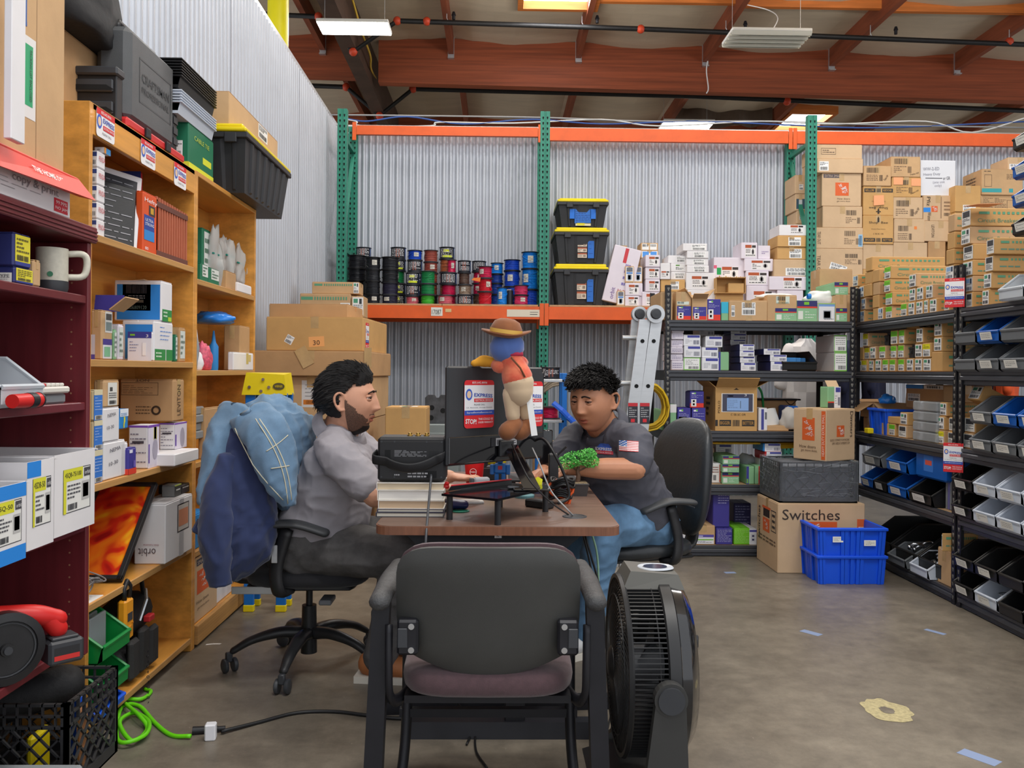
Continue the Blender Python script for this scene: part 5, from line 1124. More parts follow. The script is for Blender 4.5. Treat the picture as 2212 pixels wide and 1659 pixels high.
carton('carton','brown carton under the open carton beside the corner post','carton',RX+.08,RX+.3,y_-.09,y_+.1,z,z+.099,CARD4)
o=bag('blue_packet','crumpled bright blue plastic packet near the corner',(RX+.12,ty(895),z+.2),(.05,.05,.03),M('blue_film',(40,130,220),.25),4,cat='packet')
# bins
def binR(desc,yc,z,m,w_=.19,h=.14,d=.3,tg=True,X=RX-.02):return bin_('parts_bin',desc,m,w_,d,h,(X,yc,z),-PI/2,'parts bins',tg)
for(sh,nm,zz,rows) in((3,'second',ZS[3],[[(4.5,GB,'grey',0),(4.29,GB,'grey',1),(4.08,GB,'grey',1),(3.87,GB,'grey',1)],[(4.5,GB,'grey',0),(4.29,UB,'blue',1),(4.08,GB,'grey',0)]]),
 (2,'third',ZS[2],[[(4.35,GB,'grey',1),(4.14,GB,'grey',1),(3.93,GB,'grey',1)],[(4.35,GB,'grey',1),(4.14,UB,'blue',1),(3.93,UB,'blue',1)]]),
 (1,'fourth',ZS[1],[[(4.52,BB,'black',1),(4.31,WB,'white',1),(4.1,WB,'white',1),(3.89,WB,'white',1)],[(4.52,BB,'black',1),(4.31,WB,'white',1),(4.1,WB,'white',1),(3.89,WB,'white',1)]]),
 (0,'lowest',ZS[0],[[(4.5,BB,'black',1),(4.29,WB,'white',1),(4.08,BB,'black',0),(3.87,BB,'black',1)],[(4.5,BB,'black',1),(4.29,BB,'black',1),(4.08,BB,'black',0),(3.87,BB,'black',1)]])):
 for ri,row in enumerate(rows):
  for k,(y,m,c,tg) in enumerate(row):
   o=binR('%s hopper bin, %s from the sticker post, %s row of the %s side shelf'%(c,NT1[k],('lower','upper')[ri],nm),y,zz+ri*.143,m,tg=tg)
   if nm=='second' or(nm=='lowest' and k==1):
    f=MB()
    for q in range(3):f.lathe([(.034,0),(.04,.003),(.034,.006),(.028,.003),(.034,0)],14,ax=q%3,c=(rnd.uniform(-.03,.03),.13+rnd.uniform(-.03,.05),.03+.014*q))
    f.build('metal_rings',CHROME,o,smooth=True)['kind']='stuff'
rowR('third side shelf, past the post','lower',ZS[2],.085,[(1692,1785,'k',0,.25)],c3);rowR('third side shelf, past the post','upper',ZS[2]+.085,.085,[(1692,1785,'k',0,.25)],c3)
o=endbox('brown breaker carton tilted on top of two others past the post',1700,1800,c3,ZS[2]+.175,.085,'w',0,.2);o.rotation_euler=(0,.45,0);o.location.z+=.045
z=ZS[1]
for d_,ya,yb,m,zz,h,w2 in(('blue bin, lower row of the fourth side shelf, first from the corner',5.8,5.62,UB,z,.15,0),('black bin, lower row of the fourth side shelf, second from the corner',5.6,5.42,BB,z,.15,0),('blue bin, lower row of the fourth side shelf, third from the corner',5.4,5.16,UB,z,.15,0),('black bin, lower row of the fourth side shelf, fourth from the corner',5.12,4.86,BB,z,.15,0),('grey bin, upper row of the fourth side shelf near the corner',5.78,5.52,GB,z+.152,.16,0),('blue bin with green packet, upper row of the fourth side shelf',5.42,5.16,UB,z+.152,.16,0)):
 bin_('parts_bin',d_,m,ya-yb,.36,h,(RX-.01,(ya+yb)/2,zz),-PI/2,'parts bins',True)
o=MB().box(-.03,.03,-.02,.02,0,.06,c=.003).build('green_packet',M('packet_green',(70,150,96),.4),loc=(RX+.12,5.29,z+.158));tag(o,'small green packet standing in the upper blue bin','packet')
o=tag(MB().box(0,.4,-.17,.17,0,.17,c=.012).build('blue_case',UB,loc=(RX+.02,4.94,z+.155)),'blue case with small square sticker above the black bin','case');decal(o,(0,.34,.17),'L',.3,.25,.62,.8,[(0,0,1,1,'3a7ad0'),(.15,.4,.85,.7,'d85a4a')])
for k in range(5):
 o=MB().box(0,.14,-.01,.01,0,.2-.01*k,c=.003).build('parts_packet',M('packet_violet',(120,116,176),.3) if k%2 else CLEARG,loc=(RX+.06,4.83-k*.024,z),rz=.1*k-.2);tag(o,'upright film packet by the black bin on the fourth side shelf, %s from it'%NT1[k],'packet','film packets by the post')
z=ZS[0]
for d_,y,w_,dz in(('large black bin, first from the corner on the lowest side shelf',5.58,.3,.0),('large black bin, second from the corner on the lowest side shelf',5.24,.32,.0),('large black bin full of metal parts on the lowest side shelf',4.93,.26,0)):
 o=bin_('parts_bin',d_,BB,w_,.45,.22,(RX+.02,y,z),-PI/2,'parts bins')
o=bin_('parts_bin','white bin of bright conduit fittings beside the brown carton',WB,.2,.28,.13,(RX-.03,4.96,.10),-PI/2,'parts bins');o.location.z=z
o2=bin_('parts_bin','grey bin of bright metal fittings tipped beside the blue crates',GB,.22,.28,.12,(RX-.03,5.24,z),-PI/2,'parts bins')
for b_ in(o,o2):
 for k in range(7):
  mb=MB().tube(spline([(-.02,0,0),(.0,.0,.02),(.03,.01,.022),(.05,.03,.0)],4),.009,7).lathe([(.012,0),(.016,.004),(.016,.016),(.012,.02)],8,ax=0,c=(-.03,0,0))
  q=mb.build('conduit_fitting',CHROME,loc=V((RX+.09+rnd.uniform(-.05,.1),b_.location.y+rnd.uniform(-.07,.07),z+.05+.012*k)),rz=rnd.uniform(0,6),smooth=True);tag(q,'bright bent conduit fitting, %s in the %s bin on the lowest side shelf'%(NTH[k],'white' if b_ is o else 'grey'),'fitting','loose conduit fittings')
o=carton('carton','brown carton with torn lid beside the post on the lowest shelf','carton',RX+.02,RX+.3,4.7,4.84,z,z+.2,CARD);D(o,'L',.1,.1,.9,.6,[(0,0,.01,.01,'b08a60')])
endbox('small brown breaker carton in front of the torn lid carton, upper',1840,1846,c3,z+.12,.1,'w',1,.2,X=RX-.05).location=(RX+.06,4.68,z+.205)
o=carton('carton','white carton with blue brand lettering at the rear of the lowest side shelf','carton',RX+.36,RX+.6,4.9,5.2,z,z+.3,WHITE);T(o,'L',.4,.75,.4,.14,'orbit','3a5aa0')
# clear bin overhanging the topmost shelf and the stack of bins at the end
bin_('parts_bin','clear white bin overhanging the edge of the topmost side shelf',M('frosted_bin',(224,230,236),.3,trans=.35,ior=1.1),.19,.26,.13,(RX-.05,4.05,ZS[4]),-PI/2,'parts bins')
for k,(m,c) in enumerate(((BB,'black'),(UB,'blue'),(UB,'blue'),(BB,'black'))):
 p=aX(2205,560-55*k,RX-.05)
 bin_('parts_bin','%s bin, %s of the column of bins over the topmost side shelf'%(c,NTH[k]),m,.16,.3,.13,(RX-.05,3.96,ZS[4]+.30+.135*k),-PI/2,'parts bins',True)
tag(MB().box(0,.25,-.08,.08,0,.296,c=.01).build('bin_pedestal',GREYP,loc=(RX+.04,3.93,ZS[4])),'grey storage box under the column of bins on the topmost shelf','box')
# red service stickers hung on the second post
for zz,(px,py),lab in((0,(2064,632),'service sticker card hung on the second black post, upper one'),(1,(2066,990),'service sticker card hung on the second black post, lower one')):
 p=aX(px,py,RX-.03);mt=Matrix(((0,.45,0),(0,0,0),(0,0,0)))
 o=MB().box(-.049,.049,0,.002,-.079,.079,c=.001).build('sticker_card',ink('d82a30'));n=V((-.62,-.78,0)).normalized();u=V((.78,-.62,0)).normalized()
 M4=Matrix((u,-n,V((0,0,1)))).transposed().to_4x4();M4.translation=V((p.x,YB-.03,p.z));o.matrix_world=M4;tag(o,lab,'sticker')
 express(o,Matrix.Translation((0,-.001,0))@Matrix.Rotation(PI/2,4,'X'),.096,.156)
# ================================================================ wooden bookcases along the corrugated side wall
PINE=M('varnished_pine',(213,150,68),.38,var=.22,scale=2.2,stretch=(5,.5,9),coat=.2)
PLY=M('plywood_edge',(186,140,82),.6,var=.15,scale=5,stretch=(2,.4,30))
MAHO=M('mahogany_laminate',(106,38,44),.35,var=.18,scale=3,stretch=(9,.6,.6))
FX,BX=-1.345,-1.605
Y0w,Y1w,Y2w=aX(190,790,FX).y,aX(421,790,FX).y,aX(551,790,FX).y
def bookcase(name,label,y0,y1,zs,top,fascia,m,back=True,fx=FX,bx=BX,t=.022):
 r=empty(name,(fx,y0,0));tag(r,label,'bookcase');L=V((fx,y0,0))
 def B(n,x0,x1,ya,yb,za,zb,mm=None):return MB().box(x0,x1,ya,yb,za,zb,c=.002).build(n,mm or m,r,-L)
 B('side_panel',bx,fx,y0,y0+t,0,top);B('side_panel',bx,fx,y1-t,y1-.001,0,top);B('top_board',bx,fx,y0+t,y1-t,top-t,top)
 for z in zs:B('shelf',bx,fx-.004,y0+t,y1-t,z-t,z);B('shelf_edge',fx-.004,fx,y0+t,y1-t,z-t-.003,z,PLY)
 if fascia:B('fascia',fx-.02,fx,y0+t,y1-t,top-fascia,top-.001)
 if back:B('back_panel',bx,bx+.006,y0+(y1-y0)*.3,y1-t,zs[-1],top-t)
 return r
ZA=[1.70,1.28,.86,.465,.06];ZB_=[1.655,1.245,.83,.43,.10]
bc1=bookcase('pine_bookcase','varnished pine bookcase with three service stickers on its fascia',Y0w,Y1w,ZA,2.13,.105,PINE)
bc2=bookcase('pine_bookcase','varnished pine bookcase carrying the yellow lidded tote, farther from camera',Y1w+.002,Y2w,ZB_,2.135,0,PINE)
MB().box(FX-.03,FX+.012,Y1w+.03,Y2w-.01,.012,.098,c=.003).build('kick_board',PLY,bc2,-V(bc2.location))
for px,py in((228,273),(320,334),(389,381)):
 p=aX(px,py,FX+.003);express(bc1,Matrix.Translation(V((p.x,p.y,p.z))-V(bc1.location))@Matrix.Rotation(PI/2,4,'Z')@Matrix.Rotation(PI/2,4,'X'),.135,.095,False)
def lx(x):return x/3.568
def SB_(label,pa,pe,pb,yt,m,z,yo=400,name='carton',cat='carton',X=FX-.012,**k):
 return sbox(name,label,cat,lx(pa),lx(pe),lx(pb),yo+lx(yt),yo+lx(yt+100),X,m,zb=z+.0008,**k)
VIO=M('carton_violet',(62,56,142),.5);CBL=M('carton_blue',(40,130,200),.5);CGR=M('carton_green',(136,186,140),.55);DGR=M('carton_dark_green',(30,112,80),.55);RED=M('carton_red',(190,40,44),.5)
def dk(lst,f='F'):return lst
z=ZA[0]
zz=z
for k in range(5):
 h=.058;o=carton('carton','small white label carton, %s of the stack of five in the pine bookcase'%NTH[k],'carton',FX-.075,FX-.014,aX(219,510,FX).y,aX(219,510,FX).y+.055,zz,zz+h-.001,WHITE,group='small label cartons',seam=False);zz+=h
 D(o,'F',.05,.08,.95,.95,[(0,0,1,1,'ecebea'),(0,.66,1,.95,'3a4a86')]+lines(.05,.1,.5,.6,3,'70707a',k)+bars(.6,.1,.95,.4,6,K,k));T(o,'R',.5,.55,.8,.3,'PENDA','c03440');
o=SB_('white and blue pad carton over the five label cartons',725,800,850,1265,WHITE,zz,0);D(o,'R',0,.0,1,1,[(0,0,1,1,'3a90cc'),(0,0,.3,1,'e0963c')]);T(o,'F',.5,.5,.3,.3,'TOPS','4a4a50',PI/2)
o=SB_('red and blue bag carton lying at the back of the top pine shelf',855,1085,1098,1320,RED,z,0,X=FX-.08);D(o,'F',0,.55,1,1,[(0,0,1,1,'2c3e8c')]);T(o,'F',.5,.72,.8,.12,'ULTRA STRONG','d8d8ea',PI)
o=SB_('upright orange trash bag carton with blue panel',1080,1105,1224,40,M('carton_orange',(216,84,36),.5),z);D(o,'R',.05,.2,.7,.62,[(0,0,1,1,'2a4a9c'),(0,0,1,.4,'2f86d0')]);T(o,'R',.45,.86,.8,.09,'Hefty','f0f0f0');T(o,'R',.36,.54,.5,.05,'ULTRA','f0f0f0');T(o,'R',.38,.47,.55,.05,'STRONG','f0f0f0');T(o,'R',.2,.06,.2,.05,'80','f0f0f0');D(o,'R',.35,.63,.75,.8,[(0,0,1,1,'3a3436'),(.25,.2,.75,.8,'c89a2c')])
# pleated file
yA,yB=aX(344,560,FX).y,aX(412,560,FX).y;zt=aX(344,423,FX).z
mb=MB();n=26
for i in range(n):mb.box(FX-.22,FX-.012-(.004 if i%2 else 0),yA+(yB-yA)*i/n,yA+(yB-yA)*(i+1)/n-.0012,z+.001,zt-.012*i/n)
o=mb.build('expanding_file',M('file_brown',(176,98,70),.75,var=.08));tag(o,'reddish brown pleated expanding file at the end of the top pine shelf','file');[MB().box(FX-.0119,FX-.010,yA,yB-.01,q,q+.021).build('edge_band',M('file_band',(104,62,52),.7),o) for q in(z+.001,zt-.04)]
# leaning keyboard folio and tablet cover
yq=aX(240,500,FX).y
mm=Matrix.Translation((FX-.09,3.16,z+.012))@Matrix.Rotation(-.75,4,'Z')@Matrix.Rotation(-.22,4,'Y')@Matrix.Rotation(-.13,4,'X')
o=MB().box(-.006,.006,-.10,.10,0,.24,c=.004).build('tablet_folio',BLACKP,mat=mm);tag(o,'black folio with fine white print leaning on the top pine shelf','folio');decal(o,(.012,.2,.24),'R',.05,.05,.95,.95,lines(0,0,1,1,9,'9a9aa0',4,.16))
mm=Matrix.Translation((FX-.10,3.19,z+.016))@Matrix.Rotation(-.75,4,'Z')@Matrix.Rotation(-.22,4,'Y')@Matrix.Rotation(-.16,4,'X')
o=MB().box(-.012,.002,-.11,.11,0,.30,c=.003).build('white_slab_box',WHITE,mat=mm);tag(o,'white flat box standing behind the black folio','box');decal(o,(.004,.22,.3),'R',.08,.5,.92,.92,[(0,0,1,1,'34343a')]+lines(.05,.1,.95,.9,5,'9a9aa0',4,.16))
z=ZA[1]
o=SB_('tall brown carton with raised flap, first on the second pine shelf',700,785,866,960,CARD,z);D(o,'R',.3,.55,.98,.98,[(0,0,1,1,'dadad6'),(.1,.6,.9,.9,'4a4a4a'),(.1,.1,.9,.5,'7a8a8a')]);D(o,'R',.1,.02,.95,.42,[(0,0,1,1,'d8d8dc'),(0,.7,1,1,'4a3c8c'),(.15,.1,.8,.6,'7cb48c')]);D(o,'F',.0,.0,.4,.5,[(0,0,1,1,'c8c8d4'),(0,.0,1,.2,'5a4ea4')])
MB().box(-.002,.002,-.055,.055,0,.07).build('flap',CARD,o,mat=Matrix.Translation((.05,0,o['dims'][2]))@Matrix.Rotation(.9,4,'Y'));MB().box(-.05,.05,-.002,.002,0,.06).build('flap',VIO,o,mat=Matrix.Translation((0,.05,o['dims'][2]))@Matrix.Rotation(-.2,4,'X'))
o1=SB_('white carton with blue panel, lower of two on the second pine shelf',940,1188,1332,1042,WHITE,z);D(o1,'F',.1,.05,.95,.9,[(0,0,1,1,'2f86d4')]);D(o1,'R',.04,.02,.6,.3,[(0,0,1,1,'2f8a48')]+lines(.1,.2,.6,.8,2,'cfe8cf'));D(o1,'R',.64,.02,.98,.3,[(0,0,1,1,'2f8a48')]);D(o1,'R',.3,.5,.9,.9,lines(0,0,1,1,4,'5a8ad0',2,.2))
z2=z+o1['dims'][2]+.002
o=SB_('white carton with blue panel and big bar code label, upper of two',880,1245,1328,735,WHITE,z2);D(o,'F',.06,.03,.97,.9,[(0,0,1,1,'2c84d4')]);D(o,'F',.18,.25,.77,.96,[(0,0,1,1,'dcdcda'),(.2,.28,.75,.38,'4a4438')]+bars(.12,.6,.88,.9,24,K)+lines(.2,.4,.8,.55,2,'6a6a6a'));T(o,'F',.48,.33,.42,.09,'1006809120','4a5a52');D(o,'R',.08,.0,.95,.3,[(0,0,1,1,'2f8a48'),(.6,.05,.95,.4,'b8cc3a')]+lines(.1,.3,.5,.9,2,'cfe8cf'));MB().box(-.09,.02,-.05,.02,0,.003).build('flap',CARD,o,mat=Matrix.Translation((0,0,o['dims'][2]+.001))@Matrix.Rotation(-.12,4,'Y'))
o=SB_('white and violet dimmer carton standing in front of the blue panels',985,1168,1178,1130,WHITE,z,X=FX-.004,dmin=None);D(o,'F',0,0,1,1,[(0,0,1,1,'e4e6f0'),(0,.78,1,1,'3d3f94'),(.1,.86,.3,.92,'7cc236'),(.62,.18,.78,.62,'f4f4f6'),(.61,.17,.62,.63,'9aa0b8')]+lines(.08,.3,.45,.7,4,'7a80a8',2,.25));T(o,'F',.82,.86,.1,.1,'3','e8e8f4')
for k,(a,b,yt,m,lab) in enumerate([(868,900,1110,CGR,'slim green blister pack beside the tall brown carton'),(902,952,1070,LILAC,'slim white blister pack beside the green one'),(1340,1368,1150,DGR,'slim green pack at the end of the second pine shelf'),(1372,1430,1095,CARD4,'clear hang pack of gold fittings leaning on the end panel')]):
 o=SB_(lab,a,a+12,b,yt,m,z,cat='pack',name='blister_pack',dmin=.05);D(o,'R',.1,.1,.9,.9,[(0,0,1,1,'cfd6d0')]+lines(.1,.1,.9,.9,4,'7a8a80',k))
z=ZA[2]
zs_=z
for k,(yt,lab) in enumerate(((620,'lowest'),(390,'middle'),(150,'topmost'))):
 o=SB_('blue edged carton with bar code, %s of three in the pine bookcase'%lab,700,722,790,yt,M('cream_carton',(206,190,150),.6),zs_,800,group='blue labelled cartons');D(o,'R',.02,.0,.98,1,[(0,0,1,1,'3a78cc'),(0,.82,1,1,'d8cfae'),(.1,.02,.95,.16,'e0dcd0')]+lines(.1,.3,.9,.78,5,'b8cfee',k,.2)+bars(.2,.03,.9,.15,8,K));zs_+=o['dims'][2]+.001
o1=SB_('white carton marked in felt pen, lower of two',797,803,964,558,WHITE,z,800,dmin=.12);o2=SB_('white carton marked in felt pen, upper of two',788,795,920,290,WHITE,z+o1['dims'][2]+.001,800,dmin=.12)
for q in(o1,o2):T(q,'R',.5,.78,.5,.1,'NEMA','5a5a66',.08);T(q,'R',.42,.42,.42,.1,'10-30','5a5a66',.08)
zz=z+o1['dims'][2]+o2['dims'][2]+.003
o=SB_('small brown carton with long white label, over the felt pen cartons',720,800,918,75,CARD,zz,800);D(o,'R',.25,.05,.85,.9,[(0,0,1,1,'deded8'),(.2,.62,.5,.8,'4a4a4a')]+lines(.1,.3,.9,.58,3,'5a5a5a')+bars(.15,.06,.9,.22,8,K))
o1=SB_('white and violet alarm carton, nearer of two',990,1140,1226,425,WHITE,z,800);o2=SB_('white and violet alarm carton, farther of two',1228,1345,1438,408,WHITE,z+.05,800)
carton('carton','low white tray carton under the farther alarm carton','carton',FX-.2,FX+.06,aX(lx(1232),960,FX).y,aX(lx(1425),960,FX).y,z,z+.049,WHITE,tape=False,seam=False)
for q in(o1,o2):
 D(q,'R',0,0,1,1,[(0,0,1,1,'dcd6e4'),(0,.94,1,1,'7a4ab0'),(.04,.12,.14,.56,'6a4aa8')]);D(q,'F',.0,.0,1,1,[(0,.95,1,1,'7a4ab0')]+lines(.1,.1,.9,.85,7,'7a7484',3,.25)+[(.2,.58,.8,.64,'4a444c')])
 dm=q['dims'];mb=MB().lathe([(.026,0),(.032,.0008),(.032,.0014),(.0,.0016)],20);mb.v=[(x*.8,y*1.3,zq) for x,y,zq in mb.v];mb.build('alarm_picture',ink('a8a2b4'),q,mat=fmat(dm,'R',.62,.42,.0002))
D(o1,'R',.5,.5,.75,.96,[(0,0,1,1,'c8cfc4'),(0,0,.12,1,'d0cc3c'),(.88,0,1,1,'d0cc3c')],'paper_slip')
zt=z+max(o1['dims'][2],.05+o2['dims'][2])+.001
o=SB_('large brown carton printed with recycling mark, over the alarm cartons',925,1335,1418,70,CARD4,zt,800);T(o,'R',.5,.5,.74,.3,'LEVITON','4a3828',PI/2);D(o,'F',.02,.62,.72,.92,[(0,0,1,.03,'4a3828'),(0,.97,1,1,'4a3828'),(0,0,.01,1,'4a3828'),(.99,0,1,1,'4a3828')]+lines(.05,.1,.85,.8,5,'6a5038',2,.2));D(o,'F',.3,.15,.58,.38,lines(0,0,1,1,3,'5a4430',8,.3));MB().lathe([(.012,0),(.02,.0004),(.02,.001),(.012,.0012)],18).build('recycling_mark',ink('3a2c20'),o,mat=fmat(o['dims'],'F',.68,.26,.0004));T(o,'F',.42,.97,.26,.06,'NOT','4a3828',PI)
o=SB_('blue and yellow lightning carton beside the white felt pen cartons',918,924,988,300,CBL,z+.17,800,dmin=.06);D(o,'R',0,.62,1,1,[(0,0,1,1,'dfe6ee')]+lines(.1,.1,.8,.5,2,'5a8ac0'));D(o,'R',.35,.05,.7,.6,[(.3,.5,.8,1,'d8d23a'),(.2,.35,.6,.55,'d8d23a'),(.1,0,.45,.4,'d8d23a')])
SB_('white carton under the lightning carton',918,930,985,560,WHITE,z,800,dmin=.06)
o=SB_('red and blue outlet carton standing at the shelf edge',966,990,1050,600,VIO,z,800,X=FX+.0);D(o,'R',0,0,1,1,[(0,0,1,.22,'d8402c'),(.1,.8,.5,.92,'e0e0f0'),(.6,.25,.9,.5,'6a5ab0')]);D(o,'F',0,0,1,.22,[(0,0,1,1,'d8402c')])
z=ZA[3]
o=SB_('large white carton with inverted lettering on the fourth pine shelf',1035,1276,1482,1030,WHITE,z,800,X=FX+.02);T(o,'F',.42,.2,.56,.13,'orbit','5a4a50',PI);T(o,'F',.55,.32,.5,.03,'Orbit Industries','9a5a66',PI);D(o,'R',.42,.42,.86,.9,[(0,0,1,1,'4a4648'),(.06,.04,.94,.96,'c8c2bc'),(.1,.2,.9,.8,'d08a68')],'torn_label');D(o,'R',.5,0,.66,.98,[(0,0,1,1,'b8b8bc')],'clear_tape')
zt=z+o['dims'][2]+.001
o=SB_('grey and black lamp carton lying on the inverted white carton',1245,1345,1395,888,M('carton_grey',(140,140,138),.5),zt,800);D(o,'R',0,0,1,1,[(0,0,1,1,'3c3e3c'),(0,.9,1,1,'b8cc4a'),(.2,.5,.8,.62,'d8d8d8')])
o=SB_('black lamp carton lying on the inverted white carton',1385,1400,1462,885,BLACKP,zt,800,dmin=.1);D(o,'R',.1,.55,.8,.8,lines(0,0,1,1,1,'d0d0d0'))
# framed poster, generic abstract art in the same colours
ya,yb=aX(lx(728),1200,FX).y-.03,aX(lx(1080),1200,FX).y
PWd,PH=.235,.45
_u=V((0,.72,.69)).normalized();_n=V((0,-_u.z,_u.y));mm=Matrix((_n,V((1,0,0)),_u)).transposed().to_4x4();mm.translation=(FX-.02-PWd/2,3.15,z+.012)
o=MB().box(-.012,0,-PWd/2,PWd/2,.0,PH).build('framed_poster',BLACKP,mat=mm);tag(o,'framed poster of orange, yellow and red abstract shapes leaning on the shelf','poster')
f=MB()
for a in((-PWd/2,-PWd/2+.018,0,PH),(PWd/2-.018,PWd/2,0,PH),(-PWd/2,PWd/2,0,.018),(-PWd/2,PWd/2,PH-.018,PH)):f.box(0,.010,a[0],a[1],a[2],a[3],c=.002)
f.build('frame',BLACKP,o)
m=bpy.data.materials.new('poster_print');m.use_nodes=True;nt=m.node_tree;b=nt.nodes['Principled BSDF'];b.inputs['Roughness'].default_value=.25
tc=nt.nodes.new('ShaderNodeTexCoord');nz=nt.nodes.new('ShaderNodeTexNoise');nz.inputs['Scale'].default_value=7;nz.inputs['Detail'].default_value=1;nz.inputs['Distortion'].default_value=1.6
rp=nt.nodes.new('ShaderNodeValToRGB');rp.color_ramp.interpolation='EASE';E=rp.color_ramp.elements;E[0].position=.3;E[0].color=lin((150,20,24))+(1,);E[1].position=.72;E[1].color=lin((246,196,40))+(1,)
e=E.new(.42);e.color=lin((206,44,26))+(1,);e=E.new(.54);e.color=lin((236,112,28))+(1,)
nt.links.new(tc.outputs['Object'],nz.inputs['Vector']);nt.links.new(nz.outputs['Fac'],rp.inputs[0]);nt.links.new(rp.outputs[0],b.inputs['Base Color'])
MB().quad((.001,-PWd/2+.018,.018),(.001,PWd/2-.018,.018),(.001,PWd/2-.018,PH-.018),(.001,-PWd/2+.018,PH-.018)).build('print',m,o)
mb=MB()
for k in range(5):
 c=V((FX+.0-.05,ya+.03+.02*k,z+.03));mb.tube([c+V((.03*math.cos(t)*(1+.1*k),.07*math.sin(t),.025*math.sin(t+k)+.01*k)) for t in[2*PI*q/18 for q in range(19)]],.003,5)
tag(mb.build('coiled_wire',M('cable_grey2',(126,122,122),.5),smooth=True),'loose coil of grey wire in front of the poster','wire')
tag(MB().box(FX-.12,FX-.01,ya-.02,ya+.12,z,z+.002).build('paper_sheet',PAPER),'white sheet of paper under the coil of grey wire','paper')
z=ZA[4]
# tool bag, clamp meter, green and blue bins
c=V((FX-.12,aX(320,1400,FX).y,z))
o=MB().limb([c+V((0,-.12,.07)),c+V((0,.14,.07))],[(.10,.07),(.10,.07)],14,flat=(1,0,0)).limb([c+V((0,-.10,.2)),c+V((0,.12,.22))],[(.085,.07),(.085,.08)],14,flat=(1,0,0)).build('tool_bag',M('black_nylon',(34,34,36),.7,bump=.2,bscale=60),smooth=True);tag(o,'black nylon tool bag with pockets on the lowest pine shelf','bag')
for k in range(3):MB().box(c.x+.085,c.x+.115,c.y-.13+.09*k,c.y-.055+.09*k,z+.02,z+.17+.02*(k%2),c=.012).build('pocket',M('black_nylon2',(46,45,45),.7,bump=.2,bscale=60),o)
MB().tube(spline([c+V((.05,-.1,.26)),c+V((.06,-.04,.36)),c+V((.06,.06,.37)),c+V((.05,.12,.29))]),(.014,.008),7).build('carry_strap',BLACKP,o,smooth=True);MB().tube([c+V((.11,-.06,.23)),c+V((.12,-.02,.30)),c+V((.1,.02,.33))],.007,6).build('zipper_pull',CHROME,o);MB().box(c.x+.09,c.x+.118,c.y+.02,c.y+.07,z+.2,z+.225,c=.004).build('bag_badge',RED,o)
p=aX(274,1300,FX)
o=MB().box(-.022,.012,-.035,.035,0,.15,c=.008).build('clamp_meter',M('meter_orange',(226,150,30),.4),loc=(FX-.0,p.y,z+.20));tag(o,'orange clamp meter clipped upright on the tool bag','meter');MB().box(.0125,.0135,-.02,.02,.07,.1).build('display',DGREY,o);MB().cyl((.01,0,.04),(.018,0,.04),.014,n=14).cyl((.01,.018,.06),(.016,.018,.06),.004,n=8).build('dial',M('meter_dial',(198,128,30),.4),o);MB().tube([(0,-.02,.15),(0,-.028,.19),(0,0,.215),(0,.028,.19),(0,.02,.15)],.009,7).build('jaw',BLACKP,o,smooth=True)
GBN=M('green_bin_plastic',(16,134,60),.35);y_=aX(238,1400,FX).y-.03
bin_('parts_bin','green hopper bin, upper, holding clear organiser boxes',GBN,.21,.28,.13,(FX+.035,y_,z+.20),PI/2,'bins on the lowest pine shelf');bin_('parts_bin','green hopper bin, lower, mostly hidden behind the milk crate',GBN,.21,.28,.13,(FX+.03,y_,z+.068),PI/2,'bins on the lowest pine shelf');bin_('parts_bin','blue hopper bin beneath the green ones',M('crate_blue',(22,92,226),.4),.2,.26,.066,(FX+.02,y_,z),PI/2,'bins on the lowest pine shelf')
for k in range(3):tag(MB().box(0,.012,-.06,.06,0,.13,c=.003).build('organiser_box',CLEARG,loc=(FX-.04-.03*k,y_,z+.207)),'clear organiser box standing in the upper green bin, %s from its mouth'%NT1[k],'box','organisers in the green bin')
mb=MB()
for k in range(14):mb.lathe([(.004,0),(.006,.001),(.004,.002)],6,ax=k%2,c=(FX+.03+.002*k,c.y-.08-.004*k,z+.12-.018*k))
tag(mb.build('hanging_chain',BLACKM),'thin dark chain dangling off the tool bag over the shelf edge','chain')
# second bookcase
z=ZB_[0]
for k,(a,e,b,yt,m) in enumerate(((1535,1560,1625,325,DGR),(1535,1548,1605,600,DGR),(1600,1612,1690,630,DGR))):
 o=SB_(('dark green and white fastener carton at the rear of the bookcase','small dark green fastener carton, nearer one','small dark green fastener carton, farther one')[k],a,e,b,yt,m,z,X=FX-(.09 if k==0 else .02),dmin=.06);D(o,'R',.2,.3,.95,.95,[(0,0,1,1,'d8dcd8')]+lines(.1,.1,.9,.9,3,'5a7a66',k))
o=SB_('small open brown carton beside the fastener cartons',1690,1745,1820,655,CARD4,z);o=SB_('low white tray at the end of the bookcase shelf',1820,1832,1938,745,WHITE,z,X=FX+.0,tape=False)
p=aX(440,560,FX);o=MB().lathe([(0,0),(.026,0),(.028,.01),(.028,.09),(.02,.1),(.02,.115),(0,.115)],16).build('clear_jar',CLEARG,loc=(FX-.05,p.y-.02,z+.08),smooth='auto');tag(o,'clear jar of clips standing over the green cartons','jar');MB().lathe([(0,.114),(.022,.114),(.022,.128),(0,.128)],16).build('lid',WHITE,o)
for k,(px,h,r) in enumerate(((474,.27,.075),(498,.2,.07),(518,.17,.06),(534,.13,.05))):
 p=aX(px,600,FX-.06);o=bag('zip_bag','%s clear zip bag of parts, %s from the green cartons'%('tall' if k==0 else 'crumpled',NT1[k]),(FX-.09+.01*k,p.y-.02,z+.06-.06*(k==0)),(r*.6,r*.9,h/2),M('zip_bag_film',(226,228,226),.12,trans=.55,ior=1.05),20+k,group='zip bags',amp=.7,nn=14);MB().box(-.004,.004,-r*.8,r*.8,0,.008).build('zip_strip',M('zip_teal',(30,132,120),.5),o,(r*.3,0,h*.62))
z=ZB_[1]
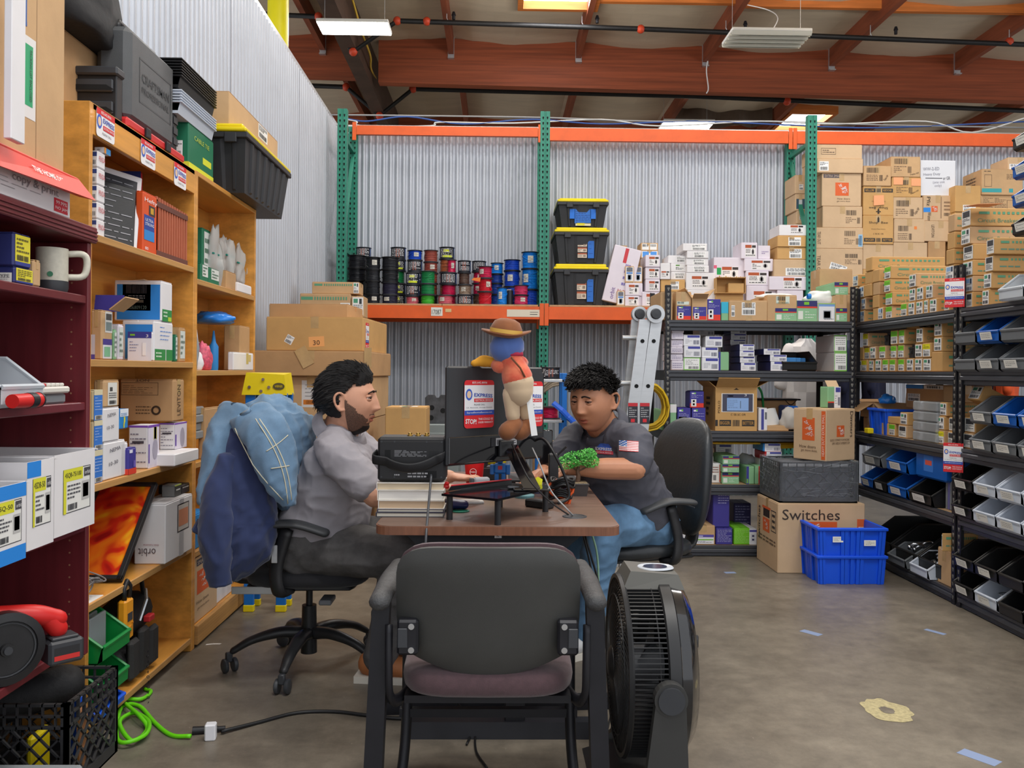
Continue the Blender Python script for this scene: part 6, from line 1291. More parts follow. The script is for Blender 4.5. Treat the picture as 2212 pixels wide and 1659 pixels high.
o=SB_('brown carton with blue plastic piled on top',1725,1850,1925,1080,CARD4,z);bag('blue_cloth','crumpled blue plastic over the brown carton',(FX-.1,aX(505,700,FX).y,z+o['dims'][2]),(.1,.12,.03),M('blue_film',(40,130,220),.25),8,cat='sheet')
o=SB_('white open carton with yellow scorch mark',1775,1800,1952,1285,WHITE,z,X=FX+.0);D(o,'R',.5,.2,.9,.98,[(.3,.2,.6,1,'c8b46a'),(.5,.4,.9,.9,'d0bc7a')])
for k,(px,m,h) in enumerate(((437,CLEARG,.17),(454,CBL,.15),(466,M('pink_parts',(208,84,108),.5,var=.4,scale=60),.13),(448,WHITE,.08))):
 bag('parts_bag',('clear bag of grey parts','blue and clear bag of connectors','bag of pink wire connectors','white bag folded over')[k]+' on the second pine bookcase',(FX-.06-.05*(k==1),aX(px,750,FX).y,z),(.04,.045,h/2),m,30+k,group='parts bags',nn=12)
for k,px in enumerate((436,455,479)):
 p=aX(px,700,FX-.05);o=MB().lathe([(0,0),(.022,0),(.024,.01),(.024,.12),(.012,.14),(.010,.15),(.004,.2),(0,.2)],14).build('nozzle_bottle',(CLEARG,WHITE,CBL)[k],loc=(FX-.12+.03*(k==2),p.y,z),smooth='auto');tag(o,'%s nozzle bottle standing among the parts bags'%('clear','white','blue')[k],'bottle','nozzle bottles')
z=ZB_[2]
zz=z+.10
SB_('low brown carton with blue strip under the clear boxes',1535,1580,1700,1720,CARD4,z,400)
for k in range(4):o=MB().box(-.15,0,0,.16,0,.036,c=.004).build('organiser_case',CLEARG,loc=(FX-.02-.01*(k%2),Y1w+.05,zz+.037*k));tag(o,'clear organiser case of screws, %s of the stack of four'%NTH[k],'case','clear organiser cases');MB().box(-.14,-.01,.01,.15,.004,.022).build('screws',M('screws',(128,122,104),.4,.6,var=.4,scale=120),o)['kind']='stuff'
z=ZB_[3]
carton('carton','blue carton on the fourth shelf of the farther bookcase','carton',FX-.2,FX-.02,Y1w+.05,Y1w+.25,z,z+.16,CBL)
z=ZB_[4]
o=carton('carton','small moving carton with orange logo on the bottom bookcase shelf','carton',FX-.24,FX-.01,Y1w+.04,Y1w+.36,z,z+.295,CARD2);hd_logo(o,o['dims'],'R',.12,.42,.62,.78);T(o,'R',.35,.3,.5,.05,'How doers','5a4838');T(o,'R',.38,.2,.5,.05,'get more done.','5a4838');D(o,'R',.1,.86,.5,.96,[(0,0,1,1,'4a4a5a')]);T(o,'R',.3,.91,.36,.06,'SMALL','d8c8b0')
o=carton('carton','white carton with blue lettering on the bottom bookcase shelf','carton',FX-.24,FX-.02,Y1w+.37,Y1w+.62,z,z+.28,WHITE);T(o,'R',.4,.8,.6,.1,'ELECTRICAL','3a4a8a');T(o,'R',.4,.65,.5,.1,'SAFETY','3a4a8a');D(o,'R',.05,.5,.95,.54,[(0,0,1,1,'3a4a8a')])
# ---------------- on top of the bookcases
z=2.131
o=SB_('black two drawer toolbox on the pine bookcase',545,900,945,560,BLACKP,z,0,name='toolbox',cat='toolbox',X=FX-.03,tape=False,seam=False)
w_,d_,h_=o['dims']
for k in range(2):
 q=MB().box(-w_/2+.01,w_/2-.01,-.012,0,.03,h_*.42,c=.004).build('drawer',DGREY,o,(0,-d_/2,h_*.44*k));MB().hexa([(-.06,-.0135,h_*.2),(.08,-.0135,h_*.2),(.08,-.0125,h_*.2),(-.06,-.0125,h_*.2)],[(-.08,-.0135,h_*.3),(.05,-.0135,h_*.3),(.05,-.0125,h_*.3),(-.08,-.0125,h_*.3)]).build('handle_recess',HOLE,q)
MB().box(-w_/2-.008,w_/2+.008,-d_/2-.016,d_/2+.005,h_*.94,h_+.02,c=.006).build('lid',DGREY,o)
yc,yd=aX(296,300,FX).y,aX(392,330,FX).y
o=MB().box(-.13,0,0,yd-yc,.045,.40,c=.025).build('tool_case',M('grey_tool_case',(84,86,88),.55,var=.1,bump=.15,bscale=300),loc=(FX-.03,yc,z));tag(o,'dusty grey moulded tool case standing on the red case','case');dm=(0,yd-yc,.4)
for a in((.2,.35,.9,.78),):decal(o,dm,'R',*a,[(0,0,1,.04,'4a4c4e'),(0,.96,1,1,'4a4c4e'),(0,0,.02,1,'4a4c4e'),(.98,0,1,1,'4a4c4e')]).location=fmat(dm,'R',.55,.56).translation+V((0,dm[1]/2,0))
for t,v,hh in(('CRAFTSMAN',.6,.07),('PROFESSIONAL',.48,.05)):mt=Matrix.Translation((.002,(yd-yc)*.55,.4*v))@Matrix.Rotation(PI/2,4,'Z')@Matrix.Rotation(PI/2,4,'X');txt(o,t,mt,(yd-yc)*.6,hh*.5,ink('3a3c3e'),.015,'embossed_lettering')
MB().tube([(-.07,.05,.4),(-.07,.06,.43),(-.07,yd-yc-.06,.43),(-.07,yd-yc-.05,.4)],.012,8).build('handle',BLACKP,o,smooth=True)
o=MB().box(-.14,.02,0,yd-yc+.12,0,.044,c=.012).build('red_case',M('red_case_plastic',(204,46,48),.4),loc=(FX-.03,yc-.05,z));tag(o,'flat red case with black clasps under the grey tool case','case')
for k in range(2):MB().box(.018,.032,.14+.2*k,.18+.2*k,.002,.042,c=.004).build('clasp',BLACKP,o)
o=MB().box(-.09,0,0,.055,0,.27,c=.01).build('slim_case',BLACKP,loc=(FX-.04,yd+.005,z+.045));tag(o,'slim black ribbed case standing beside the grey tool case','case')
for k in range(5):MB().box(0,.004,.006,.049,.03+.045*k,.06+.045*k,c=.001).build('rib',DGREY,o)
bag('black_bag','big black cloth bag slumped behind the tool cases',(FX-.17,aX(262,150,FX).y,z+.30),(.1,.28,.155),M('black_cloth',(38,38,40),.8,bump=.15,bscale=40),3,amp=.4)
carton('carton','hidden brown carton propping up the black cloth bag','carton',FX-.25,FX-.17,aX(262,150,FX).y-.15,aX(262,150,FX).y+.2,z,z+.299,CARD4)
o=carton('carton','green and yellow cable tie carton at the end of the pine bookcase','carton',FX-.15,FX-.02,aX(417,350,FX).y,aX(470,350,FX).y,2.136,2.136+.2,DGR);D(o,'F',0,0,1,.14,[(0,0,1,1,'d8dc3a')]);D(o,'R',0,0,1,.14,[(0,0,1,1,'d8dc3a')]);D(o,'F',.4,.2,.8,.6,st_ship(3));D(o,'R',.55,.3,.9,.45,[(0,0,1,1,'d8dc3a')]);T(o,'R',.5,.75,.6,.1,'CABLE TIE','b8c84a')
yt0,yt1=aX(392,300,FX).y,aX(468,320,FX).y
for k in range(12):
 m,c=((WB,'white') if k<5 else(BB,'black'));zz=2.337+.012*k+(.05 if k>=5 else 0)
 o=MB().prism([(-.10,0),(.10,0),(.112,.05),(-.112,.05)],(yt0+.01,yt1-.01),0,1).box(-.12,.12,yt0,yt1,.044,.051,c=.002).build('nested_tray',m,loc=(FX-.12,0,zz-.001*0));tag(o,'%s plastic tray nested in the pile on the bookcase, %s from below'%(c,NTH[k]),'tray','nested trays')
p0,p1=aX(486,380,FX).y,aX(578,420,FX).y
o=tote('storage_tote','black tote with yellow lid overhanging the farther pine bookcase',FX-.22,FX+.10,p0,p1+.14,2.136,2.136+.33)
o=carton('carton','brown carton with two bar code labels on the tote by the wall','carton',FX-.24,FX-.0,p0+.06,p1+.22,2.468,2.468+.17,CARD);D(o,'R',.55,.5,.75,.95,st_ship(4));D(o,'R',.7,.0,.9,.4,st_ship(5));D(o,'F',.1,.2,.5,.4,[(0,.4,1,.6,'c0543a')])
# ================================================================ mahogany bookcase nearest the camera
MX=-1.27;MY0,MY1=1.72,aX(196,800,MX).y
r=empty('mahogany_bookcase',(MX,MY0,0));tag(r,'dark mahogany bookcase with drilled side, nearest the camera','bookcase');L=V((MX,MY0,0))
MZ=[1.69,1.475,1.145,.77,.417]
def B(n,x0,x1,ya,yb,za,zb,m=MAHO,c=.003):return MB().box(x0,x1,ya,yb,za,zb,c=c).build(n,m,r,-L)
sp=B('side_panel',-1.6,MX,MY1-.022,MY1,.36,1.64);B('side_panel',-1.6,MX,MY0,MY0+.022,0,1.64);B('rear_leg',-1.6,-1.575,MY1-.04,MY1,0,.36);B('back_panel',-1.605,-1.6,MY0,MY1,.4,1.64)
B('top_board',-1.61,MX+.012,MY0-.01,MY1+.012,1.64,1.69)
for k in range(3):B('moulding_line',MX+.012,MX+.016,MY0,MY1+.008,1.648+.012*k,1.654+.012*k,c=.001)
for z in MZ[1:]:B('shelf',-1.6,MX-.005,MY0+.022,MY1-.022,z-.026,z)
mb=MB()
for k in range(30):mb.cyl((MX-.05,MY1-.0222,.45+.038*k),(MX-.05,MY1-.0226,.45+.038*k),.003,n=8)
mb.build('peg_holes',M('brass_hole',(150,110,84),.5),r,-L)['kind']='stuff'
def SM_(label,pa,pe,pb,yt,yb,m,z,X=MX-.01,name='carton',cat='carton',**k):return sbox(name,label,cat,pa,pe,pb,yt,yb,X,m,zb=z+.0008,**k)
o=SM_('white printer paper carton with red lid on the mahogany bookcase',-150,-110,152,275,480,WHITE,1.69,dmin=.3,X=MX-.0);T(o,'R',.66,.52,.42,.24,'copy & print','8a8a90');D(o,'R',.83,.08,.97,.42,[(0,0,1,1,'c8283a')]);T(o,'R',.9,.32,.11,.09,'99.99%','f0e0e0');T(o,'R',.9,.17,.12,.1,'NO JAM','f0e0e0');D(o,'R',.1,.2,.7,.5,lines(0,0,1,1,3,'a8a8ac',3,.15))
zt=1.69+o['dims'][2];w_,d_,h_=o['dims']
q=MB().box(-w_/2-.01,w_/2+.02,-d_/2-.01,d_/2+.01,h_-.012,h_+.012,c=.004).hexa([(w_/2+.012,-d_/2-.01,h_-.05),(w_/2+.04,-d_/2-.01,h_-.06),(w_/2+.06,d_/2+.03,h_-.05),(w_/2+.012,d_/2+.03,h_-.04)],[(w_/2+.012,-d_/2-.01,h_+.01),(w_/2+.018,-d_/2-.01,h_+.01),(w_/2+.018,d_/2+.01,h_+.01),(w_/2+.012,d_/2+.01,h_+.01)]).build('lid',M('red_lid',(220,62,48),.5),o,fix=True)
mt=Matrix.Translation((w_/2+.034,d_*.2,h_-.022))@Matrix.Rotation(PI/2,4,'Z')@Matrix.Rotation(1.05,4,'X');txt(o,'THE HOME DEPOT',mt,.2,.018,PAPER,.01)
yA,yB=aX(60,200,MX).y-.12,aX(154,200,MX).y
o=carton('carton','tall brown carton with packing list, standing on the red lid','carton',MX-.3,MX-.02,yA,yB,zt+.013,zt+.60,CARD);dm=o['dims']
D(o,'R',.20,.2,.55,.58,[(0,0,1,1,'e0dedc'),(.56,.15,.88,.9,'2aa06c'),(.3,.86,.5,.96,'c8505a')]+lines(.08,.1,.5,.8,5,'8a8a90',3,.2),'packing_list');T(o,'R',.475,.4,.24,.03,'PACKING LIST ENCLOSED','1c3a2c',-PI/2);D(o,'R',.30,.62,.42,.78,[(.7,0,1,1,'2c5a9c'),(0,0,1,.14,'2c5a9c'),(0,.86,1,1,'2c5a9c')]);D(o,'R',.56,0,.565,1,[(0,0,1,1,'8a6844')])
p=aX(20,150,MX+.01);tag(MB().box(0,.02,-.05,.012,0,.52,c=.002).build('white_board_panel',WHITE,loc=(MX+.045,aX(8,200,MX).y-.03,zt+.014)),'white narrow panel standing in front of the tall brown carton','panel')
z=MZ[1]
for k,(a,e,b,yt) in enumerate(((-60,30,72,575),(-60,28,66,500))):
 zz=z if k==0 else z+o['dims'][2]+.001
 o=SM_('navy breaker carton with yellow label, %s of two'%('lower','upper')[k],a,e,b,yt,620,M('carton_navy',(46,52,110),.5),zz);D(o,'R',.1,.05,.95,.95,[(0,0,1,1,'e0d43a'),(0,0,1,.12,'34408c')]+lines(.08,.4,.9,.92,4,'6a6430',k)+bars(.1,.16,.9,.34,12,'4a4630'));D(o,'F',.55,.0,.95,.6,st_hand(2)) if k==0 else None
 if k==0:T(o,'F',.75,.4,.3,.2,'TYPE','3a3a40')
SM_('small brown breaker carton marked in pen beside the mug',60,72,88,560,622,CARD,z,dmin=.08)
def mug(label,px,X,z,r,h,m1,m2,hs):
 p=aX(px,600,X);o=MB().lathe([(0,0),(r*.92,0),(r,.012),(r,h),(r-.005,h),(r-.006,h*.1),(0,h*.09)],30).build('mug',m1,loc=(X,p.y,z+.001),smooth='auto');tag(o,label,'mug');MB().lathe([(r*.93,-.0005),(r+.0012,.012),(r+.0012,h*.25),(r,h*.253)],30).build('rubber_base',m2,o,smooth='auto')
 if hs:MB().tube(spline([V((.0,r-.004,h*.90)),V((.0,r+.04,h*.92)),V((.0,r+.052,h*.75)),V((.0,r+.042,h*.42)),V((.0,r-.004,h*.36))],5),(.012,.010),10,flat=(1,0,0)).build('handle',m1,o,rz=-.9,smooth=True)
 return o
CREAM=M('speckled_stoneware',(206,202,186),.45,var=.06,scale=90)
o=mug('large cream speckled mug with dark base on the mahogany shelf',112,MX-.06,z,.044,.13,CREAM,DGREY,True);MB().cyl((.0,0,0),(0,0,.001),.008,n=12).build('green_mark',ink('3a7a5a'),o,mat=Matrix.Rotation(-1.2,4,'Z')@Matrix.Translation((.0445,0,.05))@Matrix.Rotation(PI/2,4,'Y'))
mug('white and navy travel mug behind the cream mug',150,MX-.13,z,.036,.15,WHITE,M('navy_paint',(40,46,84),.5),False)
z=MZ[2]
bin_('parts_bin','clear white hopper bin tilted on the mahogany shelf',M('frosted_bin',(224,230,236),.3,trans=.35,ior=1.1),.2,.26,.13,(MX+.01,aX(40,850,MX).y,z),PI/2,'parts bins')
o=MB().cyl((0,-.06,0),(0,.06,0),.018,.02,16).build('flashlight',M('red_tool',(206,36,34),.4),loc=(MX+.035,aX(25,870,MX).y,z+.019),smooth='auto');tag(o,'red flashlight lying before the clear bin','flashlight');MB().cyl((0,.01,0),(0,.04,0),.0205,n=16).cyl((0,.06,0),(0,.066,0),.021,n=16).build('grip',BLACKP,o,smooth='auto')
y_=aX(130,870,MX).y
o=MB().box(-.14,0,-.07,.075,0,.03,c=.006).build('clear_case',CLEARG,loc=(MX-.02,y_,z));tag(o,'clear plastic case under the white keypad','case')
o=MB().box(-.15,.01,-.075,.075,0,.02,c=.005).build('keypad',M('old_white_plastic',(214,210,202),.45),loc=(MX-.018,y_,z+.031));tag(o,'off white keypad with one red key on the mahogany shelf','keypad')
for i in range(5):MB().box(-.12,-.0,-.06+.025*i,-.04+.025*i,.0202,.03,c=.003).build('key',RED if i==0 else M('old_white_plastic',(214,210,202),.45),o)
z=MZ[3]
for k,(e,b,yt,m,X) in enumerate(((117,204,985,WHITE,MX+.03),(58,116,1000,WHITE,MX+.05),(-30,56,1060,WHITE,MX+.085))):
 o=opencarton('carton','torn white conduit box carton, %s of three on the mahogany shelf'%('farthest','middle','nearest')[k],MX-.3,X,aX(e,1100,X).y,aX(b,1100,X).y,z+.001,aX(e,yt,X).z,WHITE,(('B',.03,100),),'white conduit box cartons')
 D(o,'R',.2,.25,.88,.8,[(0,0,1,1,'44444a'),(.03,.02,.97,.98,'e4e4e0'),(.0,.72,.7,1,'d8d63a'),(.0,0,.1,1,'d8d63a'),(.74,.76,.98,.96,'4a4a50'),(.66,.22,.94,.66,'b8b8b6'),(.7,.28,.9,.6,'dededa')]+lines(.14,.3,.6,.66,4,'55555a',k)+bars(.16,.06,.5,.2,10,K));T(o,'R',.43,.72,.4,.07,('4SQB-75/100','4SDB-50','4SQ-50')[k],'3a3a30');T(o,'R',.79,.72,.14,.05,'orbit','e0e0e0')
 if k:D(o,'R',.0,.82,1,1,[(0,0,1 if k==2 else .5,1,'2a86dc')],'blue_tape')
 if k==2:D(o,'R',0,.0,1,.2,[(0,0,1,1,'2a86dc')],'blue_tape')
 MB().box(-.11,.12,-.02,.02,0,.1,c=.002).build('steel_box',GALV,o,(0,0,o['dims'][2]-.11)) if k==1 else None
z=MZ[4]
c=aX(38,1385,MX+.02)
o=MB().lathe([(0,0),(.10,0),(.108,.01),(.108,.05),(.085,.056),(.083,.05),(.02,.05),(.018,.06),(0,.06)],36,ax=0).build('circular_saw',BLACKP,loc=(MX-.035,c.y+.02,z+.097),rz=-.75,smooth='auto');o.scale=(.88,.88,.88);tag(o,'red and black cordless saw with round blade guard on lowest mahogany shelf','saw')
MB().lathe([(.078,.0505),(.08,.054),(.076,.0535)],36,ax=0).cyl((.05,0,0),(.068,0,0),.012,n=16).build('guard_ring',DGREY,o,smooth='auto')
MB().limb([(-.02,-.02,.09),(.0,.09,.075),(.0,.16,.05)],[.03,.032,.028],12).limb([(0,.13,.06),(0,.16,.02)],[.03,.03],12).build('motor_housing',M('red_tool',(206,36,34),.4),o,smooth=True)
MB().box(-.03,.045,.12,.225,-.085,-.01,c=.008).box(-.025,.04,.13,.21,-.01,.0,c=.003).build('battery_pack',DGREY,o)
q=MB().quad((.0455,.135,-.07),(.0455,.21,-.07),(.0455,.21,-.03),(.0455,.135,-.03)).quad((.046,.135,-.07),(.046,.21,-.07),(.046,.21,-.055),(.046,.135,-.055),1).build('battery_label',[ink('2a2a2c'),ink('c8302c')],o)
# ================================================================ big cartons against the wall behind the first seated person
def cP(x,y):return x,y
zz=0
for nm,x0,x1,yt,m,Y,d in(('lowest large brown carton of the pile behind the seated person',566,838,1010,CARD4,5.3,.7),('second large brown carton up the pile, mostly hidden',570,836,905,CARD,5.3,.7),('large brown carton with white packing list pouch',556,834,812,CARD,5.25,.75),('widest torn brown carton of the pile',553,836,757,CARD4,5.2,.8),('large golden carton with orange note marked thirty',580,826,684,CARD3,5.25,.8),('taped shallow brown carton at the top of the pile',583,760,656,CARD4,5.35,.45)):
 a,b=aY(x0,800,Y),aY(x1-(34 if 'taped' not in nm else 5),800,Y);zt=aY(x0+60,yt,Y).z
 o=carton('carton',nm,'carton',a.x,b.x,Y,Y+d,zz,zt,m,group='large cartons behind the seated person',rz=-.05);zz=zt+.001
 if 'pouch' in nm:D(o,'F',.42,.28,.72,.9,[(0,0,1,1,'d4d2d0'),(.05,.1,.98,.28,'d07a2c')]+lines(.1,.35,.9,.9,4,'9a989a',3,.2),'packing_pouch');T(o,'F',.58,.40,.24,.07,'PACKING LIST ENCLOSED','4a3a2a',PI)
 if 'thirty' in nm:
  D(o,'F',.44,.12,.6,.42,[(0,0,1,1,'eeaa68')],'orange_note',.06);T(o,'F',.52,.24,.07,.14,'30','5a4030',.06);D(o,'F',.2,.2,.28,.45,st_ship(3),rot=-.5)
  w_,d_,h_=o['dims'];express(o,Matrix.Translation((w_/2,-d_/2+.12,h_*.45))@Matrix.Rotation(PI/2,4,'Z')@Matrix.Rotation(PI/2,4,'X'),.10,.17)
 if 'torn' in nm:
  for k in range(2):MB().box(-.02-.03*k,.025,-.001,.001,-.12,.0).build('tape_end',TAPE,o,mat=Matrix.Translation((o['dims'][0]*(.5-.58*k),-o['dims'][1]/2-.004,o['dims'][2]+.02))@Matrix.Rotation(-.5*k,4,'Y'))
def bx(label,x0,x1,yt,yb,Y,d,m,zb=None,**k):return fbox('carton',label,'carton',x0,x1,yt,yb,Y,d,m,zb=zb,**k)
zq=aY(700,684,6.7).z
o=bx('long breaker carton with green band, lower of two on the pile',648,757,634,683,6.7,.2,CARD,zq);D(o,'F',.02,.72,.96,.86,[(0,0,.25,1,'5a9a78')]+[(.28+i*.055,0,.31+i*.055,1,'5a9a78') for i in range(13)]);D(o,'R',.05,.1,.9,.9,st_end('w',3))
q=bx('breaker carton with white and green label beside the lower long one',759,786,640,683,6.7,.2,CARD,zq,seam=False);D(q,'F',.1,.1,.95,.95,st_end('w',5));D(o,'F',.8,.05,.99,.6,st_end('w',4))
zw=o.location.z+o['dims'][2]+.001;o=bx('long breaker carton with green band, upper of two on the pile',674,776,609,634,6.72,.2,CARD,zw);D(o,'F',.05,.66,.9,.84,[(0,0,.2,1,'5a9a78')]+[(.24+i*.055,0,.27+i*.055,1,'5a9a78') for i in range(13)]);D(o,'F',.88,.05,.99,.95,st_end('w',7))
carton('carton','brown carton hidden under the long breaker cartons','carton',aY(655,700,6.7).x,aY(780,700,6.7).x,6.68,6.95,0,zq-.001,CARD4)
o=bx('torn golden carton standing alone left of the monitor',832,920,880,948,5.2,.3,CARD3);D(o,'T',.3,.3,.75,.6,[(0,0,1,1,'e4e4e0'),(.1,.2,.4,.8,'4aa070')]);carton('carton','brown carton under the torn golden carton','carton',o.location.x-.14,o.location.x+.14,5.19,5.52,0,o.location.z-.001,CARD4)
# power distribution stand slab and grey enclosure
p,q=aY(918,870,5.9),aY(985,870,5.9);zt,zb=aY(940,853,5.9).z,aY(940,915,5.9).z
w_=q.x-p.x;mb=MB().prism([(0,0),(w_,0),(w_,zt-zb),(w_*.5,zt-zb),(w_*.44,zt-zb-.02),(w_*.36,zt-zb-.02),(w_*.3,zt-zb),(0.02,zt-zb),(0,zt-zb-.02)],(0,.05),0,1)
o=mb.build('cart_panel',M('scuffed_black',(72,74,78),.6,var=.5,scale=9),loc=(p.x,5.9,zb));tag(o,'scuffed black plastic panel with round holes behind the monitor','panel')
for u,v in((.22,.45),(.58,.35),(.2,.1)):MB().cyl((w_*u,-.001,(zt-zb)*v+.02),(w_*u,0,(zt-zb)*v+.02),.018,n=16).build('hole',HOLE,o)
zc=zb;o=MB().box(0,w_*1.1,0,.3,0,zc-.001,c=.006).build('steel_enclosure',M('grey_enamel',(132,142,142),.4),loc=(p.x,5.85,0));tag(o,'grey enamelled steel enclosure beneath the scuffed panel','enclosure');MB().box(.01,w_*1.09,-.006,0,.02,zc-.06,c=.003).build('door',M('grey_enamel',(132,142,142),.4),o)
# folded step ladder
LBL=M('ladder_blue',(20,110,196),.4)
lx0=aZ(588,1312,0);X0,Y0=lx0.x,lx0.y
r=empty('step_ladder',(X0,Y0,0));tag(r,'folded blue step ladder with yellow top cap beside the bookcase','ladder')
MB().hexa([(-.14,-.10,1.12),(.09,-.10,1.12),(.09,.07,1.12),(-.14,.07,1.12)],[(-.12,-.09,1.235),(.075,-.09,1.225),(.075,.06,1.235),(-.12,.06,1.235)]).build('top_cap',YELLOWP,r)
for x in(-.11,.075):
 for y in(-.075,.04):MB().box(x-.035 if x>0 else x-.015,x+.015 if x>0 else x+.035,y-.012,y+.012,.03,1.13,c=.003).build('rail',LBL,r);MB().box(x-.037 if x>0 else x-.017,x+.017 if x>0 else x+.037,y-.016,y+.016,0,.035,c=.003).build('foot',YELLOWP,r)
for z in(.28,.56,.84):MB().box(-.1,.07,-.08,-.01,z-.02,z,c=.003).build('step',ALU,r)
for x,z in((-.10,1.16),(-.03,1.2),(.0,1.16),(-.04,1.14)):MB().cyl((x,-.099,z),(x,-.104,z),.008,n=10).build('rivet',CHROME,r)
txt(r,'250 lb',Matrix.Translation((-.03,-.0885,1.09))@Matrix.Rotation(PI/2,4,'X'),.07,.03,PAPER);o=MB().lathe([(.0,0),(.03,0),(.03,.001),(0,.001)],20);o.v=[(x,y*.6,z) for x,y,z in o.v];o.build('maker_badge',ink('5a5230'),r,mat=Matrix.Translation((.05,-.1005,1.165))@Matrix.Rotation(PI/2,4,'X'));txt(r,'WERNER',Matrix.Translation((.05,-.1025,1.165))@Matrix.Rotation(PI/2,4,'X'),.04,.012,YELLOWP)
# articulated aluminium ladder
YL=5.5
r=empty('aluminium_ladder',aY(1350,1222,YL));tag(r,'tall folded aluminium ladder with round black hinges beside the black shelving','ladder');L=V(r.location)
def rail(x0,y0,x1,y1,Y,w_,d,zb=.0):
 a,b=aY(x0,y0,Y),aY(x1,y1,Y);t=(b.z-zb)/(b.z-a.z);c=b+(a-b)*t
 MB().hexa([c+V((-w_/2,0,0)),c+V((w_/2,0,0)),c+V((w_/2,d,0)),c+V((-w_/2,d,0))],[b+V((-w_/2,0,0)),b+V((w_/2,0,0)),b+V((w_/2,d,0)),b+V((-w_/2,d,0))]).build('rail',ALU,r,-L);return c,b
for x0,x1,Y,lab in((1388,1418,YL,1),(1362,1394,YL-.0,1),(1352,1377,YL+.16,0),(1366,1402,YL+.2,0)):
 c,b=rail(x0,930,x1,690,Y,.076,.03)
 if lab:
  for k in range(5):
   z=b.z-.14-.29*k;q=c+(b-c)*((z-c.z)/(b.z-c.z));MB().lathe([(.0,0),(.008,0),(.013,-.002),(.013,.001)],12,ax=1).build('rung_end',HOLE,r,V((q.x,Y-.002,z))-L)
  q=c+(b-c)*.62;o=decal(r,(.062,.002,.135),'F',0,0,1,1,[(0,0,1,1,'34343c'),(0,.84,1,1,'c8303a'),(.3,.08,.7,.24,'d8303a')]+lines(.1,.3,.9,.8,5,'b8b8bc',2,.4),'warning_label');o.matrix_local=Matrix.Translation(V((q.x,Y-.002,q.z))-L)@Matrix.Rotation(PI/2,4,'X')
for px,Y,rr in((1417,YL-.03,.058),(1382,YL+.13,.05)):
 p=aY(px,678,Y);MB().cyl(p,p+V((0,.06,0)),rr,n=24).build('hinge_plate',ALU,r,-L,smooth='auto');MB().lathe([(0,-.024),(.03,-.022),(.036,0)],16,ax=1,c=p).build('hinge_knob',DGREY,r,-L)
for k in range(5):
 p=aY(1384-4*k,730+98*k,YL+.1)
 if p.z>.1:MB().cyl(p+V((-.12,.0,0)),p+V((.05,0,0)),.016,n=10).build('rung',ALU,r,-L)
# yellow cable coil, blue spool stand, beige cable bundle
def coil(name,label,c,R,r_,n,m,ax=1,sq=1.0,sp=.018,cat='cable'):
 pts=[]
 for i in range(n*16+1):
  t=2*PI*i/16;k=i/16;rr=R*(1+.12*math.sin(k*2.3));q=[rr*math.cos(t),rr*sq*math.sin(t)];q.insert(ax,sp*(k-n/2)+.008*math.sin(t*3));pts.append(V(c)+V(q))
 return tag(MB().tube(pts,r_,5).build(name,m,smooth=True),label,cat)
p=aY(1400,878,5.8);coil('yellow_cable_coil','coil of yellow cable hanging behind the aluminium ladder',p,.12,.007,12,M('cable_yellow2',(214,176,30),.45),sp=.012,sq=1.2)
p=aY(1215,895,6.6);coil('beige_cable_coil','thick coil of beige cables behind the person in charcoal',p,.24,.009,16,M('cable_beige',(160,146,128),.6),sq=1.1,sp=.016)
q_=aY(1215,895,6.6);carton('carton','brown carton under the coil of beige cables','carton',q_.x-.22,q_.x+.22,6.45,6.8,0,q_.z-.30,CARD4)
r=empty('spool_stand',(aY(1200,900,5.9).x,5.9,0));tag(r,'blue steel stand for wire spools behind the monitor','stand')
for x in(-.11,.06):
 for y in(0,.25):MB().box(x-.018,x+.018,y,y+.03,0,aY(1200,806,5.9).z,c=.003).build('post',LBL,r)
for z in(.5,.92,1.2):MB().box(-.11,.06,.0,.28,z-.02,z,c=.003).build('shelf',ALU,r)
for k,(kd,lab) in enumerate((('cr','crimson wire spool on the blue stand, lower one'),('la','black labelled wire spool on the blue stand, upper one'))):spool(r.location.x-.03,6.06,1.201-.28*(1-k),.075,.085,kd,lab,'spools on the blue stand')
for k in range(3):p=aY(1195+16*k,870+16*k,5.85);tag(MB().tube([p,p+V((.06,-.02,-.05)),p+V((.10,-.02,-.09))],(.022,.01),6).build('blue_strap',M('strap_blue',(20,84,190),.5)),'blue strap tied round the beige cables, %s from above'%NT1[k],'strap','blue straps')
# ================================================================ the shared desk
WAL=M('walnut_laminate',(116,92,80),.4,var=.16,scale=3,stretch=(1,9,1),coat=.1);WALE=M('walnut_edge',(128,84,62),.45,var=.15,scale=8,stretch=(9,1,1))
TZ=.74;TX0,TX1,TY0,TY1=-.40,.414,2.82,4.36
desk=empty('desk',(0,3.5,0));tag(desk,'walnut topped desk with black tee legs between the two seated people','desk');L=V(desk.location)
def rrect(x0,x1,y0,y1,r,n=5):return[(cx+r*math.cos(t),cy+r*math.sin(t)) for cx,cy,a in((x1-r,y0+r,-90),(x1-r,y1-r,0),(x0+r,y1-r,90),(x0+r,y0+r,180)) for t in[math.radians(a+90*k/n) for k in range(n+1)]]
MB().prism(rrect(TX0,TX1,TY0,TY1,.05),(TZ-.030,TZ-.002),0,2).build('edge_band',WALE,desk,-L);MB().prism(rrect(TX0+.004,TX1-.004,TY0+.004,TY1-.004,.048),(TZ-.002,TZ),0,2).build('desktop',WAL,desk,-L)
for y in(2.93,4.22):
 MB().box(.035,.105,y,y+.03,.05,TZ-.03,c=.004).build('leg_column',BLACKM,desk,-L);MB().hexa([(-.32,y-.02,0),(.36,y-.02,0),(.36,y+.05,0),(-.32,y+.05,0)],[(-.30,y-.01,.055),(.34,y-.01,.055),(.34,y+.04,.055),(-.30,y+.04,.055)]).build('foot',BLACKM,desk,-L)
